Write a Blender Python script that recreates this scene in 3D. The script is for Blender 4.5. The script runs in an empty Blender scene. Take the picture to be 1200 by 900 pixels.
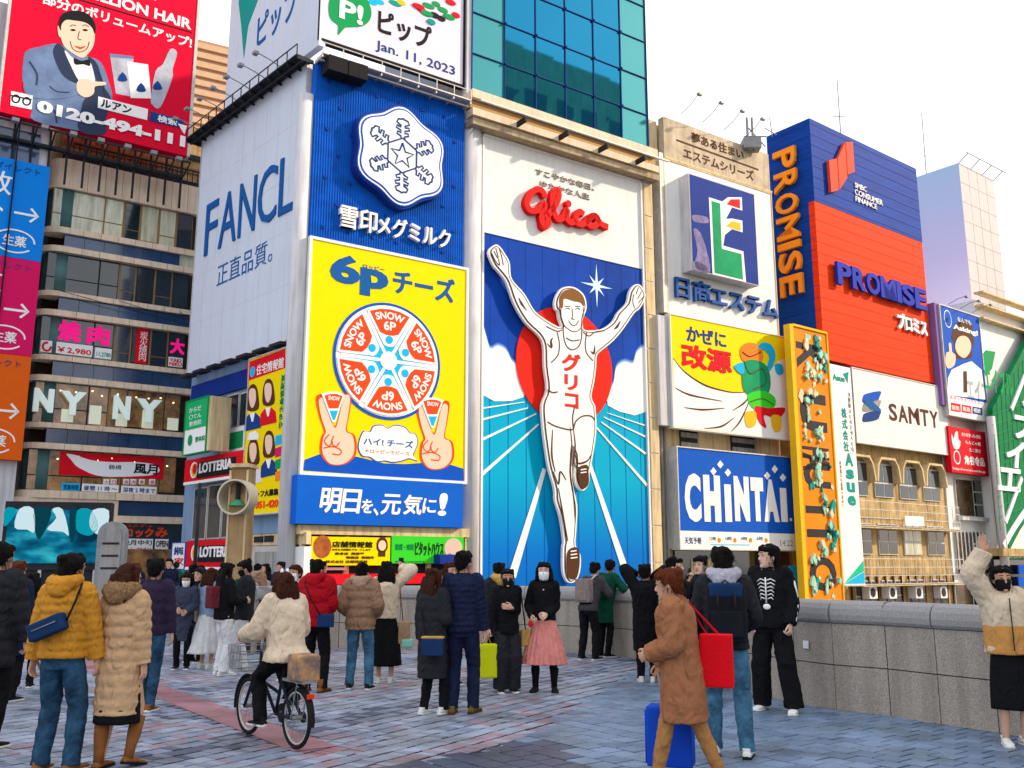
import bpy, bmesh, math, random
import numpy as np
from mathutils import Vector, Matrix
R = math.radians
random.seed(7)
SC = bpy.context.scene
COL = SC.collection
# ---------------------------------------------------------------- camera
EYE, FPX, PITCH = 1.64, 1100.0, R(10.9)
cam = bpy.data.cameras.new('camera'); cam.sensor_width = 36; cam.lens = 36*FPX/1200
cam.clip_start = .1; cam.clip_end = 3000
camo = bpy.data.objects.new('camera', cam); COL.objects.link(camo)
camo.location = (0, 0, EYE); camo.rotation_euler = (R(90)+PITCH, 0, 0)
SC.camera = camo
# ---------------------------------------------------------------- sky and sun
SUN_AZ, SUN_EL = R(84), R(30)          # clockwise from +Y: the sun stands low on the right
W = bpy.data.worlds.new('World'); SC.world = W; W.use_nodes = True
wn = W.node_tree; wn.nodes.clear()
sky = wn.nodes.new('ShaderNodeTexSky'); sky.sky_type = 'NISHITA'; sky.sun_disc = False
sky.sun_elevation = SUN_EL; sky.sun_rotation = SUN_AZ
sky.air_density = 1.3; sky.dust_density = 2.5; sky.ozone_density = 1.5
cl = wn.nodes.new('ShaderNodeTexNoise'); cl.inputs['Scale'].default_value = 2.2; cl.inputs['Detail'].default_value = 6
tc = wn.nodes.new('ShaderNodeTexCoord'); mp = wn.nodes.new('ShaderNodeMapping'); mp.inputs['Scale'].default_value = (1, 1, 2.5)
cr = wn.nodes.new('ShaderNodeValToRGB'); cr.color_ramp.elements[0].position = .3; cr.color_ramp.elements[0].color = (.45, .45, .45, 1)
cr.color_ramp.elements[1].position = .6; cr.color_ramp.elements[1].color = (.97, .97, .97, 1)
mx = wn.nodes.new('ShaderNodeMix'); mx.data_type = 'RGBA'; mx.inputs[7].default_value = (9.7, 9.9, 10.3, 1)   # thin bright cloud
bg = wn.nodes.new('ShaderNodeBackground'); bg.inputs['Strength'].default_value = .1
wo = wn.nodes.new('ShaderNodeOutputWorld')
L = wn.links.new
L(tc.outputs['Generated'], mp.inputs[0]); L(mp.outputs[0], cl.inputs[0]); L(cl.outputs['Fac'], cr.inputs[0])
L(cr.outputs[0], mx.inputs[0]); L(sky.outputs[0], mx.inputs[6]); L(mx.outputs[2], bg.inputs[0]); L(bg.outputs[0], wo.inputs[0])
sun = bpy.data.lights.new('sun', 'SUN'); sun.energy = 3.4; sun.angle = R(2.0); sun.color = (1, .80, .58)
suno = bpy.data.objects.new('sun', sun); COL.objects.link(suno)
sd = Vector((math.sin(SUN_AZ)*math.cos(SUN_EL), math.cos(SUN_AZ)*math.cos(SUN_EL), math.sin(SUN_EL)))
suno.rotation_euler = sd.to_track_quat('Z', 'Y').to_euler()
SC.view_settings.view_transform = 'Standard'; SC.view_settings.look = 'None'
SC.view_settings.exposure = .72; SC.view_settings.gamma = 1
# ---------------------------------------------------------------- helpers
def ray(u, v):                                  # direction through a point of the photograph (1200 x 900)
    x, y = u-600, 450-v
    return Vector((x, FPX*math.cos(PITCH)-y*math.sin(PITCH), FPX*math.sin(PITCH)+y*math.cos(PITCH)))
def ground(u, v, z=0.):
    d = ray(u, v); t = (z-EYE)/d.z
    return Vector((d.x*t, d.y*t, z))
def at(u, v, D):                                # point at forward distance D
    d = ray(u, v)*(D/ray(u, v).y); return Vector((d.x, d.y, d.z+EYE))
_mats = {}
def mat(name, col=(.5, .5, .5), rough=.55, metal=0., bump=0., bscale=40., var=.0, vscale=3., emit=None, es=1., coat=0., stretch=None, spec=.06, fold=0., world=False, alpha=None, dirt=0., col2=None):
    if name in _mats: return _mats[name]
    if spec == .06: rough = max(rough, .66)
    m = bpy.data.materials.new(name); m.use_nodes = True; nt = m.node_tree; b = nt.nodes['Principled BSDF']; l = nt.links.new
    b.inputs['Roughness'].default_value = rough; b.inputs['Metallic'].default_value = metal
    b.inputs['Specular IOR Level'].default_value = spec
    b.inputs['Coat Weight'].default_value = coat
    c4 = (*col, 1); b.inputs['Base Color'].default_value = c4
    need = var or bump or dirt or fold
    if need:
        t = nt.nodes.new('ShaderNodeTexCoord'); mpn = nt.nodes.new('ShaderNodeMapping'); l(nt.nodes.new('ShaderNodeNewGeometry').outputs['Position'] if world else t.outputs['Object'], mpn.inputs[0])
        if stretch: mpn.inputs['Scale'].default_value = stretch
    if var or dirt:
        n = nt.nodes.new('ShaderNodeTexNoise'); n.inputs['Scale'].default_value = vscale; n.inputs['Detail'].default_value = 8; n.inputs['Roughness'].default_value = .65
        l(mpn.outputs[0], n.inputs[0])
        rp = nt.nodes.new('ShaderNodeValToRGB'); rp.color_ramp.elements[0].position = .3; rp.color_ramp.elements[1].position = .7
        k = max(0, 1-var) ; lo = tuple(c*k for c in col) if col2 is None else col2
        hi = tuple(min(1, c*(1+var*.35)) for c in col)
        rp.color_ramp.elements[0].color = (*lo, 1); rp.color_ramp.elements[1].color = (*hi, 1)
        l(n.outputs['Fac'], rp.inputs[0]); last = rp.outputs[0]
        if dirt:
            n2 = nt.nodes.new('ShaderNodeTexNoise'); n2.inputs['Scale'].default_value = 1.3; n2.inputs['Detail'].default_value = 10
            mp2 = nt.nodes.new('ShaderNodeMapping'); mp2.inputs['Scale'].default_value = (1.1, 1.1, 1.1) if world else (4, 4, .35); l(nt.nodes.new('ShaderNodeNewGeometry').outputs['Position'] if world else t.outputs['Object'], mp2.inputs[0]); l(mp2.outputs[0], n2.inputs[0])
            r2 = nt.nodes.new('ShaderNodeValToRGB'); r2.color_ramp.elements[0].position = .45; r2.color_ramp.elements[1].position = .75
            r2.color_ramp.elements[0].color = (1, 1, 1, 1); r2.color_ramp.elements[1].color = (1-dirt, 1-dirt*1.1, 1-dirt*1.25, 1)
            l(n2.outputs['Fac'], r2.inputs[0])
            mm = nt.nodes.new('ShaderNodeMix'); mm.data_type = 'RGBA'; mm.blend_type = 'MULTIPLY'; mm.inputs[0].default_value = 1
            l(last, mm.inputs[6]); l(r2.outputs[0], mm.inputs[7]); last = mm.outputs[2]
        l(last, b.inputs['Base Color'])
    if bump:
        n = nt.nodes.new('ShaderNodeTexNoise'); n.inputs['Scale'].default_value = bscale; n.inputs['Detail'].default_value = 5
        l(mpn.outputs[0], n.inputs[0])
        bp = nt.nodes.new('ShaderNodeBump'); bp.inputs['Strength'].default_value = min(1, bump); bp.inputs['Distance'].default_value = .02
        l(n.outputs['Fac'], bp.inputs['Height']); l(bp.outputs[0], b.inputs['Normal'])
        if fold:                                  # cloth creases: two warped wave-like noises
            prev = bp
            for sc_, st_, ds_ in ((7., fold, 1.6), (17., fold*.6, .9)):
                n3 = nt.nodes.new('ShaderNodeTexNoise'); n3.noise_type = 'RIDGED_MULTIFRACTAL'; n3.inputs['Scale'].default_value = sc_; n3.inputs['Detail'].default_value = 2; n3.inputs['Distortion'].default_value = ds_
                mp3 = nt.nodes.new('ShaderNodeMapping'); mp3.inputs['Scale'].default_value = (1, 1, .55); mp3.inputs['Rotation'].default_value = (.5, .3, 0); l(t.outputs['Object'], mp3.inputs[0]); l(mp3.outputs[0], n3.inputs[0])
                b3 = nt.nodes.new('ShaderNodeBump'); b3.inputs['Strength'].default_value = st_; b3.inputs['Distance'].default_value = .03
                l(n3.outputs['Fac'], b3.inputs['Height']); l(prev.outputs[0], b3.inputs['Normal']); prev = b3
            l(prev.outputs[0], b.inputs['Normal'])
    if emit:
        b.inputs['Emission Color'].default_value = (*emit, 1); b.inputs['Emission Strength'].default_value = es
    _mats[name] = m; return m
def wl(o):
    v = Vector((0, 0, 0))
    while o is not None: v += o.location; o = o.parent
    return v
def thing(name, label, cat, loc=(0, 0, 0), group=None, kind=None):
    o = bpy.data.objects.new(name, None); COL.objects.link(o); o.location = loc; o.empty_display_size = .3
    if label: o['label'] = label
    if cat: o['category'] = cat
    if group: o['group'] = group
    if kind: o['kind'] = kind
    return o
def mesh(name, V, F, m, parent=None, smooth=False, label=None, cat=None, group=None, kind=None, mi=None):
    """V in world coordinates"""
    off = wl(parent) if parent else Vector((0, 0, 0))
    base = off
    loc = Vector((0, 0, 0))
    if parent is None and kind is None and len(V):
        a = np.array([tuple(v) for v in V]); base = Vector((float(a[:, 0].mean()), float(a[:, 1].mean()), float(a[:, 2].min()))); loc = base
    me = bpy.data.meshes.new(name)
    me.from_pydata([(v[0]-base.x, v[1]-base.y, v[2]-base.z) for v in V], [], F)
    for mm in (m if isinstance(m, (list, tuple)) else [m]): me.materials.append(mm)
    if mi is not None: me.polygons.foreach_set('material_index', mi)
    if smooth: me.polygons.foreach_set('use_smooth', [True]*len(me.polygons))
    o = bpy.data.objects.new(name, me); COL.objects.link(o); o.location = loc
    if parent: o.parent = parent
    if label: o['label'] = label
    if cat: o['category'] = cat
    if group: o['group'] = group
    if kind: o['kind'] = kind
    return o
def copytree(o, loc, label=None, parent=None):
    c = o.copy(); COL.objects.link(c)
    if parent is not None: c.parent = parent
    if loc is not None: c.location = loc
    if label: c['label'] = label
    for ch in list(o.children): copytree(ch, None, None, c)
    return c
class MB:                                       # collects solids for ONE mesh
    def __init__(s): s.V = []; s.F = []; s.M = []
    def add(s, V, F, mi=0):
        n = len(s.V); s.V += [tuple(v) for v in V]; s.F += [tuple(i+n for i in f) for f in F]; s.M += [mi]*len(F)
    def box(s, c, h, ax=None, mi=0):            # centre, half sizes, axes
        ax = ax or (Vector((1, 0, 0)), Vector((0, 1, 0)), Vector((0, 0, 1))); c = Vector(c)
        V = [c+ax[0]*(h[0]*i)+ax[1]*(h[1]*j)+ax[2]*(h[2]*k) for i in (-1, 1) for j in (-1, 1) for k in (-1, 1)]
        s.add(V, [(0, 1, 3, 2), (4, 6, 7, 5), (0, 4, 5, 1), (2, 3, 7, 6), (0, 2, 6, 4), (1, 5, 7, 3)], mi)
    def tube(s, P, r, n=8, caps=True, mi=0, flat=1.):
        P = [Vector(p) for p in P]; rr = r if isinstance(r, (list, tuple)) else [r]*len(P); V = []; F = []
        pa = None
        for i, p in enumerate(P):
            t = (P[min(i+1, len(P)-1)]-P[max(i-1, 0)]).normalized()
            if pa is None:
                rf = Vector((0, 0, 1)) if abs(t.z) < .95 else Vector((0, 1, 0)); a = t.cross(rf).normalized()
            else: a = (pa-t*pa.dot(t)).normalized()
            pa = a; b = t.cross(a).normalized()
            for k in range(n):
                q = 2*math.pi*k/n; V.append(p+a*(math.cos(q)*rr[i])+b*(math.sin(q)*rr[i]*flat))
        for i in range(len(P)-1):
            for k in range(n):
                F.append((i*n+k, i*n+(k+1) % n, (i+1)*n+(k+1) % n, (i+1)*n+k))
        if caps: F.append(tuple(range(n-1, -1, -1))); F.append(tuple((len(P)-1)*n+k for k in range(n)))
        s.add(V, F, mi)
    def ell(s, c, r, n=12, m=8, ax=None, mi=0):
        c = Vector(c); ax = ax or (Vector((1, 0, 0)), Vector((0, 1, 0)), Vector((0, 0, 1))); V = []; F = []
        for i in range(1, m):
            a = math.pi*i/m
            for k in range(n):
                q = 2*math.pi*k/n
                V.append(c+ax[0]*(r[0]*math.sin(a)*math.cos(q))+ax[1]*(r[1]*math.sin(a)*math.sin(q))+ax[2]*(r[2]*math.cos(a)))
        t = len(V); V.append(c+ax[2]*r[2]); V.append(c-ax[2]*r[2])
        for i in range(m-2):
            for k in range(n): F.append((i*n+k, (i+1)*n+k, (i+1)*n+(k+1) % n, i*n+(k+1) % n))
        for k in range(n): F.append((t, k, (k+1) % n)); F.append((t+1, (m-2)*n+(k+1) % n, (m-2)*n+k))
        s.add(V, F, mi)
    def make(s, name, m, parent=None, **kw):
        return mesh(name, s.V, s.F, m, parent, mi=s.M if isinstance(m, (list, tuple)) else None, **kw)
class PL:                                       # a vertical plane of a facade: s to the right, z up, d outwards
    def __init__(p, u, D, head, v=600):
        a = at(u, v, D); p.o = Vector((a.x, a.y, 0)); p.set(head)
    def set(p, head):
        p.h = Vector((math.sin(R(head)), math.cos(R(head)), 0)); p.n = Vector((p.h.y, -p.h.x, 0)); p.ax = (p.h, Vector((0, 0, 1)), p.n)
    def off(p, d):
        q = object.__new__(PL); q.__dict__.update(p.__dict__); q.o = p.o+p.n*d; return q
    def px(p, u, v):                            # where the line of sight meets the plane
        d = ray(u, v); c = Vector((0, 0, EYE)); t = (p.o-c).dot(p.n)/d.dot(p.n); w = c+d*t
        return ((w-p.o).dot(p.h), w.z)
    def pt(p, s, z, d=0.): return p.o+p.h*s+p.n*d+Vector((0, 0, z))
    def rect(p, *q):                            # bounding rectangle from TL TR BR BL pixels
        k = [p.px(*a) for a in q]
        return ((k[0][0]+k[3][0])/2, (k[1][0]+k[2][0])/2, (k[2][1]+k[3][1])/2, (k[0][1]+k[1][1])/2)   # s0 s1 z0 z1
    def addbox(p, mb, s0, s1, z0, z1, d0, d1, mi=0):
        mb.box(p.pt((s0+s1)/2, (z0+z1)/2, (d0+d1)/2), (abs(s1-s0)/2, abs(z1-z0)/2, abs(d1-d0)/2), p.ax, mi)
    def box(p, name, s0, s1, z0, z1, d0, d1, m, parent=None, **kw):
        mb = MB(); p.addbox(mb, s0, s1, z0, z1, d0, d1); return mb.make(name, m, parent, **kw)
    def addpoly(p, mb, pts, d0, d1, mi=0):      # pts in (s,z)
        a = sum(pts[i][0]*pts[(i+1) % len(pts)][1]-pts[(i+1) % len(pts)][0]*pts[i][1] for i in range(len(pts)))
        if a < 0: pts = pts[::-1]
        n = len(pts); V = [p.pt(s, z, d1) for s, z in pts]+[p.pt(s, z, d0) for s, z in pts]
        mb.add(V, [tuple(range(n))]+[(i, n+i, n+(i+1) % n, (i+1) % n) for i in range(n)]+[tuple(range(2*n-1, n-1, -1))], mi)
    def poly(p, name, pix, d0, d1, m, parent, smooth=0, **kw):     # outline in photograph pixels
        pts = [p.px(*q) for q in pix]
        if smooth: pts = catmull(pts, smooth)
        mb = MB(); p.addpoly(mb, pts, d0, d1); return mb.make(name, m, parent, **kw)
    def stroke(p, name, lines, w, d0, d1, m, parent, px=True, closed=False, sm=5, **kw):   # ribbons of width w (m, or list)
        if len(lines) > 1:
            for ln in lines: o = p.stroke(name, [ln], w, d0, d1, m, parent, px, closed, sm, **kw)
            return o
        mb = MB()
        for ln in lines:
            pts = [p.px(*q) for q in ln] if px else list(ln)
            if len(pts) > 2 and sm: pts = catmull(pts, sm, closed)
            n = len(pts)
            ww = w if isinstance(w, (int, float)) else None
            Lp, Rp = [], []
            for i in range(n):
                a = pts[i-1] if (closed or i) else pts[i]; b = pts[(i+1) % n] if (closed or i < n-1) else pts[i]
                dx, dz = b[0]-a[0], b[1]-a[1]; k = math.hypot(dx, dz) or 1; nx, nz = -dz/k, dx/k
                f = i/max(1, n-1)
                h = (ww if ww is not None else np.interp(f, np.linspace(0, 1, len(w)), w))/2
                Lp.append((pts[i][0]+nx*h, pts[i][1]+nz*h)); Rp.append((pts[i][0]-nx*h, pts[i][1]-nz*h))
            V = [p.pt(*q, d1) for q in Lp]+[p.pt(*q, d1) for q in Rp]+[p.pt(*q, d0) for q in Lp]+[p.pt(*q, d0) for q in Rp]; F = []
            for i in range(n if closed else n-1):
                j = (i+1) % n
                F += [(n+i, n+j, j, i), (i, j, 2*n+j, 2*n+i), (3*n+i, 3*n+j, n+j, n+i)]
            if not closed: F += [(0, 2*n, 3*n, n), (n-1, 2*n-1, 4*n-1, 3*n-1)]
            mb.add(V, F)
        return mb.make(name, m, parent, **kw)
def catmull(pts, k, closed=True):
    out = []; n = len(pts)
    rng = range(n) if closed else range(n-1)
    for i in rng:
        g = (lambda j: pts[j % n]) if closed else (lambda j: pts[max(0, min(n-1, j))])
        a, b, c, d = g(i-1), g(i), g(i+1), g(i+2)
        for q in range(k):
            t = q/k
            out.append(tuple(.5*(2*b[e]+(c[e]-a[e])*t+(2*a[e]-5*b[e]+4*c[e]-d[e])*t*t+(-a[e]+3*b[e]-3*c[e]+d[e])*t**3) for e in range(len(b))))
    if not closed: out.append(tuple(pts[-1]))
    return out
_tc = {}
def textmesh(s, bold=0., res=3):
    k = (s, bold, res)
    if k in _tc: return _tc[k]
    c = bpy.data.curves.new('t', 'FONT'); c.body = s; c.resolution_u = res; c.offset = bold; c.fill_mode = 'FRONT'; c.space_line = .82 if len(s) > 1 and '\n' in s else 1
    c.align_x = 'CENTER' if '\n' in s else 'LEFT'
    o = bpy.data.objects.new('t', c); COL.objects.link(o)
    dg = bpy.context.evaluated_depsgraph_get()
    me = bpy.data.meshes.new_from_object(o.evaluated_get(dg))
    bm = bmesh.new(); bm.from_mesh(me); bmesh.ops.remove_doubles(bm, verts=bm.verts, dist=1e-5)
    bmesh.ops.dissolve_limit(bm, angle_limit=R(2), verts=bm.verts, edges=bm.edges)
    V = np.array([v.co[:2] for v in bm.verts]); F = [[v.index for v in f.verts] for f in bm.faces]
    for f, bf in zip(F, bm.faces):
        if bf.normal.z < 0: f.reverse()
    E = {}
    for f in F:
        for i in range(len(f)): E[(f[i], f[(i+1) % len(f)])] = 1
    B = [e for e in E if (e[1], e[0]) not in E]
    bm.free(); bpy.data.objects.remove(o); bpy.data.curves.remove(c); bpy.data.meshes.remove(me)
    V = V-V.min(0); V = V/V.max(0)
    _tc[k] = (V, F, B); return _tc[k]
def text(p, s, s0, s1, z0, z1, m, parent, d0=.0, d1=.02, bold=.0, rot=0, shear=0., name='lettering', res=3, arc=None, **kw):
    cjk = any(ord(c) > 0x2E80 for c in s); heavy = 0.
    if cjk and bold > .014: heavy = bold-.012; bold = .008
    V, F, B = textmesh(s, bold, res)
    if rot == 90: V = np.stack([V[:, 1], 1-V[:, 0]], 1)       # reads downwards
    X = s0+V[:, 0]*(s1-s0)+V[:, 1]*shear*(z1-z0); Z = z0+V[:, 1]*(z1-z0)
    n = len(X); W_ = [p.pt(x, z, d1) for x, z in zip(X, Z)]+[p.pt(x, z, d0) for x, z in zip(X, Z)]
    FF = [tuple(f) for f in F]+[(a, n+a, n+b, b)[::-1] if 0 else (b, a, n+a, n+b) for a, b in B]
    if heavy:
        W0, F0 = list(W_), list(FF); hh = heavy*(z1-z0)*(1 if '\n' not in s and rot == 0 else .3)
        for i, (a, b) in enumerate(((-1, -1), (1, -1), (-1, 1), (1, 1))):
            o_ = p.h*(a*hh)+Vector((0, 0, b*hh*.8))-p.n*(.0012*(i+1)); k = len(W_); W_ = W_+[v+o_ for v in W0]; FF = FF+[tuple(q+k for q in f) for f in F0]
    return mesh(name, W_, FF, m, parent, **kw)
def ptext(p, s, bl, br, tl, m, parent, **kw):                # placed by three pixels of the photograph
    a, b, c = p.px(*bl), p.px(*br), p.px(*tl)
    return text(p, s, a[0], b[0], (a[1]+b[1])/2, (a[1]+b[1])/2+(c[1]-a[1]), m, parent, **kw)
def letters(p, s, bl, br, tl, m, parent, gap=.12, name='letter', widths=None, **kw):   # each raised letter a part
    a, b, c = p.px(*bl), p.px(*br), p.px(*tl); z0 = (a[1]+b[1])/2; z1 = z0+(c[1]-a[1])
    w = widths or [{'I': .38, 'J': .8, 'i': .4, '!': .4, 'M': 1.2, 'W': 1.25, 'T': .95, 'L': .85}.get(ch, 1.) for ch in s]
    tot = sum(w)+gap*(len(s)-1); x = a[0]; k = (b[0]-a[0])/tot
    for ch, wi in zip(s, w):
        text(p, ch, x, x+wi*k, z0, z1, m, parent, name=name, **kw); x += (wi+gap)*k
def circ(p, c, rx, rz, n=40, a0=0, a1=2*math.pi):
    return [(c[0]+rx*math.cos(a0+(a1-a0)*i/n), c[1]+rz*math.sin(a0+(a1-a0)*i/n)) for i in range(n)]
def disc(p, name, c, rx, rz, d0, d1, m, parent, n=40, **kw):
    mb = MB(); p.addpoly(mb, circ(p, c, rx, rz, n), d0, d1); return mb.make(name, m, parent, **kw)
def spots(p, parent, s0, s1, z, n, m, d=1.2, drop=0., name='floodlight'):   # arm lamps along the edge of a billboard
    for i in range(n):
        s = s0+(s1-s0)*(i+.5)/n; mb = MB()
        mb.tube([p.pt(s, z, 0), p.pt(s, z+.25, d*.6), p.pt(s, z+.3-drop, d)], .022, 6)
        mb.box(p.pt(s, z+.25-drop, d+.12), (.13, .06, .10), p.ax); mb.make(name, M_steel, parent)
# ---------------------------------------------------------------- materials
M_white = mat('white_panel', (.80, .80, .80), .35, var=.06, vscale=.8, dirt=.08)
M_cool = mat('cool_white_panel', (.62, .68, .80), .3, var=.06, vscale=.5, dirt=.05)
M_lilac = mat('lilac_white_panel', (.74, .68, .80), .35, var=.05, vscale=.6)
M_pwhite = mat('print_white', (.86, .86, .86), .4)
M_black = mat('black_paint', (.015, .015, .018), .5)
M_dark = mat('dark_metal', (.035, .037, .045), .45, metal=.3, var=.3)
M_steel = mat('grey_steel', (.32, .33, .35), .4, metal=.6, var=.25, vscale=6)
M_lsteel = mat('pale_steel', (.58, .57, .55), .35, metal=.4, var=.2)
M_beige = mat('beige_panel', (.80, .64, .48), .6, var=.14, vscale=.9, dirt=.2, bump=.1)
M_cream = mat('cream_wall', (.72, .57, .34), .7, var=.2, vscale=.7, dirt=.4, bump=.2)
M_ochre = mat('weathered_ochre_wall', (.56, .41, .20), .8, var=.4, vscale=1.2, dirt=.6, bump=.4, bscale=12)
M_bgrey = mat('blue_grey_cladding', (.22, .34, .52), .45, var=.12, vscale=.8, dirt=.2)
M_grey = mat('grey_concrete', (.36, .35, .34), .8, var=.25, vscale=1.2, dirt=.4, bump=.3)
M_lgrey = mat('light_grey_wall', (.60, .60, .64), .6, var=.1, vscale=1, dirt=.25)
M_blue = mat('royal_blue', (.004, .09, .52), .35, var=.12, vscale=.6)
M_dblue = mat('deep_blue', (.01, .04, .28), .35, var=.2, vscale=.8)
M_navy = mat('navy_print', (.01, .05, .22), .4)
M_iblue = mat('ink_blue', (.01, .10, .34), .4)
M_red = mat('sign_red', (.70, .008, .02), .4, var=.1)
M_crim = mat('crimson_print', (.72, .004, .035), .4, var=.08, vscale=.5)
M_orng = mat('orange_red_panel', (.88, .05, .004), .6, var=.3, vscale=1., stretch=(.4, .4, 6), bump=.1)
M_orange = mat('orange_letter', (.90, .22, .02), .4)
M_yel = mat('sign_yellow', (.92, .69, .0), .4, var=.04)
M_gold = mat('golden_yellow', (.86, .50, .02), .4, var=.08)
M_green = mat('sign_green', (.008, .30, .09), .4)
M_lime = mat('bright_green', (.04, .62, .03), .4)
M_teal = mat('teal_print', (.0, .30, .27), .4)
M_cyan = mat('cyan_print', (.01, .45, .80), .4)
M_pink = mat('magenta_print', (.70, .01, .14), .4)
M_skinp = mat('print_skin', (.86, .58, .44), .5)
M_brownp = mat('print_brown', (.09, .035, .015), .5)
M_glass = mat('dark_window_glass', (.015, .028, .038), .06, metal=.0, spec=.9, var=.6, vscale=.4)
M_glass2 = mat('curtained_glass', (.62, .62, .45), .1, spec=.8, var=.55, vscale=.9, stretch=(3, 3, .4))
M_glassb = mat('blue_spandrel_glass', (.02, .06, .16), .12, spec=.8, var=.5, vscale=.5)
M_frame = mat('bronze_frame', (.30, .19, .08), .4, metal=.5)
# ---------------------------------------------------------------- facade planes along the far bank
P0 = PL(565.5, 40, 55.5, 160)
def plat(pl, u, v, head):
    s, z = pl.px(u, v); q = object.__new__(PL); w = pl.pt(s, 0); q.o = Vector((w.x, w.y, 0)); q.set(head); return q
PF = plat(P0, 368, 71, 137.3)                   # the left-hand face of the corner block
PQ = plat(P0, 948, 138, 52.3)                   # the blue and orange tower and what stands under it
def corner_of(pl, s): w = pl.pt(s, 0); return (w.x, w.y)
def prism(name, foot, z0, z1, m, parent, **kw):
    a = sum(foot[i][0]*foot[(i+1) % len(foot)][1]-foot[(i+1) % len(foot)][0]*foot[i][1] for i in range(len(foot)))
    if a < 0: foot = foot[::-1]
    n = len(foot); V = [(x, y, z0) for x, y in foot]+[(x, y, z1) for x, y in foot]
    F = [tuple(range(n-1, -1, -1)), tuple(range(n, 2*n))]+[(i, (i+1) % n, n+(i+1) % n, n+i) for i in range(n)]
    return mesh(name, V, F, m, parent, **kw)
def block(pl, s0, s1, z0, z1, depth, m, parent, name='wall', **kw):
    return pl.box(name, s0, s1, z0, z1, -depth, 0, m, parent, **kw)
def sign(name, label, pl, q, m, thick=.35, frame=None, proud=.0, cat='billboard', fw=.08, group=None, side=None):
    """a box sign whose FRONT lies in pl.off(proud)"""
    f = pl.off(proud); s0, s1, z0, z1 = f.rect(*q)
    c = f.pt((s0+s1)/2, z0)
    t = thing(name, label, cat, c, group)
    f.box('panel', s0, s1, z0, z1, -thick if side is None else -.02, 0, m, t)
    if side: f.box('side_case', s0, s1, z0, z1, -thick, -.02, side, t)
    if frame:
        g = fw
        mb = MB()
        f.addbox(mb, s0-g, s1+g, z0-g, z0, -thick*.6, .04); f.addbox(mb, s0-g, s1+g, z1, z1+g, -thick*.6, .04)
        f.addbox(mb, s0-g, s0, z0, z1, -thick*.6, .04); f.addbox(mb, s1, s1+g, z0, z1, -thick*.6, .04)
        mb.make('frame', frame, t)
    return t, f, (s0, s1, z0, z1)
# ---------------------------------------------------------------- corner block with the stacked advertisements
sC = P0.px(368, 71)[0]; sR = P0.px(545, 127)[0]
fl = PF.px(219, 439)[0]-.45
bc = thing('corner_building', 'blue grey corner block that carries the stacked billboards left of the runner sign', 'building', P0.pt(sC, 0))
foot = [corner_of(PF.off(-.45), fl), corner_of(PF.off(-.45), -.39), corner_of(P0.off(-.45), sR-.02),
        (P0.pt(sR-.02, 0, -14).x, P0.pt(sR-.02, 0, -14).y), (PF.pt(fl, 0, -9).x, PF.pt(fl, 0, -9).y+6)]
prism('wall', foot, -3, 20.4, M_bgrey, bc)
prism('roof', [(x*.97, y+.6) for x, y in foot], 20.4, 20.8, M_grey, bc)
mb = MB(); mb.tube([P0.pt(sC-.12, -3, -.35), P0.pt(sC-.12, 20.5, -.35)], .34, 18); mb.make('corner_column', M_lgrey, bc, smooth=True)
# ledge and beige band above the shops on the canal side
P0.box('ledge', *P0.rect((349, 615), (545, 620), (545, 629), (347, 627)), -.4, .35, M_cream, bc)
x = P0.rect((352, 629), (545, 629), (545, 700), (352, 700))
P0.box('shop_front', x[0], x[1], -3, x[3], -.4, .02, M_dark, bc)
for i in range(5):
    P0.box('shop_post', x[0]+i*(x[1]-x[0])/4-.1, x[0]+i*(x[1]-x[0])/4+.1, -3, x[3], .02, .14, M_cream, bc)
q = P0.rect((352, 672), (545, 672), (545, 684), (352, 684)); P0.box('awning_band', q[0], q[1], q[2], q[3], .14, .6, M_red, bc)
q = P0.rect((378, 658), (404, 658), (404, 668), (378, 668)); P0.box('white_opening_frame', q[0], q[1], q[2], q[3], .14, .2, M_pwhite, bc)
P0.box('opening_pane', q[0]+.12, q[1]-.12, q[2]+.1, q[3]-.1, .2, .22, M_glass, bc)
P0.box('blue_awning', *P0.rect((504, 650), (531, 650), (531, 660), (501, 662)), .02, .9, M_dblue, bc)
# left face: bands, windows, shutter door
def Fb(nm, quad, d0, d1, m, par=bc): r = PF.rect(*quad); return PF.box(nm, *r, d0, d1, m, par)
Fb('blue_band', [(217, 455), (292, 424), (292, 446), (216, 474)], -.45, -.30, M_dblue)
for k, (ua, ub) in enumerate([(256, 270), (271, 286)]):
    w = Fb('window', [(ua, 463-(ua-256)*.2), (ub, 461-(ub-256)*.2), (ub, 500-(ub-256)*.18), (ua, 503-(ua-256)*.18)], -.45, -.38, M_lsteel)
    r = PF.rect((ua+1, 465-(ua-256)*.2), (ub-1, 463-(ub-256)*.2), (ub-1, 499-(ub-256)*.18), (ua+1, 501-(ua-256)*.18)); PF.box('pane', *r, -.38, -.36, M_glass, w)
Fb('window_sill_band', [(250, 504), (290, 495), (290, 524), (250, 531)], -.45, -.34, M_pwhite)
Fb('window_sticker', [(257, 507), (276, 504), (276, 523), (257, 527)], -.34, -.33, M_green)
for k in range(4):
    ua = 217+k*17; ub = ua+16
    w = Fb('shop_window', [(ua, 572-k*3.6), (ub, 569-k*3.6), (ub, 632-k*1.0), (ua, 633-k*1.0)], -.45, -.36, M_lsteel)
    r = PF.rect((ua+1.2, 574-k*3.6), (ub-1.2, 571-k*3.6), (ub-1.2, 630-k), (ua+1.2, 631-k)); PF.box('pane', *r, -.36, -.34, M_glass, w)
Fb('panel_band', [(287, 604), (346, 594), (346, 622), (287, 627)], -.45, -.2, M_bgrey)
Fb('vent_band', [(287, 627), (352, 622), (352, 637), (287, 640)], -.45, -.25, M_cream)
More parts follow.
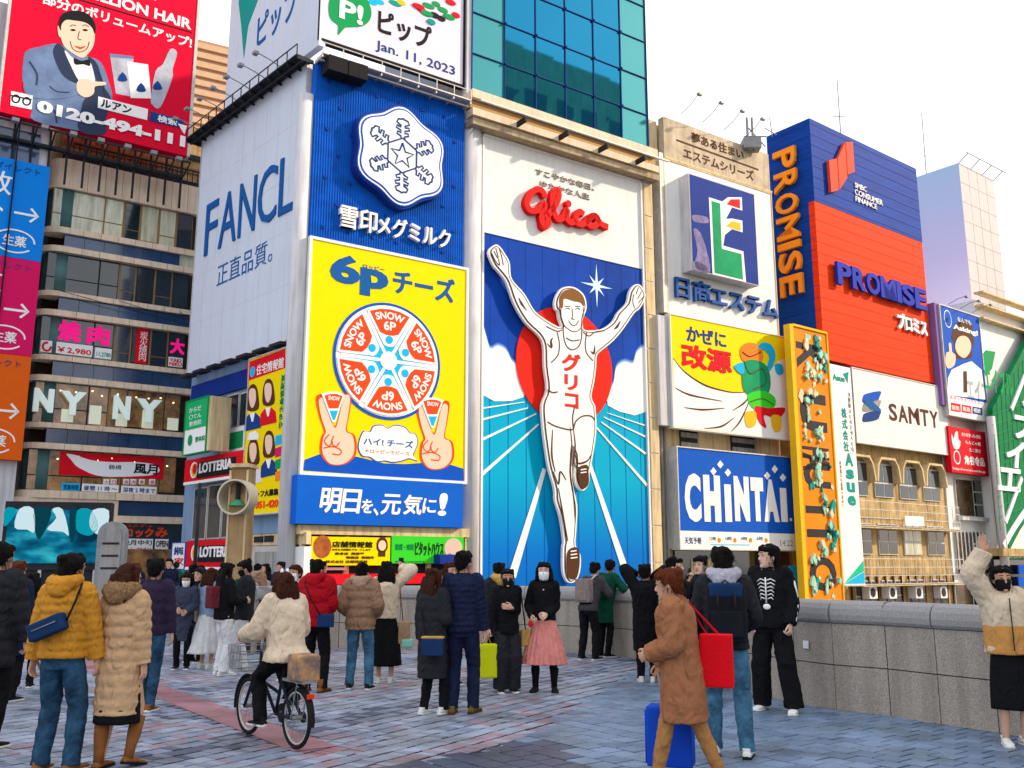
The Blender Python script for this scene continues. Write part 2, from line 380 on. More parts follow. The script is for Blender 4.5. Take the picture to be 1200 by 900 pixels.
for k in range(2):
    v = Fb('vent', [(292+k*12, 629-k), (302+k*12, 628-k), (302+k*12, 635-k*.6), (292+k*12, 636-k*.6)], -.25, -.2, M_dark)
Fb('door_frame', [(286, 641), (334, 638), (334, 760), (286, 768)], -.45, -.22, M_lsteel)
Fb('shutter', [(290, 648), (330, 645), (330, 755), (290, 760)], -.22, -.2, M_grey)
Fb('pilaster', [(335, 641), (350, 640), (350, 760), (335, 762)], -.45, -.15, M_white)
Fb('ground_window', [(203, 672), (284, 670), (284, 760), (203, 766)], -.45, -.3, M_glass)
# catwalk with lamp arms above the white board
cw = thing('billboard_catwalk', 'dark steel catwalk with little lamps between the white upper and lower boards', 'catwalk', PF.pt(0, 20.6))
zc = PF.px(300, 118)[1]
for pl_, a, b in ((PF, fl+.1, -.2), (P0, sC+.1, sR-.1)):
    zz = zc if pl_ is PF else P0.px(455, 96)[1]
    mb = MB(); pl_.addbox(mb, a, b, zz-.06, zz, -.1, .7); pl_.addbox(mb, a, b, zz+.42, zz+.45, .66, .7)
    n = int((b-a)/.8)
    for i in range(n+1):
        s = a+(b-a)*i/n; pl_.addbox(mb, s-.015, s+.015, zz, zz+.45, .66, .7); pl_.addbox(mb, s-.03, s+.03, zz-.2, zz-.06, -.1, .66)
    pl_.addbox(mb, a, b, zz-.26, zz-.2, .4, .46)
    mb.make('walkway', M_dark if pl_ is PF else M_lsteel, cw)
spots(PF, cw, fl+.3, -1.3, zc+.1, 7, M_steel, 1.5, -.05)
for u in (381, 392, 404, 415):
    s, z = P0.px(u, 84+(u-381)*.3); P0.box('control_box', s-.22, s+.2, z-.35, z+.3, .2, .9, M_black, cw)
# --- the white board with blue letters
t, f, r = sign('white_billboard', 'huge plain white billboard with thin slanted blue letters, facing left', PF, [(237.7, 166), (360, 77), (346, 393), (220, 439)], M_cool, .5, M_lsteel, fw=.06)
for i in range(1, 9):
    s_ = r[0]+(r[1]-r[0])*i/9; f.box('panel_joint', s_-.008, s_+.008, r[2], r[3], 0, .006, M_lgrey, t)
for i in range(1, 5):
    z_ = r[2]+(r[3]-r[2])*i/5; f.box('panel_joint', r[0], r[1], z_-.008, z_+.008, 0, .004, M_lgrey, t)
letters(f, 'FANCL', (239.5, 304), (343.5, 242), (240, 246), M_iblue, t, d0=.006, d1=.06, gap=.13, widths=[.72, 1.0, .9, .95, .68])
ptext(f, '正直品質。', (254, 337), (319, 306), (256, 311), M_iblue, t, d1=.02, bold=-.005)
for i in range(7):
    s = r[0]+(r[1]-r[0])*(i+.5)/7; f.box('lower_floodlight', s-.45, s+.45, r[2]-.32, r[2]-.2, .05, .5, M_dark, t)
# --- upper two-sided board
t = thing('top_corner_billboard', 'white two-sided corner billboard with a green speech bubble and the date in the top row', 'billboard', PF.pt(0, zc+.6))
zb = PF.px(374, 45)[1]; sl = PF.px(257, 132)[0]; zt = zb+8
fl_ = PF.off(-.25); fr_ = P0.off(-.2)
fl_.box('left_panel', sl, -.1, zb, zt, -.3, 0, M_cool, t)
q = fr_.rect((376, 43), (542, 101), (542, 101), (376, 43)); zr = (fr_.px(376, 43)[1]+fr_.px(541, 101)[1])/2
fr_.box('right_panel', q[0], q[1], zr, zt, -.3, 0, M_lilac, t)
mb = MB(); fr_.addbox(mb, q[0]-.1, q[1]+.06, zr-.12, zr, -.3, .05); fr_.addbox(mb, q[1], q[1]+.08, zr, zt, -.3, .05); fr_.addbox(mb, q[0]-.12, q[0], zr-.12, zt, -.3, .05); mb.make('frame', M_black, t)
fl_.poly('bubble_tail', [(281, -14), (303, -22), (303, -2), (291, 30), (286, 68), (283, 30), (280, 4)], 0, .02, M_teal, t)
ptext(fl_, 'ピップ', (301, 54), (348, 22), (303, 16), M_iblue, t, bold=.02, d1=.02)
b = fr_.poly('speech_bubble', [(385, 12), (387, -2), (397, -12), (414, -14), (428, -4), (435, 12), (433, 24), (424, 31), (410, 32), (404, 33), (396, 41), (396, 30), (388, 23)], 0, .02, M_green, t, smooth=4)
ptext(fr_, 'P!', (397, 24), (425, 28), (398, 1), M_pwhite, t, d0=.02, d1=.04, bold=.03)
ptext(fr_, 'ピップ', (443, 42), (505, 56), (443, 14), M_black, t, bold=.03, d1=.02)
ptext(fr_, 'Jan. 11, 2023', (440, 61), (533, 91), (440, 47), M_navy, t, bold=.008, d1=.02)
for k, (u, v, c) in enumerate([(437, 3, M_cyan), (444, 2, M_cyan), (463, 4, M_teal), (470, 3, M_gold), (494, 12, M_red), (502, 7, M_green), (511, 5, M_green), (519, 12, M_green), (526, 20, M_green), (517, 22, M_black), (509, 18, M_black), (500, 16, M_green), (534, 18, M_red), (528, 3, M_red), (490, 8, M_red), (505, 26, M_teal)]):
    c0 = fr_.px(u, v); disc(fr_, 'pine_print', c0, .22+.05*(k % 3), .13, 0, .012+.003*k, c, t, 14)
# --- blue board with the snow crystal
M_snowb = mat('corrugated_blue', (.005, .12, .60), .35, var=.35, vscale=1.2, stretch=(1, 1, 1.5))
t, f, r = sign('snowflake_billboard', 'royal blue billboard with a white snow crystal badge and dented metal face', P0, [(370, 72), (545, 127), (542.6, 316), (363, 276)], M_snowb, .4)
mb = MB(); n = 64
for i in range(n):
    s = r[0]+(r[1]-r[0])*(i+.5)/n; f.addbox(mb, s-.025, s+.025, r[2]+.02, r[3]-.02, 0, .03)
mb.make('corrugation', M_snowb, t, kind='stuff')
for i in range(6):
    for j in range(7):
        s = r[0]+(r[1]-r[0])*(i+.5+.5*(j % 2))/6.5; z = r[2]+(r[3]-r[2])*(j+.5)/7.2
        f.box('bolt_plate', s-.06, s+.06, z-.06, z+.06, .03, .07, M_dblue, t)
def hexwave(c, r0, amp, n=72, ph=0): return [(c[0]+(r0+amp*math.cos(6*(a+ph)))*math.cos(a), c[1]+(r0+amp*math.cos(6*(a+ph)))*math.sin(a)) for a in [2*math.pi*i/n for i in range(n)]]
a, b_ = f.px(411, 172), f.px(515, 200); c = ((a[0]+b_[0])/2, f.px(463, 187)[1]); rr = (b_[0]-a[0])/2
for nm, k, d0, d1, m in (('badge_back', 1.04, .03, .45, M_dblue), ('badge_rim', 1.0, .45, .5, M_blue), ('badge_line', .975, .5, .515, M_pwhite), ('badge_gap', .94, .515, .525, M_blue), ('badge_face', .905, .525, .545, M_pwhite)):
    mb = MB(); f.addpoly(mb, hexwave(c, rr*k, rr*.065, ph=R(30)), d0, d1); mb.make(nm, m, t)
w = .075; ls = []; K = rr*.88
def pol(a, q): return (c[0]+q*K*math.cos(a), c[1]+q*K*math.sin(a))
ls.append([pol(R(30+60*i), .42) for i in range(7)])
star = [pol(R(90+36*i), .30 if i % 2 == 0 else .125) for i in range(11)]; ls.append(star)
for i in range(6):
    A = R(30+60*i)
    def q(r_, t_): return (c[0]+K*(r_*math.cos(A)-t_*math.sin(A)), c[1]+K*(r_*math.sin(A)+t_*math.cos(A)))
    for sg in (1, -1):
        ls.append([q(.42, .05*sg), q(.46, .05*sg), q(.50, .15*sg), q(.56, .13*sg), q(.54, .05*sg), q(.60, .05*sg), q(.64, .17*sg), q(.70, .15*sg), q(.68, .05*sg), q(.72, .05*sg), q(.78, .16*sg), q(.86, .12*sg), q(.87, .04*sg), q(.90, 0)])
f.stroke('snow_crystal', ls, w, .545, .56, M_navy, t, px=False, sm=0)
ptext(f, '雪印', (396, 266), (439, 277), (397, 240), M_pwhite, t, d0=.03, d1=.22, bold=.022)
ptext(f, 'メグミルク', (440, 278), (525, 291), (441, 255), M_pwhite, t, d0=.03, d1=.22, bold=.022)
# --- yellow cheese board
t, f, r = sign('yellow_cheese_billboard', 'bright yellow billboard with a round cheese box and two hands making V signs', P0, [(366, 279), (547, 318), (543.5, 565), (355, 552)], M_yel, .3, M_white, proud=.12, fw=.12)
zf = lambda x, y: (340+x/2.368, 260+y/2.368)
def Zs(l): return [zf(*p) for p in l]
f.poly('blue_hill', Zs([(40, 660), (80, 645), (130, 640), (200, 655), (260, 670), (320, 672), (380, 668), (440, 672), (481, 685), (482, 722), (36, 690)]), 0, .01, M_blue, t)
ptext(f, '6p', zf(108, 197), zf(272, 205), zf(106, 92), M_iblue, t, bold=.045, d1=.02)
ptext(f, 'チーズ', zf(286, 205), zf(455, 216), zf(286, 138), M_iblue, t, bold=.035, d1=.02)
ptext(f, 'ロッピー', zf(202, 129), zf(262, 137), zf(202, 118), M_iblue, t, d1=.02)
cc = f.px(*zf(272, 386)); RX = (f.px(*zf(420, 400))[0]-f.px(*zf(122, 385))[0])/2; RZ = RX
for nm, k, d, m in (('box_rim', 1, .02, M_blue), ('box_face', .95, .03, M_pwhite), ('box_blue', .80, .04, M_cyan)): disc(f, nm, cc, RX*k, RZ*k, 0, d, m, t, 56)
M_chz = mat('print_orange_red', (.82, .07, .015), .4)
for i in range(6):
    A = R(90+60*i)
    def q(r_, a_): return (cc[0]+RX*r_*math.cos(A+R(a_)), cc[1]+RX*r_*math.sin(A+R(a_)))
    rayq = [q(.84, -31), q(.12, -30), q(.12, 30-60), q(.84, -28.5)]
    mb = MB(); f.addpoly(mb, [q(.08, -30-20), q(.86, -32), q(.86, -28), q(.08, -30+20)], .04, .046); mb.make('white_ray', M_pwhite, t)
    mb = MB(); f.addpoly(mb, [q(.93, a) for a in (-27, -18, -9, 0, 9, 18, 27)]+[q(.86, 27.6), q(.28, 20), q(.25, 12), q(.24, 0), q(.25, -12), q(.28, -20), q(.86, -27.6)], .046, .055); w_ = mb.make('cheese_wedge', M_pwhite, t)
    mb = MB(); f.addpoly(mb, [q(.89, a) for a in (-25, -12, 0, 12, 25)]+[q(.50, 20), q(.44, 8), q(.44, -8), q(.50, -20)], .055, .06); mb.make('wedge_label', M_chz, w_)
    mb = MB(); f.addpoly(mb, [(q(.36, 0)[0]+.17*math.cos(j*.52), q(.36, 0)[1]+.17*math.sin(j*.52)) for j in range(12)], .055, .065); mb.make('wedge_dot', M_cyan, w_)
    u0 = Vector((math.cos(A-math.pi/2), math.sin(A-math.pi/2))); v0 = Vector((math.cos(A), math.sin(A)))
    for s_, wd, h0, h1, nm in (('SNOW', .56, .71, .84, 'lettering'), ('6P', .30, .52, .68, 'lettering')):
        V, F, B = textmesh(s_, .03); V = V-[.5, 0]
        W_ = []
        for x_, y_ in V:
            rr_ = h0+(h1-h0)*y_; xx = x_*wd; a_ = xx/.8
            W_.append(f.pt(cc[0]+RX*rr_*math.cos(A-a_), cc[1]+RX*rr_*math.sin(A-a_), .066))
        mesh(nm, W_, [tuple(g) for g in F], M_pwhite, w_)
disc(f, 'centre_star', cc, RX*.16, RZ*.16, .04, .06, M_pwhite, t, 12)
hand = [(-22, 48), (-38, 25), (-40, 0), (-36, -25), (-30, -38), (-42, -75), (-50, -120), (-42, -132), (-32, -126), (-18, -78), (-8, -52), (0, -52), (10, -90), (20, -132), (30, -140), (38, -128), (32, -80), (26, -40), (44, -28), (50, 0), (46, 28), (26, 48), (0, 54)]
for hx, hy, k in ((128, 620, 1.05), (402, 636, .98)):
    H_ = thing('x', None, None) if False else None
    out = f.poly('hand_outline', [zf(hx+x*k*(1+3/40), hy+y*k*1.0-(0 if y > -50 else 3)) for x, y in hand], 0, .02, M_chz, t, smooth=4)
    f.poly('hand_print', [zf(hx+x*k*.94, hy+y*k*.955) for x, y in hand], .02, .03, M_skinp, t, smooth=4)
    f.stroke('finger_lines', [Zs([(hx-20, hy-30), (hx-34, hy-12), (hx-22, hy+2), (hx-10, hy-10)]), Zs([(hx-8, hy-26), (hx-14, hy-8), (hx-2, hy+4), (hx+8, hy-8)]), Zs([(hx-36, hy+8), (hx-10, hy+4), (hx+12, hy+14), (hx+8, hy+26), (hx-12, hy+24)])], .05, .03, .035, M_chz, t)
    wx, wy = hx-8, hy-140
    f.poly('held_wedge', Zs([(wx-34, wy-2), (wx-16, wy-8), (wx+8, wy-8), (wx+30, wy), (wx+4, wy+76), (wx-4, wy+76)]), .035, .05, M_pwhite, t)
    f.poly('held_label', Zs([(wx-26, wy+2), (wx-10, wy-2), (wx+8, wy-2), (wx+24, wy+4), (wx+12, wy+38), (wx-14, wy+38)]), .05, .055, M_chz, t)
    f.poly('held_tip', Zs([(wx-12, wy+44), (wx+12, wy+44), (wx+3, wy+70), (wx-3, wy+70)]), .05, .055, M_cyan, t)
    a_, b2 = zf(wx-16, wy+16), zf(wx+16, wy+16); ptext(f, 'SNOW', a_, b2, zf(wx-16, wy+4), M_pwhite, t, d0=.055, d1=.058, bold=.02)
cl_ = [(195, 600), (205, 582), (222, 584), (232, 568), (255, 566), (270, 574), (290, 566), (318, 572), (330, 586), (346, 590), (352, 612), (346, 632), (340, 648), (350, 662), (330, 656), (310, 662), (285, 666), (262, 662), (240, 664), (222, 652), (200, 648), (190, 625)]
f.poly('speech_cloud_edge', [zf(272+(x-272)*1.035, 616+(y-616)*1.06) for x, y in cl_], .0, .014, M_blue, t, smooth=4)
f.poly('speech_cloud', Zs(cl_), .014, .025, M_pwhite, t, smooth=4)
ptext(f, 'ハイ! チーズ', zf(203, 618), zf(340, 628), zf(203, 598), M_iblue, t, d0=.025, d1=.03, bold=.04)
ptext(f, '＊ロッピーでピース', zf(207, 640), zf(330, 650), zf(207, 629), M_chz, t, d0=.025, d1=.03, bold=.02)
# --- blue slogan board
t, f, r = sign('blue_slogan_billboard', 'plain blue horizontal board with white brush writing below the yellow billboard', P0, [(349, 555.6), (543, 567), (542, 618), (346, 614)], mat('slogan_blue', (.005, .12, .62), .35, var=.1, vscale=.5), .6, None, proud=.55)
for s_, x0, x1, y0, y1, bo in (('明', 80, 135, 806, 738, .03), ('日', 140, 190, 808, 742, .03), ('を', 196, 226, 808, 770, .03), ('、', 228, 244, 815, 795, .02), ('元', 250, 303, 812, 756, .03), ('気', 312, 362, 812, 758, .03), ('に', 366, 402, 808, 768, .03), ('!', 408, 432, 816, 752, .03)):
    ptext(f, s_, zf(x0, y0), zf(x1, y0), zf(x0, y1), M_pwhite, t, bold=bo, d1=.015, shear=.12, name='brush_writing')
# --- the left-face signs
t, f, r = sign('portrait_advert_board', 'tall yellow advert board with four student portraits and a red heading', PF, [(289.5, 423), (335, 408), (329, 599), (287, 604)], M_yel, 1.0, M_lsteel, proud=.3, fw=.05)
f.box('beige_side', r[1]+.05, r[1]+.5, r[2], r[3], -1.1, -.1, M_cream, t)
gz = lambda x, y: (180+x/3.214, 400+y/3.214)
f.poly('red_heading', [gz(354, 80), gz(497, 28), gz(496, 100), gz(353, 150)], 0, .01, M_red, t)
ptext(f, '住宅情報館', gz(388, 130), gz(490, 98), gz(388, 92), M_pwhite, t, d0=.01, d1=.02, bold=.02)
disc(f, 'round_mark', f.px(*gz(374, 115)), .22, .22, .01, .02, M_cyan, t, 16)
for k, (hx, hy) in enumerate([(373, 215), (432, 195), (375, 420), (434, 390)]):
    f.poly('portrait_hair', [gz(hx-18, hy+45), gz(hx-20, hy-10), gz(hx-12, hy-42), gz(hx, hy-54), gz(hx+14, hy-46), gz(hx+22, hy-12), gz(hx+22, hy+40)], 0, .012, M_brownp, t, smooth=3)
    f.poly('portrait_clothes', [gz(hx-30, hy+125), gz(hx-28, hy+80), gz(hx-12, hy+58), gz(hx+12, hy+54), gz(hx+28, hy+70), gz(hx+32, hy+110)], 0, .016, [M_navy, M_red, M_lilac, M_navy][k], t)
    f.poly('portrait_collar', [gz(hx-10, hy+56), gz(hx+10, hy+54), gz(hx+3, hy+88), gz(hx-2, hy+88)], .016, .02, M_pwhite, t)
    f.poly('portrait_face', [gz(hx-13, hy-5), gz(hx-10, hy-32), gz(hx+2, hy-38), gz(hx+12, hy-30), gz(hx+14, hy), gz(hx+8, hy+26), gz(hx, hy+36), gz(hx-8, hy+26)], .012, .02, M_skinp, t, smooth=3)
f.poly('cap', [gz(356, 372), gz(362, 345), gz(385, 338), gz(398, 350), gz(398, 370)], .02, .024, M_pwhite, t)
for k, (y0, c) in enumerate([(350, M_cyan), (395, M_pink), (440, M_green), (485, M_orange)]):
    f.poly('side_panel_print', [gz(460, y0+8), gz(482, y0), gz(482, y0+36), gz(459, y0+42)], 0, .022, c, t)
ptext(f, '各種募集中です\n未経験者も歓迎', gz(472, 330), gz(490, 325), gz(474, 130), M_green, t, rot=90, d1=.02)
ptext(f, 'スタッフ大募集', gz(352, 598), gz(470, 572), gz(352, 574), M_black, t, d1=.025, bold=.03)
ptext(f, '03-951-420', gz(352, 640), gz(470, 618), gz(352, 612), M_chz, t, d1=.025, bold=.04)
def burger_sign(lab, q, tx, c, hgt):
    t, f, r = sign('restaurant_sign', lab, PF, q, M_red, .3, None, proud=.15, cat='sign', group='red restaurant signs')
    f.box('white_edge', r[0], r[1], r[2]-.12, r[2], -.2, .02, M_pwhite, t)
    a, b = f.px(tx[0]-3, tx[2]+3), f.px(tx[1]+3, tx[3]+3)
    f.box('black_plaque', a[0], b[0], (a[1]+b[1])/2-.05, (a[1]+b[1])/2+hgt*1.5, 0, .03, M_black, t)
    a, b = f.px(tx[0], tx[2]), f.px(tx[1], tx[3]); z = (a[1]+b[1])/2
    text(f, 'LOTTERIA', a[0], b[0], z+hgt*.1, z+hgt*1.15, M_pwhite, t, d0=.03, d1=.06, bold=.03)
    cx = f.px(*c); disc(f, 'round_emblem', cx, hgt*.85, hgt*.85, .0, .04, M_pwhite, t, 24)
    disc(f, 'crescent', (cx[0]+hgt*.1, cx[1]), hgt*.66, hgt*.7, .04, .05, M_gold, t, 24); disc(f, 'crescent_cut', (cx[0]+hgt*.3, cx[1]+hgt*.1), hgt*.5, hgt*.55, .05, .06, M_red, t, 24)
burger_sign('upper red restaurant sign with white letters on black, beneath the green clinic board', [(217, 542.5), (286, 524), (286, 551), (215, 569.6)], (234, 273, 559, 547), (228, 551), .42)
burger_sign('lower red restaurant sign with white letters on black, just above the street crowd', [(218, 635), (282, 630), (282, 663), (218, 666)], (235, 272, 656, 652), (229, 648), .42)
t, f, r = sign('white_poster_sign', 'small white poster sign with dark characters at the left end of the lower red sign', PF, [(202, 637), (217, 635.5), (217, 666), (201, 667)], M_pwhite, .3, M_blue, proud=.15, cat='sign', fw=.03)
ptext(f, '純味', (204, 651), (215, 650), (204, 641), M_navy, t, bold=.02); ptext(f, '家', (204, 663), (215, 662), (204, 654), M_red, t, bold=.02)
t, f, r = sign('green_clinic_sign', 'green and white box sign sticking out beside the upper windows of the corner block', PF, [(218, 472), (244, 465), (241, 528), (216, 533)], M_pwhite, .35, M_green, proud=.9, cat='sign', fw=.05)
f.poly('green_half', [(218, 472), (244, 465), (242, 499), (217, 505)], 0, .01, mat('print_green', (.01, .42, .14), .4), t)
for k in range(3): ptext(f, ['からだ', '〇てん', '整骨院'][k], (222, 484+k*8), (236, 481+k*8), (222, 478.5+k*8), M_pwhite, t, d0=.01, d1=.02)
disc(f, 'ring_mark', f.px(223, 516), .22, .24, 0, .02, M_green, t, 20); ptext(f, '整体院', (229, 518), (240, 516), (229, 512), M_green, t)
f.box('beige_side', r[1]+.05, r[1]+.3, r[2], r[3], -.9, -.02, M_cream, t)
# --- the two shop signs over the quay
y8 = lambda x, y: (350+x/5.217, 600+y/5.217)
t, f, r = sign('yellow_shop_sign', 'yellow shop sign with dark writing over the quay shops', P0, [(365, 628), (457, 630.7), (457, 663), (365, 662)], M_yel, .25, None, proud=.4, cat='sign')
t['label'] = 'yellow shop sign with dark writing and a round bread picture over the quay'
disc(f, 'bread_print', f.px(*y8(145, 212)), .36, .42, 0, .012, mat('bread_brown', (.45, .13, .04), .5, var=.5), t, 20)
ptext(f, '店舗情報館', y8(205, 215), y8(450, 218), y8(205, 178), M_black, t, bold=.03, d1=.02)
ptext(f, 'あなたの店舗をサポートします', y8(205, 236), y8(440, 236), y8(205, 224), M_black, t)
ptext(f, '飲食店  美容室', y8(222, 262), y8(400, 262), y8(222, 246), M_brownp, t, bold=.03)
ptext(f, '物販店  事務所', y8(290, 286), y8(460, 286), y8(290, 270), M_brownp, t, bold=.03)
ptext(f, '株式会社 店舗情報館', y8(165, 312), y8(420, 312), y8(165, 294), M_brownp, t)
ps = f.px(*y8(510, 205)); disc(f, 'figure_hair', (ps[0], ps[1]+.03), .24, .3, 0, .012, M_brownp, t, 18); disc(f, 'figure_face', ps, .17, .2, .012, .02, M_skinp, t, 18)
f.poly('figure_suit', [y8(485, 272), y8(488, 235), y8(510, 228), y8(530, 235), y8(530, 272)], 0, .012, M_brownp, t)
f.stroke('figure_arms', [[y8(490, 238), y8(480, 215), y8(490, 196)], [y8(528, 238), y8(540, 215), y8(530, 196)]], .06, .0, .012, M_brownp, t)
t, f, r = sign('green_shop_sign', 'bright green shop sign with black writing beside the yellow one over the quay', P0, [(459, 628.7), (543.6, 628.7), (543, 657.5), (459, 663)], M_lime, .25, None, proud=.4, cat='sign')
ptext(f, '賃貸・売買', y8(590, 232), y8(705, 232), y8(590, 195), M_green, t, bold=.02)
ptext(f, 'ピタットハウス', y8(712, 270), y8(885, 262), y8(712, 188), M_black, t, bold=.02)
ptext(f, '不動産のことならおまかせ', y8(590, 308), y8(770, 308), y8(590, 298), M_green, t)
disc(f, 'pink_disc', f.px(*y8(945, 222)), .42, .40, 0, .012, mat('print_pink', (.8, .5, .42), .4), t, 24); disc(f, 'pink_dot', f.px(*y8(922, 266)), .1, .1, 0, .012, mat('print_pink'), t, 12)
# ---------------------------------------------------------------- the runner-sign building
g0 = P0.px(545, 127)[0]; ga = P0.px(566, 300)[0]; gb = P0.px(751.5, 300)[0]; g1 = P0.px(762, 200)[0]
zS = (P0.px(565.7, 160)[1]+P0.px(746.7, 213)[1])/2; zB = (P0.px(565.5, 271)[1]+P0.px(750.3, 315.7)[1])/2; zL = -2.
bg_ = thing('runner_sign_building', 'glass topped canal building that carries the runner sign', 'building', P0.pt(g0, 0))
block(P0.off(-.5), g0+.02, g1, -3, zS+3.4, 14, M_grey, bg_)
mb = MB(); mb.tube([P0.pt((g0+ga)/2, -3, -.25), P0.pt((g0+ga)/2, zS+1.0, -.25)], (ga-g0)/2-.02, 18); mb.make('round_column', M_lgrey, bg_, smooth=True)
P0.box('right_pier', gb+.12, g1-.02, -3, zS+.8, -.5, .1, M_lsteel, bg_)
for i in range(12):
    z = zS*i/12; P0.box('pier_panel', gb+.16, g1-.06, z+.03, z+zS/12-.03, .1, .13, M_cream, bg_)
zg = (P0.px(546, 107)[1]+P0.px(763, 181)[1])/2       # foot of the glass box
for k, (a, b, d, m) in enumerate([(zg-.42, zg-.02, .55, M_beige), (zg-.85, zg-.5, .35, M_frame), (zg-1.3, zg-.95, .6, M_beige), (zS+.12, zS+.42, .6, mat('weathered_ledge', (.42, .33, .22), .7, var=.25, dirt=.4))]):
    P0.box('ledge', g0+.05, g1+.05, a, b, -.5, d, m, bg_)
for i in range(4):
    s = ga+(gb-ga)*(i+.6)/3.9; P0.box('bracket', s-.05, s+.05, zS+.6, zS+.85, .0, 1.3, M_dark, bg_)
P0.box('service_rail', g0+.1, g1+.2, zS+.98, zS+1.06, 1.1, 1.2, M_lsteel, bg_)
# glass box: panes in a grid with mullions
M_curt = mat('teal_curtain_glass', (.012, .20, .36), .03, metal=.9, spec=.5)
M_curt2 = mat('pale_edge_glass', (.04, .21, .26), .03, metal=.85)
gx0 = P0.px(553, 100)[0]; gx1 = g1-.05; zt = zg+10.5; nc = 6; nr = 5
P0.box('glass_backing', gx0, gx1, zg, zt, -9, -.12, M_glassb, bg_)
P0.box('steel_edge', g0+.1, gx0, zg, zt, -.6, -.05, M_lgrey, bg_)
shared = None
for i in range(nc):
    for j in range(nr):
        a = gx0+(gx1-gx0)*i/nc+.03; b = gx0+(gx1-gx0)*(i+1)/nc-.03; z0 = zg+(zt-zg)*j/nr+.03; z1 = zg+(zt-zg)*(j+1)/nr-.03
        e_ = [random.uniform(-.006, .006) for _ in range(4)]; vv = [P0.pt(a, z0, -.04+e_[0]), P0.pt(b, z0, -.04+e_[1]), P0.pt(b, z1, -.04+e_[2]), P0.pt(a, z1, -.04+e_[3]), P0.pt(a, z0, -.1), P0.pt(b, z0, -.1), P0.pt(b, z1, -.1), P0.pt(a, z1, -.1)]
        mesh('glass_pane', vv, [(0, 1, 2, 3), (4, 7, 6, 5), (0, 4, 5, 1), (1, 5, 6, 2), (2, 6, 7, 3), (3, 7, 4, 0)], M_curt2 if i in (0, 5) else M_curt, bg_)
mb = MB()
for i in range(nc+1):
    s = gx0+(gx1-gx0)*i/nc; P0.addbox(mb, s-.018, s+.018, zg, zt, -.12, .02)
for j in range(nr+1):
    z = zg+(zt-zg)*j/nr; P0.addbox(mb, gx0, gx1, z-.018, z+.018, -.12, .015)
for i in range(1, nc):
    for j in range(1, nr):
        s = gx0+(gx1-gx0)*i/nc; z = zg+(zt-zg)*j/nr; P0.addbox(mb, s-.035, s+.035, z-.035, z+.035, .0, .12)
mb.make('mullions', M_navy, bg_)
# ---- the runner sign
t = thing('runner_sign', 'tall neon sign of a runner in white vest with raised arms before a red disc', 'billboard', P0.pt((ga+gb)/2, zL))
f = P0
f.box('white_header', ga, gb, zB, zS, -.3, .0, M_white, t)
M_sea = mat('runner_sea_blue', (.0, .30, .72), .3); nt = M_sea.node_tree; b = nt.nodes['Principled BSDF']
tcn = nt.nodes.new('ShaderNodeTexCoord'); sep = nt.nodes.new('ShaderNodeSeparateXYZ'); nt.links.new(tcn.outputs['Object'], sep.inputs[0])
mr = nt.nodes.new('ShaderNodeMapRange'); mr.inputs[1].default_value = 0; mr.inputs[2].default_value = 7.5; nt.links.new(sep.outputs[2], mr.inputs[0])
rp = nt.nodes.new('ShaderNodeValToRGB'); rp.color_ramp.elements[0].color = (.0, .09, .42, 1); rp.color_ramp.elements[1].color = (.0, .38, .62, 1); e = rp.color_ramp.elements.new(.55); e.color = (.0, .16, .58, 1)
nt.links.new(mr.outputs[0], rp.inputs[0]); nt.links.new(rp.outputs[0], b.inputs['Base Color'])
zH = (f.px(563, 448)[1]+f.px(757, 484)[1])/2
f.box('sea_panel', ga, gb, zL, zH, -.3, 0, M_sea, t)
M_nsky = mat('runner_sky_blue', (.004, .06, .42), .3, var=.4, vscale=.25)
f.box('sky_panel', ga, gb, zH, zB-.05, -.3, 0, M_nsky, t)
f.box('header_line', ga, gb, zB-.05, zB, -.3, .02, M_navy, t)
mb = MB(); n = 56
for i in range(n):
    s = ga+(gb-ga)*(i+.5)/n; f.addbox(mb, s-.02, s+.02, zL, zB-.06, 0, .004)
zr = lambda x, y: (540+x/2.045, 260+y/2.045)
zq = lambda x, y: (560+x/4.5, 280+y/4.5)
# clouds
CL = [[(50, 414), (50, 255), (60, 275), (70, 305), (88, 298), (108, 308), (122, 335), (140, 352), (150, 420)], [(443, 455), (352, 440), (366, 385), (372, 350), (392, 336), (412, 340), (420, 315), (437, 300), (442, 305)]]
for kk, g_ in ((0, 9), (1, 6), (2, 3)):
    for C_ in CL: f.poly('cloud_edge', [zr(x, y-g_) for x, y in C_], .004, .008+.003*kk, mat('cloud_edge_%d' % kk, [(.05, .16, .56), (.16, .32, .68), (.42, .56, .80)][kk], .5), t, smooth=3)
f.poly('cloud', [zr(50, 414), zr(50, 255), zr(60, 275), zr(70, 305), zr(88, 298), zr(108, 308), zr(122, 335), zr(140, 352), zr(150, 420)], .004, .02, M_pwhite, t, smooth=3)
f.poly('cloud', [zr(443, 455), zr(352, 440), zr(366, 385), zr(372, 350), zr(392, 336), zr(412, 340), zr(420, 315), zr(437, 300), zr(442, 305)], .004, .02, M_pwhite, t, smooth=3)
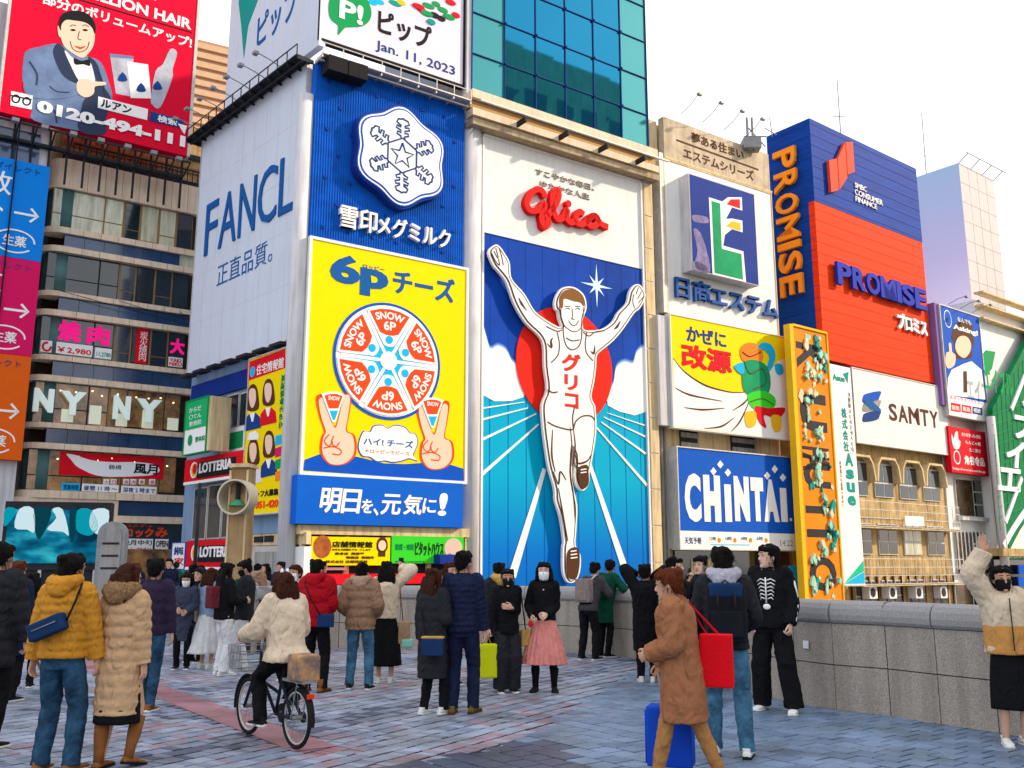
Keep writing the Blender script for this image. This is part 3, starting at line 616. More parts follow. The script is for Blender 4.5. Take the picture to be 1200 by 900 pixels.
# lanes
for a, b, w in (((50, 447), (152, 432), .05), ((50, 474), (160, 446), .07), ((50, 522), (180, 460), .09), ((48, 607), (186, 485), .12), ((122, 850), (200, 592), .32), ((440, 488), (350, 458), .05), ((442, 515), (342, 468), .07), ((443, 556), (336, 480), .09), ((446, 632), (322, 490), .12), ((405, 868), (305, 572), .32)):
    f.stroke('lane_line', [[zr(*a), zr(*b)]], [w*1.25, w*.6], .004, .03, M_pwhite, t, sm=0)
cR = f.px(*zr(246, 345)); ra = f.px(*zr(131, 330)); rb = f.px(*zr(361, 365)); rad = (rb[0]-ra[0])/2; cR = ((ra[0]+rb[0])/2, cR[1])
disc(f, 'red_disc', cR, rad, rad*1.0, .004, .06, mat('runner_disc_red', (.80, .02, .01), .35), t, 64)
# star
c = f.px(*zr(325, 153)); pts = []
for i in range(16):
    a = 2*math.pi*i/16+math.pi/2; q = [.9, .16, .5, .16, .75, .16, .5, .16][i % 8]; pts.append((c[0]+q*math.cos(a)*1., c[1]+q*math.sin(a)))
pts = [(c[0]+q*math.cos(R(90+22.5*i)), c[1]+q*math.sin(R(90+22.5*i))) for i, q in enumerate([1.1, .2, .65, .2, 1.0, .2, .65, .2]*2)]
mb = MB(); f.addpoly(mb, pts, .004, .02); mb.make('star', mat('star_pale', (.6, .85, .9), .4), t)
# runner silhouettes (traced outline, cut from board and set 0.45 m in front of the panel)
OUT = [zq(35, 85), zq(48, 55), zq(75, 40), zq(98, 55), zq(122, 90), zq(146, 135), zq(152, 205), zq(175, 245), zq(225, 300), zq(275, 385), zq(330, 430), zq(395, 468), zq(418, 470), zq(405, 430), zq(398, 390), zq(385, 375), zq(382, 340), zq(395, 300), zq(425, 265), zq(480, 262), zq(525, 290), zq(545, 325), zq(550, 375), zq(535, 420), zq(532, 480), zq(575, 490), zq(640, 478), zq(690, 440), zq(715, 395), zq(762, 345), zq(775, 290), zq(800, 252), zq(830, 250), zq(858, 290), zq(855, 330), zq(830, 375), zq(800, 400), zq(745, 480), zq(690, 545), zq(635, 590), zq(605, 620), zq(600, 680), zq(590, 760), zq(575, 835), zq(592, 880),
       zr(312, 450), zr(314, 500), zr(306, 560), zr(298, 600), zr(296, 628), zr(284, 645), zr(270, 638), zr(262, 612), zr(262, 560), zr(258, 540), zr(256, 620), zr(268, 680), zr(266, 735), zr(264, 775), zr(276, 800), zr(274, 840), zr(262, 862), zr(244, 862), zr(234, 835), zr(234, 780), zr(236, 765), zr(228, 710), zr(216, 670), zr(214, 640), zr(200, 590), zr(192, 540), zr(186, 490), zr(184, 440), zr(196, 405), zr(190, 350), zr(188, 300), zr(176, 275), zr(145, 245), zr(118, 200), zr(100, 150), zr(82, 125), zr(68, 108)]
f.poly('runner_edge', OUT, .18, .34, M_pwhite, t, smooth=3)
ctr = (645, 470)
def inset(P, k):                                # shrink an outline along its normals
    Q = []; n = len(P)
    A = sum(P[i][0]*P[(i+1) % n][1]-P[(i+1) % n][0]*P[i][1] for i in range(n)); sg = 1 if A > 0 else -1
    for i in range(n):
        a, b = P[i-1], P[(i+1) % n]; dx, dy = b[0]-a[0], b[1]-a[1]; l = math.hypot(dx, dy) or 1
        Q.append((P[i][0]-dy/l*k*sg, P[i][1]+dx/l*k*sg))
    return Q
f.poly('runner_shadow', [(u-3.2, v+3.0) for u, v in OUT], .03, .1, M_black, t, smooth=3) if 0 else None
IN = inset(OUT, 1.9); f.poly('runner_outline', IN, .34, .36, M_brownp, t, smooth=3)
IN2 = inset(OUT, 3.1); f.poly('runner_body', IN2, .36, .375, mat('runner_cream', (.86, .86, .86), .5), t, smooth=3)
D0, D1 = .375, .388
f.poly('runner_hair', [zq(412, 375), zq(402, 340), zq(410, 305), zq(435, 280), zq(480, 275), zq(518, 300), zq(535, 335), zq(532, 365), zq(515, 345), zq(480, 338), zq(440, 325), zq(425, 330), zq(424, 365)], D0, D1, mat('runner_brown', (.22, .10, .03), .5), t, smooth=3)
S = lambda l, w, nm='runner_lines': f.stroke(nm, [[zq(*p) for p in q] for q in l], w, D0, D1, M_brownp, t)
S([[(412, 370), (416, 440), (440, 475), (480, 498), (515, 480), (528, 430), (530, 370)], [(408, 350), (404, 380), (414, 410)],
   [(470, 375), (474, 420), (466, 430), (484, 432)], [(452, 440), (470, 462), (490, 462), (505, 440)], [(436, 380), (448, 374), (458, 382)], [(488, 382), (500, 374), (512, 382)], [(432, 366), (460, 364)], [(486, 364), (514, 366)]], .035)
S([[(424, 470), (426, 520), (440, 570), (470, 592), (505, 575), (520, 530), (522, 480)], [(440, 530), (470, 545), (510, 540)],
   [(392, 500), (404, 560), (396, 620), (360, 660)], [(548, 500), (540, 560), (548, 610), (580, 650)], [(335, 470), (390, 495), (418, 488)], [(530, 500), (560, 520), (590, 500), (640, 492)]], .05)
S([[(340, 560), (362, 580), (360, 545), (372, 530)], [(190, 320), (205, 350), (232, 388)], [(725, 440), (708, 470), (690, 485)], [(568, 600), (585, 610), (590, 570)]], [.02, .13, .02])
S([[(50, 90), (70, 130), (90, 150), (84, 115)], [(70, 60), (84, 110)], [(88, 60), (100, 100), (110, 150)], [(60, 75), (80, 115)], [(820, 265), (808, 300)], [(838, 285), (815, 325)], [(850, 310), (820, 345)], [(795, 300), (790, 340), (800, 375)]], .04)
S2 = lambda l, w, nm='runner_lines': f.stroke(nm, [[zr(*p) for p in q] for q in l], w, D0, D1, M_brownp, t)
S2([[(196, 405), (208, 412), (220, 410)], [(196, 482), (215, 492), (245, 500), (256, 500)], [(258, 498), (264, 480), (280, 468), (300, 468), (308, 478)], [(262, 440), (256, 470), (258, 500)]], .06)
S2([[(258, 500), (262, 540), (258, 580), (270, 590)], [(250, 495), (254, 540), (250, 600), (258, 660), (262, 720)], [(210, 600), (222, 630), (226, 600), (240, 620)], [(300, 560), (290, 575), (268, 580), (262, 560)], [(222, 640), (232, 700), (244, 765)], [(208, 500), (206, 560), (214, 600)]], [.03, .09, .04])
f.poly('runner_shoe', [zr(270, 590), zr(290, 584), zr(293, 600), (683.6, 567), zr(284, 640), zr(274, 636), zr(268, 612)], D0, D1+.01, M_brownp, t, smooth=3)
f.poly('runner_shoe', [zr(246, 786), zr(268, 782), zr(272, 815), zr(266, 850), zr(254, 856), zr(243, 848), zr(240, 815)], D0, D1+.01, M_brownp, t, smooth=3)
f.stroke('shoe_laces', [[zr(*a), zr(*b)] for a, b in (((250, 790), (264, 788)), ((250, 798), (265, 796)), ((250, 806), (266, 804)), ((274, 596), (288, 594)), ((274, 603), (288, 601)))], .05, D1+.01, D1+.02, M_pwhite, t, sm=0)
M_rl = mat('runner_letter_red', (.70, .03, .02), .4)
for ch, x0, x1, y0, y1 in (('グ', 232, 274, 361, 320), ('リ', 238, 267, 405, 370), ('コ', 239, 269, 448, 415)):
    ptext(f, ch, zr(x0, y0), zr(x1, y0), zr(x0, y1), M_rl, t, d0=D0, d1=D1+.01, bold=.045, name='vest_lettering')
# red script word, modelled as one round brush line
M_rs = mat('script_red', (.72, .012, .012), .35)
gz8 = lambda x, y: (540+x/3, y/3)
f.stroke('script_word', [[gz8(284, 700), gz8(276, 680), gz8(255, 672), gz8(232, 690), gz8(220, 720), gz8(232, 745), gz8(258, 745), gz8(280, 722), gz8(282, 735), gz8(272, 772), gz8(282, 800), gz8(295, 790), gz8(292, 765), gz8(280, 752)],
    [gz8(292, 765), gz8(312, 740), gz8(332, 700), gz8(328, 674), gz8(312, 690), gz8(312, 740), gz8(328, 775), gz8(348, 770), gz8(362, 742), gz8(360, 772), gz8(376, 788), gz8(392, 780)],
    [gz8(420, 760), gz8(405, 750), gz8(392, 768), gz8(398, 790), gz8(420, 792), gz8(436, 776), gz8(456, 764), gz8(470, 776), gz8(464, 796), gz8(446, 800), gz8(434, 788), gz8(440, 770), gz8(460, 766), gz8(480, 792), gz8(505, 804)]],
    .30, .02, .30, M_rs, t, sm=6)
disc(f, 'script_dot', f.px(*gz8(366, 722)), .17, .17, .02, .30, M_rs, t, 20)
disc(f, 'script_blob', f.px(*gz8(282, 796)), .26, .26, .02, .28, M_rs, t, 20)
M_gl = mat('raised_grey_letter', (.30, .27, .24), .5)
for s_, a, b, c2 in (('すこやかな毎日、', (262, 612), (468, 674), (262, 590)), ('ゆたかな人生', (278, 654), (452, 706), (278, 632))):
    ptext(f, s_, gz8(*a), gz8(*b), gz8(*c2), M_gl, t, d0=.01, d1=.05, bold=.018)
mb = MB(); f.addbox(mb, ga-.1, ga, zL, zS+.1, -.3, .1); f.addbox(mb, gb, gb+.1, zL, zS+.1, -.3, .1); f.addbox(mb, ga-.1, gb+.1, zS, zS+.1, -.3, .1); mb.make('frame', M_white, t)
for i in range(10):
    s = ga+.4+(gb-ga-.8)*i/9; f.box('sheet_joint', s-.012, s+.012, zL, zB-.08, .004, .008, M_nsky, t)
# ---------------------------------------------------------------- white building with the F emblem
e0 = P0.px(765, 150)[0]; e1 = P0.px(912, 300)[0]; eT = P0.px(778, 139)[1]
eb = thing('cream_building', 'narrow cream and white building carrying the F emblem board right of the runner sign', 'building', P0.pt(e0, 0))
Pe = P0.off(-.6)
block(Pe, e0+.05, e1, -3, eT-.1, 12, M_cream, eb)
for i in range(6):
    P0.box('wall_panel', e0+.08, P0.px(780, 250)[0]-.03, -1+i*(eT+1)/6+.04, -1+(i+1)*(eT+1)/6-.04, -.6, -.45, M_cream, eb)
mb = MB(); s = P0.px(766, 400)[0]
for k in range(3): mb.tube([Pe.pt(s+.35+k*.28, -2, .25), Pe.pt(s+.35+k*.28, eT-9, .25)], .08, 8)
mb.make('drain_pipe', M_grey, eb)
for k, (ua, ub) in enumerate([(806, 826), (866, 893)]):
    r = P0.rect((ua, 502+k*6), (ub, 505+k*6), (ub, 527+k*6), (ua, 524+k*6)); w = P0.box('window', r[0], r[1], r[2]-.5, r[3]+.5, -.6, -.5, M_dark, eb)
    for q in range(5): P0.box('slat', r[0], r[1], r[2]-.4+q*.5, r[2]-.15+q*.5, -.5, -.44, M_grey, w)
r = P0.rect((800, 645), (935, 645), (935, 740), (800, 740)); Pe.box('shop_glass', r[0], r[1], r[2], r[3], 0, .15, M_glass, eb)
Pe.box('lit_shop_panel', *P0.rect((818, 655), (850, 655), (850, 700), (818, 700)), .15, .2, M_cream, eb)
t, f, r = sign('beige_roof_board', 'weathered beige board with two dark lines of writing on the roof edge', P0, [(778, 139), (901, 179), (902, 223.6), (778, 183)], mat('weathered_beige_board', (.60, .50, .37), .6, var=.35, vscale=1.2, dirt=.3), .4, None)
f.box('trim', r[0]-.05, r[1]+.05, r[2]-.14, r[2]-.02, -.3, .1, M_cream, t)
e3 = lambda x, y: (770+x/8.75, 100+y/7.5)
e3 = lambda x, y: (770+x*140/1050, 100+y*120/900)
ptext(f, '夢ある住まい', e3(305, 500), e3(760, 650), e3(305, 415), M_brownp, t, bold=.03)
ptext(f, 'エステムシリーズ', e3(235, 640), e3(850, 835), e3(235, 550), M_brownp, t, bold=.03)
f.stroke('rule_line', [[e3(170, 480), e3(890, 742)]], .09, 0, .02, M_brownp, t, sm=0)
spots(P0, t, r[0]+.5, r[1]-1.2, r[3]+.5, 4, M_dark, 1.3, -.3)
ra = thing('roof_antenna', 'rusty roof frame with two uprights and aerials behind the beige board', 'antenna', at(880, 175, 50))
mb = MB()
for u in (877, 883): a = at(u, 178, 50); mb.tube([a, a+Vector((0, 0, 2.1))], .07, 6)
a = at(872, 160, 50); b = at(898, 160, 50); mb.tube([a, b], .04, 6); mb.tube([at(877, 150, 50), at(897, 172, 50)], .04, 6); mb.box(at(880, 170, 50), (.5, .4, .3)); mb.make('frame', M_steel, ra)
mb = MB(); mb.tube([at(905, 160, 50), at(902, 138, 50)], .03, 5); mb.tube([at(896, 150, 50), at(910, 158, 50)], .03, 5); mb.make('aerial', M_steel, ra)
t, f, r = sign('white_emblem_board', 'white board with a blue square F emblem and raised blue lettering', P0, [(778, 186), (902, 228), (913, 393), (782.7, 367)], M_white, .4, M_cream, proud=.1, fw=.06)
k2 = lambda x, y: (750+x/3.217, 120+y/3.214)
q = [k2(190, 265), k2(432, 348), k2(448, 692), k2(190, 628)]; fe = f.off(.75); rr = fe.rect(*q)
fe.box('emblem_box', rr[0], rr[1], rr[2], rr[3], -.75, 0, M_lgrey, t); fe.box('emblem_face', rr[0]+.06, rr[1]-.06, rr[2]+.06, rr[3]-.06, 0, .02, M_dblue, t)
M_g = mat('emblem_green', (.005, .34, .14), .35, var=.3, vscale=1)
fe.poly('emblem_white', [k2(258, 358), k2(308, 374), k2(330, 358), k2(382, 358), k2(384, 408), k2(345, 396), k2(322, 440), k2(345, 438), k2(384, 446), k2(385, 490), k2(345, 478), k2(318, 500), k2(312, 540), k2(388, 562), k2(398, 678), k2(272, 648)], .02, .035, M_pwhite, t)
fe.poly('emblem_green', [k2(268, 372), k2(300, 382), k2(302, 450), k2(306, 552), k2(380, 572), k2(386, 668), k2(280, 642)], .035, .05, M_g, t)
fe.poly('emblem_red', [k2(326, 384), k2(340, 366), k2(374, 366), k2(375, 400)], .035, .05, M_red, t)
fe.poly('emblem_yellow', [k2(322, 466), k2(345, 448), k2(376, 456), k2(377, 484)], .035, .05, M_gold, t)
for pts in ([(196, 425), (250, 432), (255, 455), (205, 450)], [(200, 480), (225, 490), (250, 560), (262, 640), (205, 620), (215, 560)], [(200, 600), (240, 610), (258, 640), (205, 632)]): fe.poly('emblem_reflection_print', [k2(*p) for p in pts], .02, .03, mat('emblem_wave', (.25, .22, .42), .35, var=.5), t, smooth=3)
ptext(f, '日商', k2(128, 735), k2(258, 762), k2(128, 655), mat('raised_blue_letter', (.03, .10, .36), .4), t, d0=.05, d1=.22, bold=.025)
ptext(f, 'エステム', k2(262, 768), k2(512, 815), k2(262, 700), mat('raised_blue_letter'), t, d0=.05, d1=.22, bold=.03)
f.box('side_pier', r[0]-.35, r[0]-.08, r[2], r[3]+.3, -.5, .05, M_lsteel, t)
# --- cold remedy board: mascot left out, cloth and colours kept
t, f, r = sign('yellow_white_cloth_board', 'yellow and white board with red characters and a sweep of knotted white cloth', P0, [(785.6, 370), (921.6, 394.7), (925, 515.7), (789, 499.6)], M_yel, .55, M_white, proud=.45, fw=.05, side=M_lgrey)
k3 = lambda x, y: (750+x/2.727, 350+y/2.727)
f.poly('white_cloth', [k3(106, 190), k3(130, 222), k3(165, 252), k3(210, 278), k3(260, 293), k3(300, 300), k3(345, 298), k3(400, 250), k3(440, 200), k3(469, 190), k3(478, 450), k3(107, 407)], 0, .015, M_pwhite, t)
f.stroke('cloth_fold', [[k3(106, 190), k3(130, 222), k3(165, 252), k3(210, 278), k3(260, 293), k3(300, 300), k3(345, 298)], [k3(112, 285), k3(160, 308), k3(262, 328)], [k3(140, 348), k3(200, 355), k3(270, 350)], [k3(205, 415), k3(260, 408), k3(300, 380)], [k3(295, 358), k3(330, 335), k3(350, 310)], [k3(290, 425), k3(320, 390), k3(352, 320)]], [.03, .10, .03], .015, .025, M_brownp, t)
ptext(f, 'かぜに', k3(150, 138), k3(275, 152), k3(150, 92), M_navy, t, bold=.035)
ptext(f, '改源', k3(135, 218), k3(292, 238), k3(135, 146), M_red, t, bold=.05, d1=.03)
k = 0
for pts, c in (([(320, 160), (340, 142), (372, 146), (392, 175), (385, 205), (355, 208), (325, 195)], M_orange), ([(392, 140), (420, 150), (432, 185), (415, 230), (398, 235), (412, 190), (398, 165), (375, 158)], M_cyan),
               ([(330, 205), (360, 195), (398, 210), (415, 250), (410, 300), (370, 318), (335, 300), (325, 255)], M_g), ([(345, 305), (395, 295), (430, 318), (425, 350), (380, 360), (350, 340)], M_lime), ([(365, 345), (410, 350), (462, 350), (440, 385), (395, 372), (402, 412), (380, 395)], M_red),
               ([(335, 365), (368, 362), (366, 405), (340, 408)], M_gold), ([(418, 375), (448, 378), (448, 420), (425, 420)], M_gold), ([(300, 215), (328, 205), (330, 240), (312, 235)], M_cyan), ([(430, 210), (452, 212), (455, 240), (436, 240)], M_cyan)):
    k += 1; f.poly('swirl_print', [k3(*p) for p in pts], .015, .03+.002*k, c, t, smooth=4)
f.stroke('swirl_line', [[k3(330, 200), k3(350, 240), k3(390, 225), k3(400, 270), k3(360, 290)], [k3(350, 330), k3(390, 320), k3(425, 340)], [k3(325, 170), k3(350, 185), k3(385, 170)]], .05, .05, .056, M_brownp, t)
f.box('side_lamp_box', r[0]-.75, r[0]-.1, r[2]+.05, r[3]-.1, -.5, -.1, M_lgrey, t)
# --- blue letting board
t, f, r = sign('blue_white_letter_board', 'blue board with bold white letters topped by squares and a white weather strip', P0, [(793, 524), (930, 537), (932.6, 644.5), (797.7, 643)], mat('chin_blue', (.006, .10, .55), .35, var=.1), .9, M_lsteel, proud=.5, fw=.06, side=M_lgrey)
q = f.rect((797, 622), (932, 625.5), (932.6, 644.5), (797.7, 643)); f.box('weather_strip', r[0], r[1], r[2], q[3], 0, .02, M_pwhite, t)
for ch, x0, x1, y0, y1, bo in (('C', 145, 197, 712, 556, .055), ('H', 206, 260, 712, 562, .09), ('I', 273, 294, 712, 592, .05), ('N', 304, 352, 710, 566, .09), ('T', 358, 398, 710, 570, .09), ('A', 398, 446, 712, 576, .08), ('I', 452, 472, 712, 604, .05)):
    ptext(f, ch, k3(x0, y0), k3(x1, y0+3), k3(x0, y1), M_pwhite, t, bold=bo, name='letter')
for x, y in ((234, 552), (256, 530), (280, 556), (406, 566), (430, 545), (456, 572)):
    f.poly('square_mark', [k3(x-10, y), k3(x, y-13), k3(x+10, y), k3(x, y+13)], 0, .02, M_pwhite, t)
disc(f, 'full_stop', f.px(*k3(482, 706)), .09, .09, 0, .02, M_pwhite, t, 12)
ptext(f, '天気予報', k3(142, 784), k3(196, 784), k3(142, 762), M_navy, t, d0=.02, d1=.03, bold=.02)
for i in range(4):
    ptext(f, ['12', '18', '0', '6'][i]+'時', k3(222+i*50, 772), k3(242+i*50, 773), k3(222+i*50, 760), M_navy, t, d0=.02, d1=.03); disc(f, 'sun_mark', f.px(*k3(252+i*50, 772)), .12, .12, .02, .03, M_orange, t, 12)
f.stroke('strip_line', [[k3(225, 786), k3(350, 787)]], .04, .02, .03, M_cyan, t, sm=0)
ptext(f, '14:22', k3(448, 790), k3(488, 792), k3(448, 770), M_grey, t, d0=.02, d1=.03)
t, f, r = sign('small_blue_sign', 'small upright blue sign with white characters at the far quay shops', P0, [(918, 663), (935, 663), (937, 705), (920, 705)], M_cyan, .2, None, proud=.3, cat='sign')
ptext(f, 'ベンチ', (922, 700), (933, 700), (922, 667), M_pwhite, t, rot=90, bold=.02)
t, f, r = sign('small_black_sign', 'small black sign marked 2F beside the little blue upright sign', P0, [(906, 664), (916, 664), (917, 694), (907, 694)], M_black, .2, None, proud=.3, cat='sign')
ptext(f, '2\nF', (909, 690), (914, 690), (909, 666), M_gold, t, bold=.02)
# ---------------------------------------------------------------- blue and orange tower
qT = (PQ.px(948, 138)[1]+PQ.px(1072, 197.7)[1])/2; s0 = PQ.px(948, 138)[0]; s1 = (PQ.px(1072, 197.7)[0]+PQ.px(1096, 449)[0])/2
qB = (PQ.px(970, 422)[1]+PQ.px(1096, 449)[1])/2; qM = (PQ.px(956, 237)[1]+PQ.px(1080, 283)[1])/2
tw = thing('blue_orange_tower', 'tall two-sided tower board, deep blue over orange red panels', 'billboard', PQ.pt(s0, qB))
M_pb = mat('tower_blue', (.006, .055, .36), .3, var=.35, vscale=1, stretch=(.4, .4, 6))
PQ.box('orange_face', s0, s1, qB, qM, -.4, 0, M_orng, tw); PQ.box('blue_face', s0, s1, qM, qT, -.4, .02, M_pb, tw)
n = 22
for i in range(n):
    z = qB+(qT-qB)*(i+.5)/n
    PQ.box('sheet_seam', s0+.03, s1-.03, z-.012, z+.012, .02 if z > qM else 0, .035 if z > qM else .015, M_pb if z > qM else M_orng, tw)
# side face: starts at the same corner and runs back to the left
dl = ray(898, 160); cA = PQ.pt(s0, 0)
best_ = None
for hd in np.arange(100, 175, .5):
    q = object.__new__(PL); q.o = Vector((cA.x, cA.y, 0)); q.set(hd); a = q.px(898, 160); e = abs(a[1]-qT)
    if a[0] < 0 and (best_ is None or e < best_[0]): best_ = (e, hd, a[0])
PS = object.__new__(PL); PS.o = Vector((cA.x, cA.y, 0)); PS.set(best_[1]); sl_ = best_[2]
print('tower side heading', best_)
PS.box('side_face', sl_, -.02, qB-1.2, qT, -.4, 0, M_pb, tw)
prism('tower_core', [tuple(PS.pt(sl_+.3, 0, -.42).xy), tuple(PQ.pt(s0+.2, 0, -.42).xy), tuple(PQ.pt(s1-.05, 0, -.42).xy), tuple(PQ.pt(s1-.05, 0, -7).xy), tuple(PS.pt(sl_+.3, 0, -7).xy)], qB-4, qT-.2, M_dblue, tw)
n = 22
for i in range(n):
    z = qB-1+(qT-qB+1)*(i+.5)/n; PS.box('side_seam', sl_+.03, -.05, z-.012, z+.012, 0, .015, M_pb, tw)
k4 = lambda x, y: (880+x/3, 100+y/3)
M_or = mat('raised_orange_letter', (.95, .30, .02), .35)
# vertical word: seven raised letters turned a quarter to the right
sa = PS.px(*k4(88, 265))[0]; sb = PS.px(*k4(165, 250))[0]; zt_ = PS.px(*k4(120, 232))[1]; zb_ = PS.px(*k4(160, 740))[1]
wd = {'I': .35, 'M': 1.15}; W_ = [wd.get(c, 1.) for c in 'PROMISE']; tot = sum(W_)+.16*6; z = zt_
for c, w_ in zip('PROMISE', W_):
    h_ = (zt_-zb_)*w_/tot; text(PS, c, sa, sb, z-h_, z, M_or, tw, d0=.12, d1=.35, bold=.02, rot=90, name='raised_letter'); z -= h_+(zt_-zb_)*.16/tot
M_bl = mat('raised_blue_word', (.015, .035, .40), .35)
letters(PQ, 'PROMISE', k4(290, 692), k4(606, 806), k4(284, 612), M_bl, tw, gap=.06, d0=.14, d1=.34, bold=.035, name='raised_letter')
ptext(PQ, 'プロミス', k4(510, 855), k4(612, 882), k4(508, 802), M_pwhite, tw, d0=.05, d1=.2, bold=.05)
M_co = mat('coral_emblem', (.85, .08, .04), .35)
for pts in ([(262, 268), (290, 262), (296, 372), (270, 380)], [(293, 262), (318, 206), (326, 330), (299, 370)], [(321, 205), (345, 204), (352, 308), (328, 318)]):
    PQ.poly('emblem_bar', [k4(*p) for p in pts], .06, .26, M_co, tw)
for s_, a, b, c in (('SMBC', (362, 358), (403, 378), (362, 341)), ('CONSUMER', (362, 381), (460, 428), (362, 362)), ('FINANCE', (364, 405), (440, 441), (364, 387))):
    ptext(PQ, s_, k4(*a), k4(*b), k4(*c), M_pwhite, tw, d0=.04, d1=.1)
# --- upright orange board
qs = [(921.5, 381), (968, 386), (987, 700), (943, 700)]
PO = PQ.off(1.0); r = PO.rect(*qs); qf = lambda x, y: (900+x*140/382, 370+y*330/900)
t = thing('upright_orange_board', 'narrow upright orange board with turned black letters and teal and cream figures print', 'billboard', PO.pt(r[0], r[2]-3))
M_ob = mat('board_orange', (.90, .26, .01), .4, var=.15, vscale=1)
sA = PO.px(928, 382)[0]; z1 = PO.px(925, 381)[1]; z0 = -1.5; sB = (PO.px(968, 388)[0]+PO.px(987, 700)[0])/2
PO.box('panel', sA, sB, z0, z1, -.3, 0, M_ob, t); PO.box('gold_side', sA-.35, sA-.02, z0, z1+.05, -.3, .1, M_gold, t)
PO.box('top_trim', sA, sB+.05, z1, z1+.12, -.3, .08, M_gold, t); PO.box('edge_trim', sB, sB+.08, z0, z1, -.3, .06, M_gold, t)
W0, W1 = sA+.28, sB-.45
for ch, ya, yb in (('K', 95, 180), ('U', 250, 372), ('H', 420, 460), ('A', 440, 500), ('U', 470, 550), ('I', 608, 632), ('I', 682, 708), ('O', 770, 880)):
    za, zb2 = PO.px(*qf(150, ya))[1], PO.px(*qf(170, yb))[1]
    text(PO, ch, W0, W1, zb2, za, M_dark, t, d1=.02, rot=90, bold=.04)
M_mint = mat('print_mint', (.36, .72, .58), .45, var=.4, vscale=3); M_crm = mat('print_cream', (.80, .70, .48), .45, var=.3, vscale=3)
rnd = random.Random(5)
for k in range(110):
    fz = rnd.random(); side = 1 if (fz < .12 or (.6 < fz < .86)) else (0 if fz > .86 else .35)
    s = sA+(sB-sA)*min(.9, max(.14, rnd.gauss(.35+.38*side, .16))); z = z1-.4-(z1-z0-1.2)*(fz*.93) if k % 4 else z1-.5-(z1-z0)*rnd.choice([.05, .13, .33, .42, .75, .86])*(1+rnd.uniform(-.06, .06))
    aa = rnd.uniform(.06, .26); n_ = rnd.randint(7, 12)
    pts = [(s+aa*rnd.uniform(.35, 1.3)*math.cos(6.283*i/n_), z+aa*rnd.uniform(.4, 1.9)*math.sin(6.283*i/n_)) for i in range(n_)]
    pts = [(max(sA+.05, min(sB-.05, a)), max(z0, min(z1-.05, b))) for a, b in pts]
    mb = MB(); PO.addpoly(mb, catmull(pts, 3), .02, .024+.0015*k); mb.make('figure_print', [M_mint, M_mint, M_crm, M_crm, M_mint, M_teal][k % 6], t)
# --- narrow white banner
PA = PQ.off(.7); sA2 = PA.px(972, 426)[0]; sB2 = (PA.px(996, 430)[0]+PA.px(1014, 685)[0])/2; z1 = PA.px(972, 426)[1]; z0 = PA.px(1000, 685)[1]
t = thing('white_banner_sign', 'long narrow white banner sign with green vertical writing and a blue green corner', 'banner', PA.pt(sA2, z0))
PA.box('panel', sA2+.02, sB2, z0, z1, -.25, 0, M_pwhite, t); PA.box('rail', sA2, sB2+.05, z0-.08, z0, -.2, .05, M_lsteel, t)
wA = sB2-sA2; ax_ = lambda a, b, c, d, s_, m, **kw: text(PA, s_, sA2+wA*a, sA2+wA*b, z0+(z1-z0)*c, z0+(z1-z0)*d, m, t, **kw)
ax_(.10, .68, .925, .955, 'Asue', M_teal, bold=.03); mb = MB(); PA.addpoly(mb, [(sA2+wA*.62, z0+(z1-z0)*.965), (sA2+wA*.9, z0+(z1-z0)*.98), (sA2+wA*.82, z0+(z1-z0)*.925)], 0, .02); mb.make('arrow_mark', M_teal, t)
zz = .80
for ch in '株式会社': ax_(.42, .66, zz-.045, zz, ch, M_teal, bold=.03); zz -= .052
for ch, h_ in (('A', .06), ('s', .045), ('u', .045), ('e', .045)): ax_(.44, .82, zz-h_, zz, ch, M_teal, bold=.04); zz -= h_+.015
ax_(.78, .90, .60, .88, '不動産コンサルティング', M_grey, rot=90)
ax_(.16, .24, .34, .55, 'お気軽にご相談ください', M_grey, rot=90)
mb = MB(); PA.addpoly(mb, [(sA2+.05, z0+.05), (sA2+wA*.98, z0+.05), (sA2+wA*.98, z0+(z1-z0)*.055)], 0, .02); mb.make('corner_blue', M_cyan, t)
mb = MB(); PA.addpoly(mb, [(sA2+.05, z0+.08), (sA2+wA*.98, z0+(z1-z0)*.058), (sA2+wA*.98, z0+(z1-z0)*.105)], 0, .02); mb.make('corner_green', mat('print_emerald', (.01, .5, .3), .4), t)
# --- white board with S emblem
t, f, r = sign('white_s_emblem_board', 'wide white board with dark capital letters and a blue and silver S emblem', PQ, [(998, 431), (1108, 455), (1114, 533), (1004, 518)], M_white, .4, M_lsteel, proud=.15, fw=.05)
k5 = lambda x, y: (900+x/2.5, 360+y/2.5)
letters(f, 'SAMTY', k5(356, 330), k5(500, 356), k5(356, 280), M_brownp, t, bold=.02, gap=.14, widths=[.85, 1, 1.15, .95, .95])
for y0, m in ((252, M_blue), (278, M_grey), (308, M_navy)):
    f.poly('emblem_bar', [k5(278, y0+12), k5(286, y0+2), k5(328, y0-6), k5(326, y0+10), k5(318, y0+22), k5(280, y0+28)], 0, .03, m, t, smooth=3)
f.poly('emblem_fold', [k5(280, 268), k5(300, 272), k5(330, 300), k5(328, 308), k5(300, 300), k5(282, 284)], .03, .04, M_iblue, t)
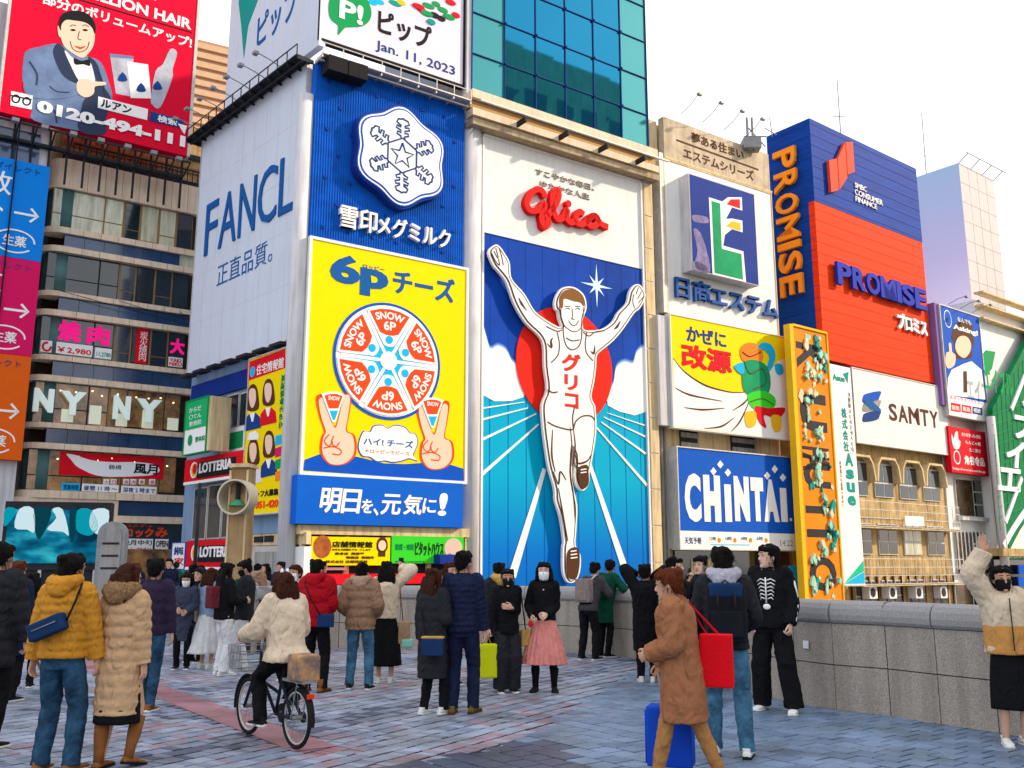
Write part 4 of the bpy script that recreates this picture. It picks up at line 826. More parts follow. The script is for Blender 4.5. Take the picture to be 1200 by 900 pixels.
# ---------------------------------------------------------------- weathered old building beneath
b0 = PQ.px(1000, 600)[0]; b1 = (PQ.px(1115, 540)[0]+PQ.px(1122, 680)[0])/2; Po = PQ.off(-.5)
ob = thing('weathered_building', 'old weathered ochre building with two floors of paired windows and white balcony lattice', 'building', PQ.pt(b0, 0))
block(Po, PQ.px(965, 430)[0]-1.5, b1, -3, qB-.1, 11, M_ochre, ob)
rowz = [(PQ.px(1050, 544)[1], PQ.px(1050, 583)[1]), (PQ.px(1050, 614)[1], PQ.px(1050, 650)[1]), (PQ.px(1050, 684)[1]+.2, PQ.px(1050, 712)[1])]
for k, (zt_, zb_) in enumerate(rowz):
    for i in range(4):
        s = b0+.35+(b1-b0-.3)*i/4; w_ = (b1-b0)/4*.70
        fr = Po.box('window', s, s+w_, zb_, zt_, 0, .08, M_lsteel, ob)
        for a in (0, 1):
            for c_ in (0, 1):
                Po.box('pane', s+.06+a*w_/2, s+w_/2-.03+a*w_/2, zb_+.06+c_*(zt_-zb_)*.42, zb_+(zt_-zb_)*(.40 if c_ == 0 else .96), .08, .10, M_glass2 if (k == 1 and i == 2) else M_glass, fr)
        if k == 0:
            s_ = s+w_/2
            Po.stroke('window_hood', [[(s-.28, zb_+.9), (s-.1, zt_-.15), (s+.25, zt_+.28), (s+w_-.25, zt_+.28), (s+w_+.1, zt_-.15), (s+w_+.28, zb_+.9)]], .14, 0, .5, M_cream, ob, px=False, sm=0)
for k, (za, zb_) in enumerate([(PQ.px(1050, 590)[1], PQ.px(1050, 618)[1]-.0), (PQ.px(1050, 655)[1], PQ.px(1050, 684)[1])]):
    Pb = PQ.off(.35); Pb.box('balcony_floor', b0, b1, zb_-.12, zb_, -.8, 0, M_cream, ob)
    for q in range(4): Pb.box('lattice_rail', b0, b1, zb_+(za-zb_)*q/3-.018, zb_+(za-zb_)*q/3+.018, 0, .04, M_lsteel, ob)
    for q in range(15): s = b0+(b1-b0)*q/14; Pb.box('lattice_post', s-.018, s+.018, zb_, za, -.03, 0, M_lsteel, ob)
Pb = PQ.off(.45); Pb.box('small_notice', *Pb.rect((1060, 604), (1082, 606), (1082, 617), (1060, 615)), 0, .05, M_pwhite, ob)
for u in (1012, 1035, 1066, 1095):
    s, z = Po.px(u, 693); w_ = Po.box('air_conditioner', s-.35, s+.45, z-.4, z+.3, .1, .6, M_white, ob, ); disc(Po, 'fan_grille', (s, z-.05), .26, .26, .6, .62, M_dark, w_, 16)
mb = MB()
for i in range(14): s = b0+(b1-b0)*i/13; Po.addbox(mb, s-.05, s+.05, -2.5, 1.0, .02, .12)
mb.make('ground_lattice', M_brownp, ob)
# ---------------------------------------------------------------- pale tower behind
PT = PQ.off(-4); a = PT.px(1123.5, 191.8); b = PT.px(1162.5, 209.7); c = PT.px(1185.6, 404)
t = thing('pale_tower', 'tall blank tower, lilac blue left face and warm white right face, with a roof rail', 'tower', PT.pt(a[0], 0))
hB = PT.px(1150, 400)[1]; zT = (a[1]+b[1])/2; sR_ = (b[0]+c[0])/2
M_tl = mat('tower_left_shade_tint', (.4, .44, .66), .4, var=.0)  # shaded left face: cool sky tint put into its colour as a ramp
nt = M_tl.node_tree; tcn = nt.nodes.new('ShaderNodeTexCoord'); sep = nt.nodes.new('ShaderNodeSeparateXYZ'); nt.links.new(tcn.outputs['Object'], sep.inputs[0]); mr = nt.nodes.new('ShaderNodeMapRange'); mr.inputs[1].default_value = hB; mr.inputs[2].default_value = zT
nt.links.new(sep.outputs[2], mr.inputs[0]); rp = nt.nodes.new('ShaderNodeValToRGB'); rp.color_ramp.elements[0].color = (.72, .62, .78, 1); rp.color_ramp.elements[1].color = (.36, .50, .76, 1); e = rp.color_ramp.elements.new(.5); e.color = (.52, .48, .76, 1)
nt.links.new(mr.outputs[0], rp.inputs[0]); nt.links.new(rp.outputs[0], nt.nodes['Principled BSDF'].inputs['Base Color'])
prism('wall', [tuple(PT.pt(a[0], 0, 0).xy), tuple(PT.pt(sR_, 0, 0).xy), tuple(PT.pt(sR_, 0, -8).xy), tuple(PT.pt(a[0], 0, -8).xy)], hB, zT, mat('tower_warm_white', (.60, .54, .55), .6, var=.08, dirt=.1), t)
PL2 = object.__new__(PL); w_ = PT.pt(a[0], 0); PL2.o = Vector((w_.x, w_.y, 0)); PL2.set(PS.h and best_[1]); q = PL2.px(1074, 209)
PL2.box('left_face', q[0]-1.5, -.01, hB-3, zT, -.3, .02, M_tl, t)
prism('shaft', [tuple(PT.pt(a[0]+.5, 0, -1).xy), tuple(PT.pt(sR_-.5, 0, -1).xy), tuple(PT.pt(sR_-.5, 0, -7).xy), tuple(PT.pt(a[0]+.5, 0, -7).xy)], -3, hB, M_dark, t)
for i in range(1, 9): PT.box('panel_joint', a[0]+.02, sR_-.02, hB+(zT-hB)*i/9-.01, hB+(zT-hB)*i/9+.01, 0, .012, M_grey, t)
for i in range(1, 4): PT.box('panel_joint', a[0]+(sR_-a[0])*i/4-.01, a[0]+(sR_-a[0])*i/4+.01, hB+.02, zT-.02, .0, .010, M_grey, t)
mb = MB(); mb.tube([PT.pt(a[0], zT+.7, .7), PT.pt(sR_+1, zT+.7, .7)], .04, 6)
for i in range(4): s = a[0]+(sR_-a[0])*i/3; mb.tube([PT.pt(s, zT-.1, -.1), PT.pt(s+.3, zT+.7, .7)], .04, 6)
mb.make('roof_rail', M_steel, t)
for k, (u, v0, v1, D) in enumerate([(981, 155, 94, 72), (1080, 205, 132, 84)]):
    a_ = at(u+3, v0, D); b_ = at(u, v1, D); mb = MB(); mb.tube([a_-Vector((0, 0, 18)), b_], [.09, .04], 6); mb.tube([a_+(b_-a_)*.3-Vector((.5, 0, 0)), a_+(b_-a_)*.3+Vector((.5, 0, 0))], .03, 5)
    o = mb.make('mast', M_steel, None, label=['thin mast rising behind the blue and orange tower', 'thin mast with crossbar left of the pale tower'][k], cat='antenna', group='thin masts on the right-hand roofs')
# --- portrait board, red sign and narrow white building
PW = PQ
t, f, r = sign('blue_portrait_board', 'blue advert board showing a person in white shirt pointing upwards', PQ, [(1103, 358), (1148, 372), (1157, 494), (1110, 485)], M_blue, .9, M_lsteel, proud=.5, fw=.06, side=M_lgrey)
k6 = lambda x, y: (1060+x/3.464, 160+y/3.464); k7 = lambda x, y: (1060+x/3, 400+y/3)
q = f.rect(k7(150, 190), k7(290, 215), k7(298, 282), k7(155, 258)); f.box('white_footer', r[0], r[1], r[2], q[3], 0, .012, M_pwhite, t)
f.poly('portrait_hair', [k6(205, 880), k6(202, 840), k6(218, 808), k6(245, 806), k6(266, 830), k6(272, 870), k6(270, 900), k6(205, 900)], 0, .012, M_brownp, t, smooth=3)
f.poly('portrait_hair', [(1117, 400), (1116, 388), (1122, 378), (1131, 376), (1139, 382), (1141, 398), (1138, 408)], 0, .010, M_brownp, t, smooth=3)
f.poly('portrait_face', [k7(178, 10), k7(190, -15), k7(215, -18), k7(232, 5), k7(230, 35), k7(212, 58), k7(192, 50), k7(180, 32)], .012, .02, M_skinp, t, smooth=3)
f.poly('portrait_shirt', [k7(150, 188), k7(152, 130), k7(165, 100), k7(190, 88), k7(205, 80), k7(235, 70), k7(270, 100), k7(284, 205)], 0, .016, M_pwhite, t)
f.poly('portrait_tie', [k7(205, 105), k7(218, 105), k7(220, 180), k7(206, 180)], .016, .022, M_brownp, t)
f.poly('pointing_hand', [k7(142, 70), k7(146, 40), k7(156, 36), k7(154, 8), k7(163, 8), k7(166, 38), k7(178, 48), k7(176, 80), k7(160, 95), k7(148, 92)], .016, .024, M_skinp, t, smooth=2)
ptext(f, 'なんでも', k6(215, 748), k6(270, 768), k6(215, 730), M_pwhite, t, bold=.02); ptext(f, 'Asking!', k6(198, 785), k6(298, 815), k6(198, 760), M_pwhite, t, bold=.04)
disc(f, 'round_logo', f.px(*k6(175, 740)), .48, .62, 0, .015, M_pwhite, t, 24); disc(f, 'round_logo_fill', f.px(*k6(175, 740)), .42, .55, .015, .02, M_blue, t, 24)
ptext(f, 'SLオンラインクリニック', k7(160, 205), k7(286, 226), k7(160, 192), M_pink, t, d0=.012, d1=.02, bold=.02)
for i, m in enumerate((M_red, M_red, M_dblue)):
    x0 = 162+i*38; f.poly('footer_box', [k7(x0, 215+i*7), k7(x0+34, 221+i*7), k7(x0+35, 250+i*5), k7(x0, 244+i*5)], .012, .02, m, t); ptext(f, ['医院', '薬局', '相談'][i], k7(x0+4, 240+i*5), k7(x0+30, 244+i*5), k7(x0+4, 224+i*5), M_pwhite, t, d0=.02, d1=.03, bold=.02)
f.box('purple_side', r[0]-.5, r[0]-.1, r[2]+.6, r[3]+.1, -.9, -.1, mat('purple_side', (.22, .12, .35), .4), t)
spots(f, t, r[0]+.3, r[1], r[3]+.2, 3, M_dark, 1.2, 0)
w0 = b1+.05; w1 = PQ.px(1168, 690)[0]; Pw = PQ.off(-.4)
wb = thing('narrow_white_building', 'narrow white building with three large framed windows below the red sign', 'building', PQ.pt(w0, 0))
block(Pw, w0, w1, -3, PQ.px(1150, 440)[1]+1, 10, M_white, wb)
for k, (ya, yb) in enumerate([(560, 604), (622, 664), (684, 720)]):
    a_ = Pw.px(1117, ya); b_ = Pw.px(1152, yb+3); fr = Pw.box('window', a_[0], b_[0], b_[1], a_[1], 0, .1, M_lsteel, wb); W_ = b_[0]-a_[0]; H_ = a_[1]-b_[1]
    Pw.box('pane', a_[0]+.08, a_[0]+W_*.62, b_[1]+.08, a_[1]-.08, .1, .12, mat('lit_room_glass', (.10, .06, .03), .08, spec=.8, var=.8, vscale=1.2), fr)
    for q in range(3): Pw.box('pane', a_[0]+W_*.66, b_[0]-.08, b_[1]+.08+H_*q/3, b_[1]+H_*(q+1)/3-.04, .1, .12, M_glass, fr)
    if k == 1:
        for q in range(7): Pw.box('window_bar', a_[0]+W_*q/7+.1, a_[0]+W_*q/7+.14, b_[1], a_[1], .14, .2, M_pwhite, wb)
    Pw.box('planter', a_[0], b_[0], b_[1]-.25, b_[1]-.02, .0, .4, M_brownp if k == 1 else M_lgrey, wb)
Pw.box('shop_opening', *Pw.rect((1118, 690), (1164, 690), (1164, 730), (1118, 730)), .01, .1, M_glass, wb) if 0 else None
t, f, r = sign('red_food_sign', 'square red sign with white hand drawing and writing below the portrait board', PQ, [(1113, 501), (1155, 505), (1158, 558), (1114, 553)], M_red, .4, None, proud=.3, cat='sign')
ptext(f, '角谷食品', k7(212, 432), k7(282, 440), k7(212, 402), M_pwhite, t, bold=.04); ptext(f, 'http://www.maido.jp', k7(170, 455), k7(285, 464), k7(170, 444), M_pwhite, t)
for i in range(3): ptext(f, ['お好み焼', 'もんじゃ焼', 'たこ焼き'][i], k7(200+i*14, 335+i*26), k7(268, 342+i*26), k7(200+i*14, 322+i*26), M_pwhite, t)
f.poly('hand_drawing', [k7(165, 325), k7(172, 345), k7(178, 320), k7(186, 318), k7(188, 345), k7(196, 352), k7(190, 378), k7(174, 376), k7(166, 350)], 0, .02, M_pwhite, t, smooth=2)
f.stroke('ring_drawing', [[(f.px(*k7(184, 408))[0]+.4*math.cos(i*.52), f.px(*k7(184, 408))[1]+.42*math.sin(i*.52)) for i in range(12)]], .08, 0, .02, M_pwhite, t, px=False, closed=True)
# ---------------------------------------------------------------- the green neon sign building at the right edge
PG = PQ.off(.8); gA = PG.px(1172, 620)[0]
gb_ = thing('green_sign_building', 'pale building at the right edge carrying the leaning green sign', 'building', PG.pt(gA, 0))
PG.off(-.5).box('wall', w1+.05, gA+16, -3, PG.px(1150, 350)[1], -9, 0, M_white, gb_)
for k in range(3): PG.box('cornice', w1+.1, gA+15, PG.px(1180, 352+k*14)[1]-.12, PG.px(1180, 352+k*14)[1], -.5, .2-.08*k, M_cream, gb_)
mb = MB(); mb.tube([PG.pt(PG.px(1164, 560)[0], -2, .2), PG.pt(PG.px(1164, 560)[0], PG.px(1164, 490)[1], .2)], .28, 12); mb.make('corner_pipe', M_lgrey, gb_, smooth=True)
r = PG.rect((1170, 652), (1230, 652), (1230, 720), (1170, 720)); PG.box('shop_glass', r[0], r[1], -2, r[3], -.5, -.3, M_glass, gb_); PG.box('shop_beam', r[0], r[1]+2, r[3], r[3]+.5, -.5, .5, M_ochre, gb_)
for k in range(2): PG.box('blue_sign_panel', *PG.rect((1192, 662+k*14), (1206, 662+k*14), (1206, 673+k*14), (1192, 673+k*14)), .0, .1, M_blue, gb_)
t = thing('green_leaning_sign', 'big green sign with slanted white katakana and a round leaf-like top at the right edge', 'billboard', PG.pt(gA, 3))
M_gs = mat('neon_board_green', (.004, .20, .07), .4, var=.35, vscale=1.5)
PG.poly('green_panel', [(1159, 505), (1157, 478), (1178, 438), (1200, 396), (1236, 330), (1300, 330), (1300, 480), (1230, 560), (1188, 622), (1176, 645), (1168, 600)], 0, .4, M_gs, t)
mb = MB()
for i in range(20):
    s = gA-1.0+i*.5; PG.addbox(mb, s-.03, s+.03, 6, 19, .38, .44) if 0 else None
f = PG.off(.4)
f.stroke('pale_border', [[(1176, 640), (1188, 618), (1210, 588), (1250, 545)]], .45, 0, .06, M_pwhite, t, sm=3)
f.stroke('board_rib', [[(1163+i*5, 478-i*8), (1172+i*5, 622-i*9)] for i in range(9)], .035, 0, .03, M_green, t, sm=0); f.stroke('board_rib', [[(1162+i*.8, 486+i*12), (1240, 478+i*12-18)] for i in range(11)], .035, 0, .035, M_green, t, sm=0)
for ch, q1, q2, q3 in (('エ', (1169, 578), (1193, 572), (1169, 552)), ('イ', (1178, 550), (1197, 545), (1178, 520)), ('ブ', (1187, 517), (1209, 511), (1187, 486)), ('ル', (1198, 482), (1222, 475), (1198, 448))): ptext(f, ch, q1, q2, q3, M_pwhite, t, bold=.05, d1=.12, shear=.35, name='slanted_katakana')
f.stroke('slanted_bar', [[(1177, 612), (1196, 560)], [(1184, 480), (1200, 440)]], .30, 0, .12, M_pwhite, t, sm=0)
ptext(f, 'エイブル', (1156, 470), (1186, 452), (1150, 440), M_green, t, bold=.03)
f.poly('green_glyph', [(1158, 424), (1170, 408), (1180, 410), (1176, 430), (1162, 446)], -.9, -.8, M_green, t)
PG.box('footer_green', *PG.rect((1176, 648), (1210, 646), (1210, 655), (1176, 657)), .0, .2, M_green, t)
ptext(PG, '賃貸専門店', (1178, 655), (1206, 654), (1178, 649), M_pwhite, t, d0=.2, d1=.22, bold=.02)
# ---------------------------------------------------------------- left building with beige bands
PB = PL(55, 44, 55.4, 263)
lb = thing('banded_building', 'office building with rounded beige floor bands and restaurant windows behind the street crowd', 'building', PB.pt(0, 0))
sl0 = PB.px(50, 300)[0]; sl1 = PB.px(226, 300)[0]+1.2
rows = [(61, 182, 217), (55, 263, 270), (52, 285, 292), (46, 338, 344), (43, 360, 367), (35, 413, 419), (33, 437, 444), (27, 493, 499), (25, 517, 524), (20, 573, 582)]
Z = [(PB.px(u, a)[1], PB.px(u, b)[1]) for u, a, b in rows]
rad = .9
def wrap(z0, z1, d, m, name, seg=0):            # band that turns the rounded corner, split into panels
    n = 9
    for i in range(n):
        a = sl0+rad+(sl1-sl0-rad)*i/n; b = sl0+rad+(sl1-sl0-rad)*(i+1)/n-.02
        PB.box(name, a, b, z0, z1, -.3, d, m, lb)
    mb = MB(); N = 8; V = []
    for k in range(N+1):
        q = math.pi/2*k/N; s = sl0+rad-math.sin(q)*(rad+d)*1.; dd = -rad+math.cos(q)*(rad+d)
        V += [PB.pt(s, z0, dd), PB.pt(s, z1, dd)]
    F = [(2*k+1, 2*k, 2*k+2, 2*k+3)[::1] for k in range(N)]
    c0 = len(V); V += [PB.pt(sl0+rad, z0, -rad), PB.pt(sl0+rad, z1, -rad)]
    F += [(c0, 2*k+2, 2*k) for k in range(N)]+[(c0+1, 2*k+1, 2*k+3) for k in range(N)]
    mb.add(V, F); mb.make(name+'_corner', m, lb)
    PB.box(name, sl0-d*.9, sl0+.1, z0, z1, -9, -rad, m, lb)
for k, (a, b) in enumerate(Z): wrap(b, a, .14 if k else .05, M_beige, 'band_panel')
PB.off(-.35).box('floor_core', sl0+.4, sl1, -3, Z[0][0]+.5, -11, -1.6, mat('dim_interior', (.10, .07, .045), .8, var=.6, vscale=.5), lb)
M_spand = M_glassb
def uS(u): return PB.px(u, 312)[0]
mull = [uS(u) for u in (55, 76, 118, 141, 162, 183, 205, 224)]
for k in (1, 3, 5, 7):                           # spandrel strips between the bands
    z1 = Z[k][1]; z0 = Z[k+1][0]
    for i in range(8):
        a = sl0+rad+(sl1-sl0-rad)*i/8; PB.box('spandrel_pane', a+.01, a+(sl1-sl0-rad)/8-.01, z0, z1, -.3, -.06, M_glass2 if (k == 1 and i > 5) else M_spand, lb)
rr = random.Random(3)
M_warmg = mat('warm_lit_glass', (.42, .20, .06), .1, spec=.8, var=.85, vscale=1.4, col2=(.02, .012, .008))
for row, (zt_, zb_) in enumerate([(Z[0][1], Z[1][0]), (Z[2][1], Z[3][0]), (Z[4][1], Z[5][0]), (Z[6][1], Z[7][0]), (Z[8][1], Z[9][0])]):
    for i in range(len(mull)-1):
        a, b = mull[i], mull[i+1]
        m = [M_glass2, M_glass, M_glass, M_warmg, M_warmg][row]
        if row == 0 and i in (3, 6): m = M_glass
        w = PB.box('window', a, b, zb_, zt_, -.28, -.2, M_frame if (i in (3, 5) or row == 0) else M_dark, lb)
        g = .09 if i in (3, 5) else .04
        zz = zb_+(zt_-zb_)*(.28 if i in (3, 5) else .36 if i < 3 else .05)
        PB.box('pane', a+g, b-g, zz+.04, zt_-.05, -.2, -.17, m, w)
        if zz > zb_+.3: PB.box('pane', a+g, b-g, zb_+.04, zz-.02, -.2, -.17, m, w)
M_spot = mat('ceiling_spot', (0, 0, 0), .5, emit=(1, .78, .45), es=1.6)
for zt_, m_ in ((Z[6][1], 9), (Z[8][1], 7)):
    for i in range(m_):
        s = sl0+rad+.4+(sl1-sl0-rad-1.6)*(i+.5*rr.random())/m_; mb = MB(); mb.ell(PB.pt(s, zt_-.25-.25*rr.random(), -.155), (.055, .02, .04), 8, 5); mb.make('ceiling_lamp', M_spot, lb)
for i in range(5):
    s = sl0+rad+.6+i*1.25; PB.box('lit_menu_panel', s, s+.55, Z[7][0]+.12, Z[7][0]+.75+.3*(i % 2), -.165, -.155, mat('lit_panel', (.6, .62, .5), .4, emit=(.8, .85, .65), es=.18), lb)
for i in range(3): mb = MB(); mb.tube([PB.pt(sl0+.6+i*3.0, Z[3][0]-.1*i, .3), PB.pt(sl0+3+i*1.9, Z[3][0]-.35, .35), PB.pt(sl1-.5, Z[4][0]+.3*i, .3)], .018, 5); mb.make('slack_cable', M_black, lb)
for (zt_, zb_) in [(Z[0][1], Z[1][0]), (Z[2][1], Z[3][0]), (Z[4][1], Z[5][0]), (Z[6][1], Z[7][0]), (Z[8][1], Z[9][0])]:
    mb = MB(); mb.tube([PB.pt(sl0+rad, zb_, -rad), PB.pt(sl0+rad, zt_, -rad)], rad-.12, 20); mb.make('corner_pane', mat('corner_glass', (.10, .20, .20), .08, metal=.4, var=.4, vscale=.6), lb, smooth=True)
# ground floors
zG = Z[9][1]
PB.box('lower_wall', sl0-.2, PB.px(138, 600)[0], -1, zG, -8, .02, M_beige, lb)
PB.box('lower_band', PB.px(138, 600)[0], sl1, PB.px(160, 613)[1], PB.px(160, 605)[1], -.3, .14, M_beige, lb)
PB.box('spandrel_pane', PB.px(139, 600)[0], sl1, PB.px(160, 605)[1], zG-.05, -.4, -.1, M_spand, lb)
PB.box('lower_window', PB.px(139, 630)[0], sl1, PB.px(160, 657)[1], PB.px(160, 613)[1], -.4, -.15, M_glass, lb)
PB.box('street_wall', PB.px(139, 630)[0], sl1, -1, PB.px(160, 657)[1], -.4, .1, M_beige, lb)
PB.box('lit_shopfront', PB.px(100, 640)[0], sl1-1, .3, 2.4, .1, .16, M_warmg, lb)
# rooftop railing and machinery strip
mb = MB(); zt_ = Z[0][0]
for i in range(28): s = sl0+1+(sl1-sl0-1)*i/27; PB.addbox(mb, s-.02, s+.02, zt_, zt_+1.1, -.5, -.45)
PB.addbox(mb, sl0+1, sl1, zt_+1.05, zt_+1.12, -.52, -.44); mb.make('roof_railing', M_dark, lb)
PB.box('roof_storey', sl0+.5, sl1, zt_+.02, zt_+4, -8, -1.2, M_ochre, lb)
for k in range(3): PB.box('roof_vent_band', sl0+.6, sl1-.2, zt_+.4+k*.8, zt_+.7+k*.8, -1.2, -1.1, M_dark if k % 2 == 0 else M_frame, lb)
# window lettering of the restaurants (stuck to the panes, so parts of the building)
z2 = lambda x, y: (x/3.4615, 240+y/3.4615); z3 = lambda x, y: (x/4.09, 480+y/4.09)
PBf = PB.off(-.15); kw = dict(d1=.02)
M_neon = mat('magenta_letter', (.75, .01, .20), .4, emit=(.8, .01, .2), es=.35)
for ch, x0, x1, y0, y1 in (('焼', 235, 322, 548, 468), ('肉', 352, 440, 562, 488), ('大', 690, 745, 600, 540)):
    ptext(PBf, ch, z2(x0, y0), z2(x1, y0+9), z2(x0, y1), M_neon, lb, bold=.05, name='window_lettering', **kw)
def plate(a, b, c, d, m, nm='window_plate'): return PBf.box(nm, *PBf.rect(a, b, c, d), 0, .015, m, lb)
plate(z2(225, 555), z2(375, 572), z2(375, 618), z2(225, 602), M_pwhite); ptext(PBf, '￥2,980', z2(232, 600), z2(368, 613), z2(232, 575), M_red, lb, d0=.015, d1=.03, bold=.03, name='window_lettering')
plate(z2(385, 578), z2(452, 586), z2(452, 628), z2(385, 620), M_pwhite); ptext(PBf, '11,2780', z2(390, 616), z2(448, 622), z2(390, 596), M_teal, lb, d0=.015, d1=.03, bold=.02, name='window_lettering')
plate(z2(165, 548), z2(215, 553), z2(215, 600), z2(163, 596), M_pwhite); PBf.stroke('ring_plate', [[z2(190+17*math.cos(i), 575+17*math.sin(i)) for i in range(6)]], .1, .015, .03, M_red, lb)
plate(z2(552, 498), z2(600, 505), z2(598, 648), z2(548, 640), M_red); ptext(PBf, '炭\n火\n焼\n肉', z2(560, 632), z2(592, 635), z2(560, 512), M_pwhite, lb, d0=.015, d1=.03, name='window_lettering')
plate(z2(683, 616), z2(740, 622), z2(740, 660), z2(682, 655), M_pwhite); ptext(PBf, 'YAKI\nNIKU', z2(686, 652), z2(736, 656), z2(686, 622), M_red, lb, d0=.015, d1=.03, bold=.03, name='window_lettering')
M_nyl = mat('pale_big_letter', (.75, .85, .80), .4, emit=(.7, .9, .8), es=.12)
for ch, x0, x1, y0, y1 in (('N', 128, 210, 838, 742), ('Y', 236, 340, 850, 754), ('N', 452, 520, 868, 772), ('Y', 545, 645, 880, 786)):
    ptext(PB, ch, z2(x0, y0), z2(x1, y0+10), z2(x0, y1), M_nyl, lb, bold=.06, d0=.1, d1=.3, name='big_letter')
plate(z3(285, 200), z3(785, 232), z3(785, 330), z3(285, 318), M_red, 'red_banner')
q = [z3(318, 212), z3(360, 218), z3(400, 232), z3(450, 245), z3(540, 252), z3(640, 252), z3(735, 262), z3(765, 290), z3(735, 312), z3(650, 320), z3(520, 322), z3(450, 312), z3(400, 290), z3(365, 270), z3(340, 240)]
PBf.poly('white_whale_shape', q, .015, .03, M_pwhite, lb, smooth=3)
ptext(PBf, '風月', z3(640, 305), z3(752, 312), z3(640, 258), M_black, lb, d0=.03, d1=.04, bold=.04, name='window_lettering'); ptext(PBf, '鶴橋', z3(520, 285), z3(580, 290), z3(520, 262), M_black, lb, d0=.03, d1=.04, name='window_lettering')
for (x0, x1, y), s_, m in (((295, 382, 350), '営業時間', M_cyan), ((392, 568, 356), '昼間 11 時 ～', M_pwhite), ((580, 750, 365), '深夜 2 時まで', M_pwhite)):
    plate(z3(x0, y), z3(x1, y+5), z3(x1, y+40), z3(x0, y+36), m); ptext(PBf, s_, z3(x0+8, y+32), z3(x1-8, y+36), z3(x0+8, y+8), M_navy, lb, d0=.015, d1=.03, bold=.02, name='window_lettering')
for x0, s_ in ((495, '火'), (530, '日'), (590, '焼'), (625, '肉'), (665, '鉄'), (715, '板')): plate(z3(x0, 332), z3(x0+28, 334), z3(x0+28, 360), z3(x0, 358), M_pwhite); ptext(PBf, s_, z3(x0+5, 356), z3(x0+24, 357), z3(x0+5, 338), M_red, lb, d0=.015, d1=.03, name='window_lettering')
ptext(PBf, 'コメディ', z3(600, 562), z3(730, 566), z3(600, 545), M_chz, lb, bold=.03, d0=.0, d1=.03, name='window_lettering')
ptext(PBf, 'コック', z3(598, 610), z3(732, 612), z3(598, 568), M_chz, lb, bold=.05, d0=.0, d1=.03, name='window_lettering'); ptext(PBf, 'み', z3(745, 610), z3(800, 612), z3(745, 565), M_chz, lb, bold=.05, d0=.0, d1=.03, name='window_lettering')
plate(z3(588, 618), z3(730, 620), z3(730, 728), z3(588, 728), M_pwhite); plate(z3(742, 620), z3(805, 621), z3(805, 722), z3(740, 722), M_pwhite)
for s_, y, m in (('12月中旬', 650, M_brownp), ('パート・アルバイト', 686, M_red), ('募集中!!', 720, M_green)): ptext(PBf, s_, z3(592, y), z3(726, y), z3(592, y-26), m, lb, d0=.015, d1=.03, bold=.03, name='window_lettering')
ptext(PBf, 'OPEN', z3(745, 658), z3(804, 658), z3(745, 628), M_brownp, lb, d0=.015, d1=.03, bold=.03, name='window_lettering'); ptext(PBf, '11:00-23:00', z3(745, 712), z3(804, 712), z3(745, 690), M_cyan, lb, d0=.015, d1=.03, name='window_lettering')
# ---------------------------------------------------------------- coloured banners at the far left
Pn = PB.off(1.1)
bb = thing('left_edge_building', 'plain building at the left edge behind the stacked colour banners', 'building', Pn.pt(-6, 0))
nR = Pn.px(59, 196)[0]; nL = nR-7
Pn.box('wall', nL, nR-.1, -1, Pn.px(30, 140)[1]+6, -7, -.5, M_lgrey, bb); Pn.box('top_window', nL+.3, nR-.5, Pn.px(30, 190)[1]+.1, Pn.px(30, 150)[1], -.5, -.4, M_glassb, bb)
zs = [Pn.px(59, 196)[1], Pn.px(45, 307)[1], Pn.px(34, 418)[1], Pn.px(26, 540)[1]]
M_bn = [mat('banner_blue', (.005, .22, .75), .4, var=.05), mat('banner_magenta', (.70, .01, .12), .4, var=.05), mat('banner_orange', (.78, .12, .01), .4, var=.05)]
for k in range(3):
    nm = ['sky blue', 'magenta', 'orange'][k]
    t = thing('karaoke_banner', f'{nm} square banner with white characters, arrow and round stamp at left edge', 'banner', Pn.pt(nR-3, zs[k+1]), 'colour banners stacked at the left edge')
    Pn.box('panel', nL+.2, nR, zs[k+1]+.02, zs[k], -.5, 0, M_bn[k], t); H_ = zs[k]-zs[k+1]; X0 = nR-4.1
    for s_, a, b, c, d in (('三角散', -.25, .78, .62, .86), ('セレクト', -.2, .68, .36, .6)): text(Pn, s_, X0+2.6*(a-.1)-.3, X0+2.6*(b+.2), zs[k+1]+H_*c, zs[k+1]+H_*d, M_pwhite, t, bold=.005, d1=.02)
    Pn.stroke('arrow', [[(nR-1.35, zs[k+1]+H_*.46), (nR-.35, zs[k+1]+H_*.46)], [(nR-.65, zs[k+1]+H_*.53), (nR-.33, zs[k+1]+H_*.46), (nR-.65, zs[k+1]+H_*.39)]], .11, 0, .02, M_pwhite, t, px=False, sm=0)
    c = (nR-1.2, zs[k+1]+H_*.17); Pn.stroke('ring_stamp', [[(c[0]+.85*math.cos(i*.4), c[1]+.55*math.sin(i*.4)) for i in range(15)]], .07, 0, .02, M_pwhite, t, px=False)
    text(Pn, '生薬', c[0]-.5, c[0]+.5, c[1]-.25, c[1]+.28, M_pwhite, t, bold=.02, d1=.02)
    text(Pn, '龍角散ダイレクト', nR-3.6, nR-.4, zs[k+1]+H_*.88, zs[k+1]+H_*.95, M_navy, t, d1=.02)
mb = MB(); mb.tube([Pn.pt(nR-1.55, zs[3]-1, .12), Pn.pt(nR-1.5, zs[0]+2, .12)], .04, 6); mb.make('cable', M_black, bb)
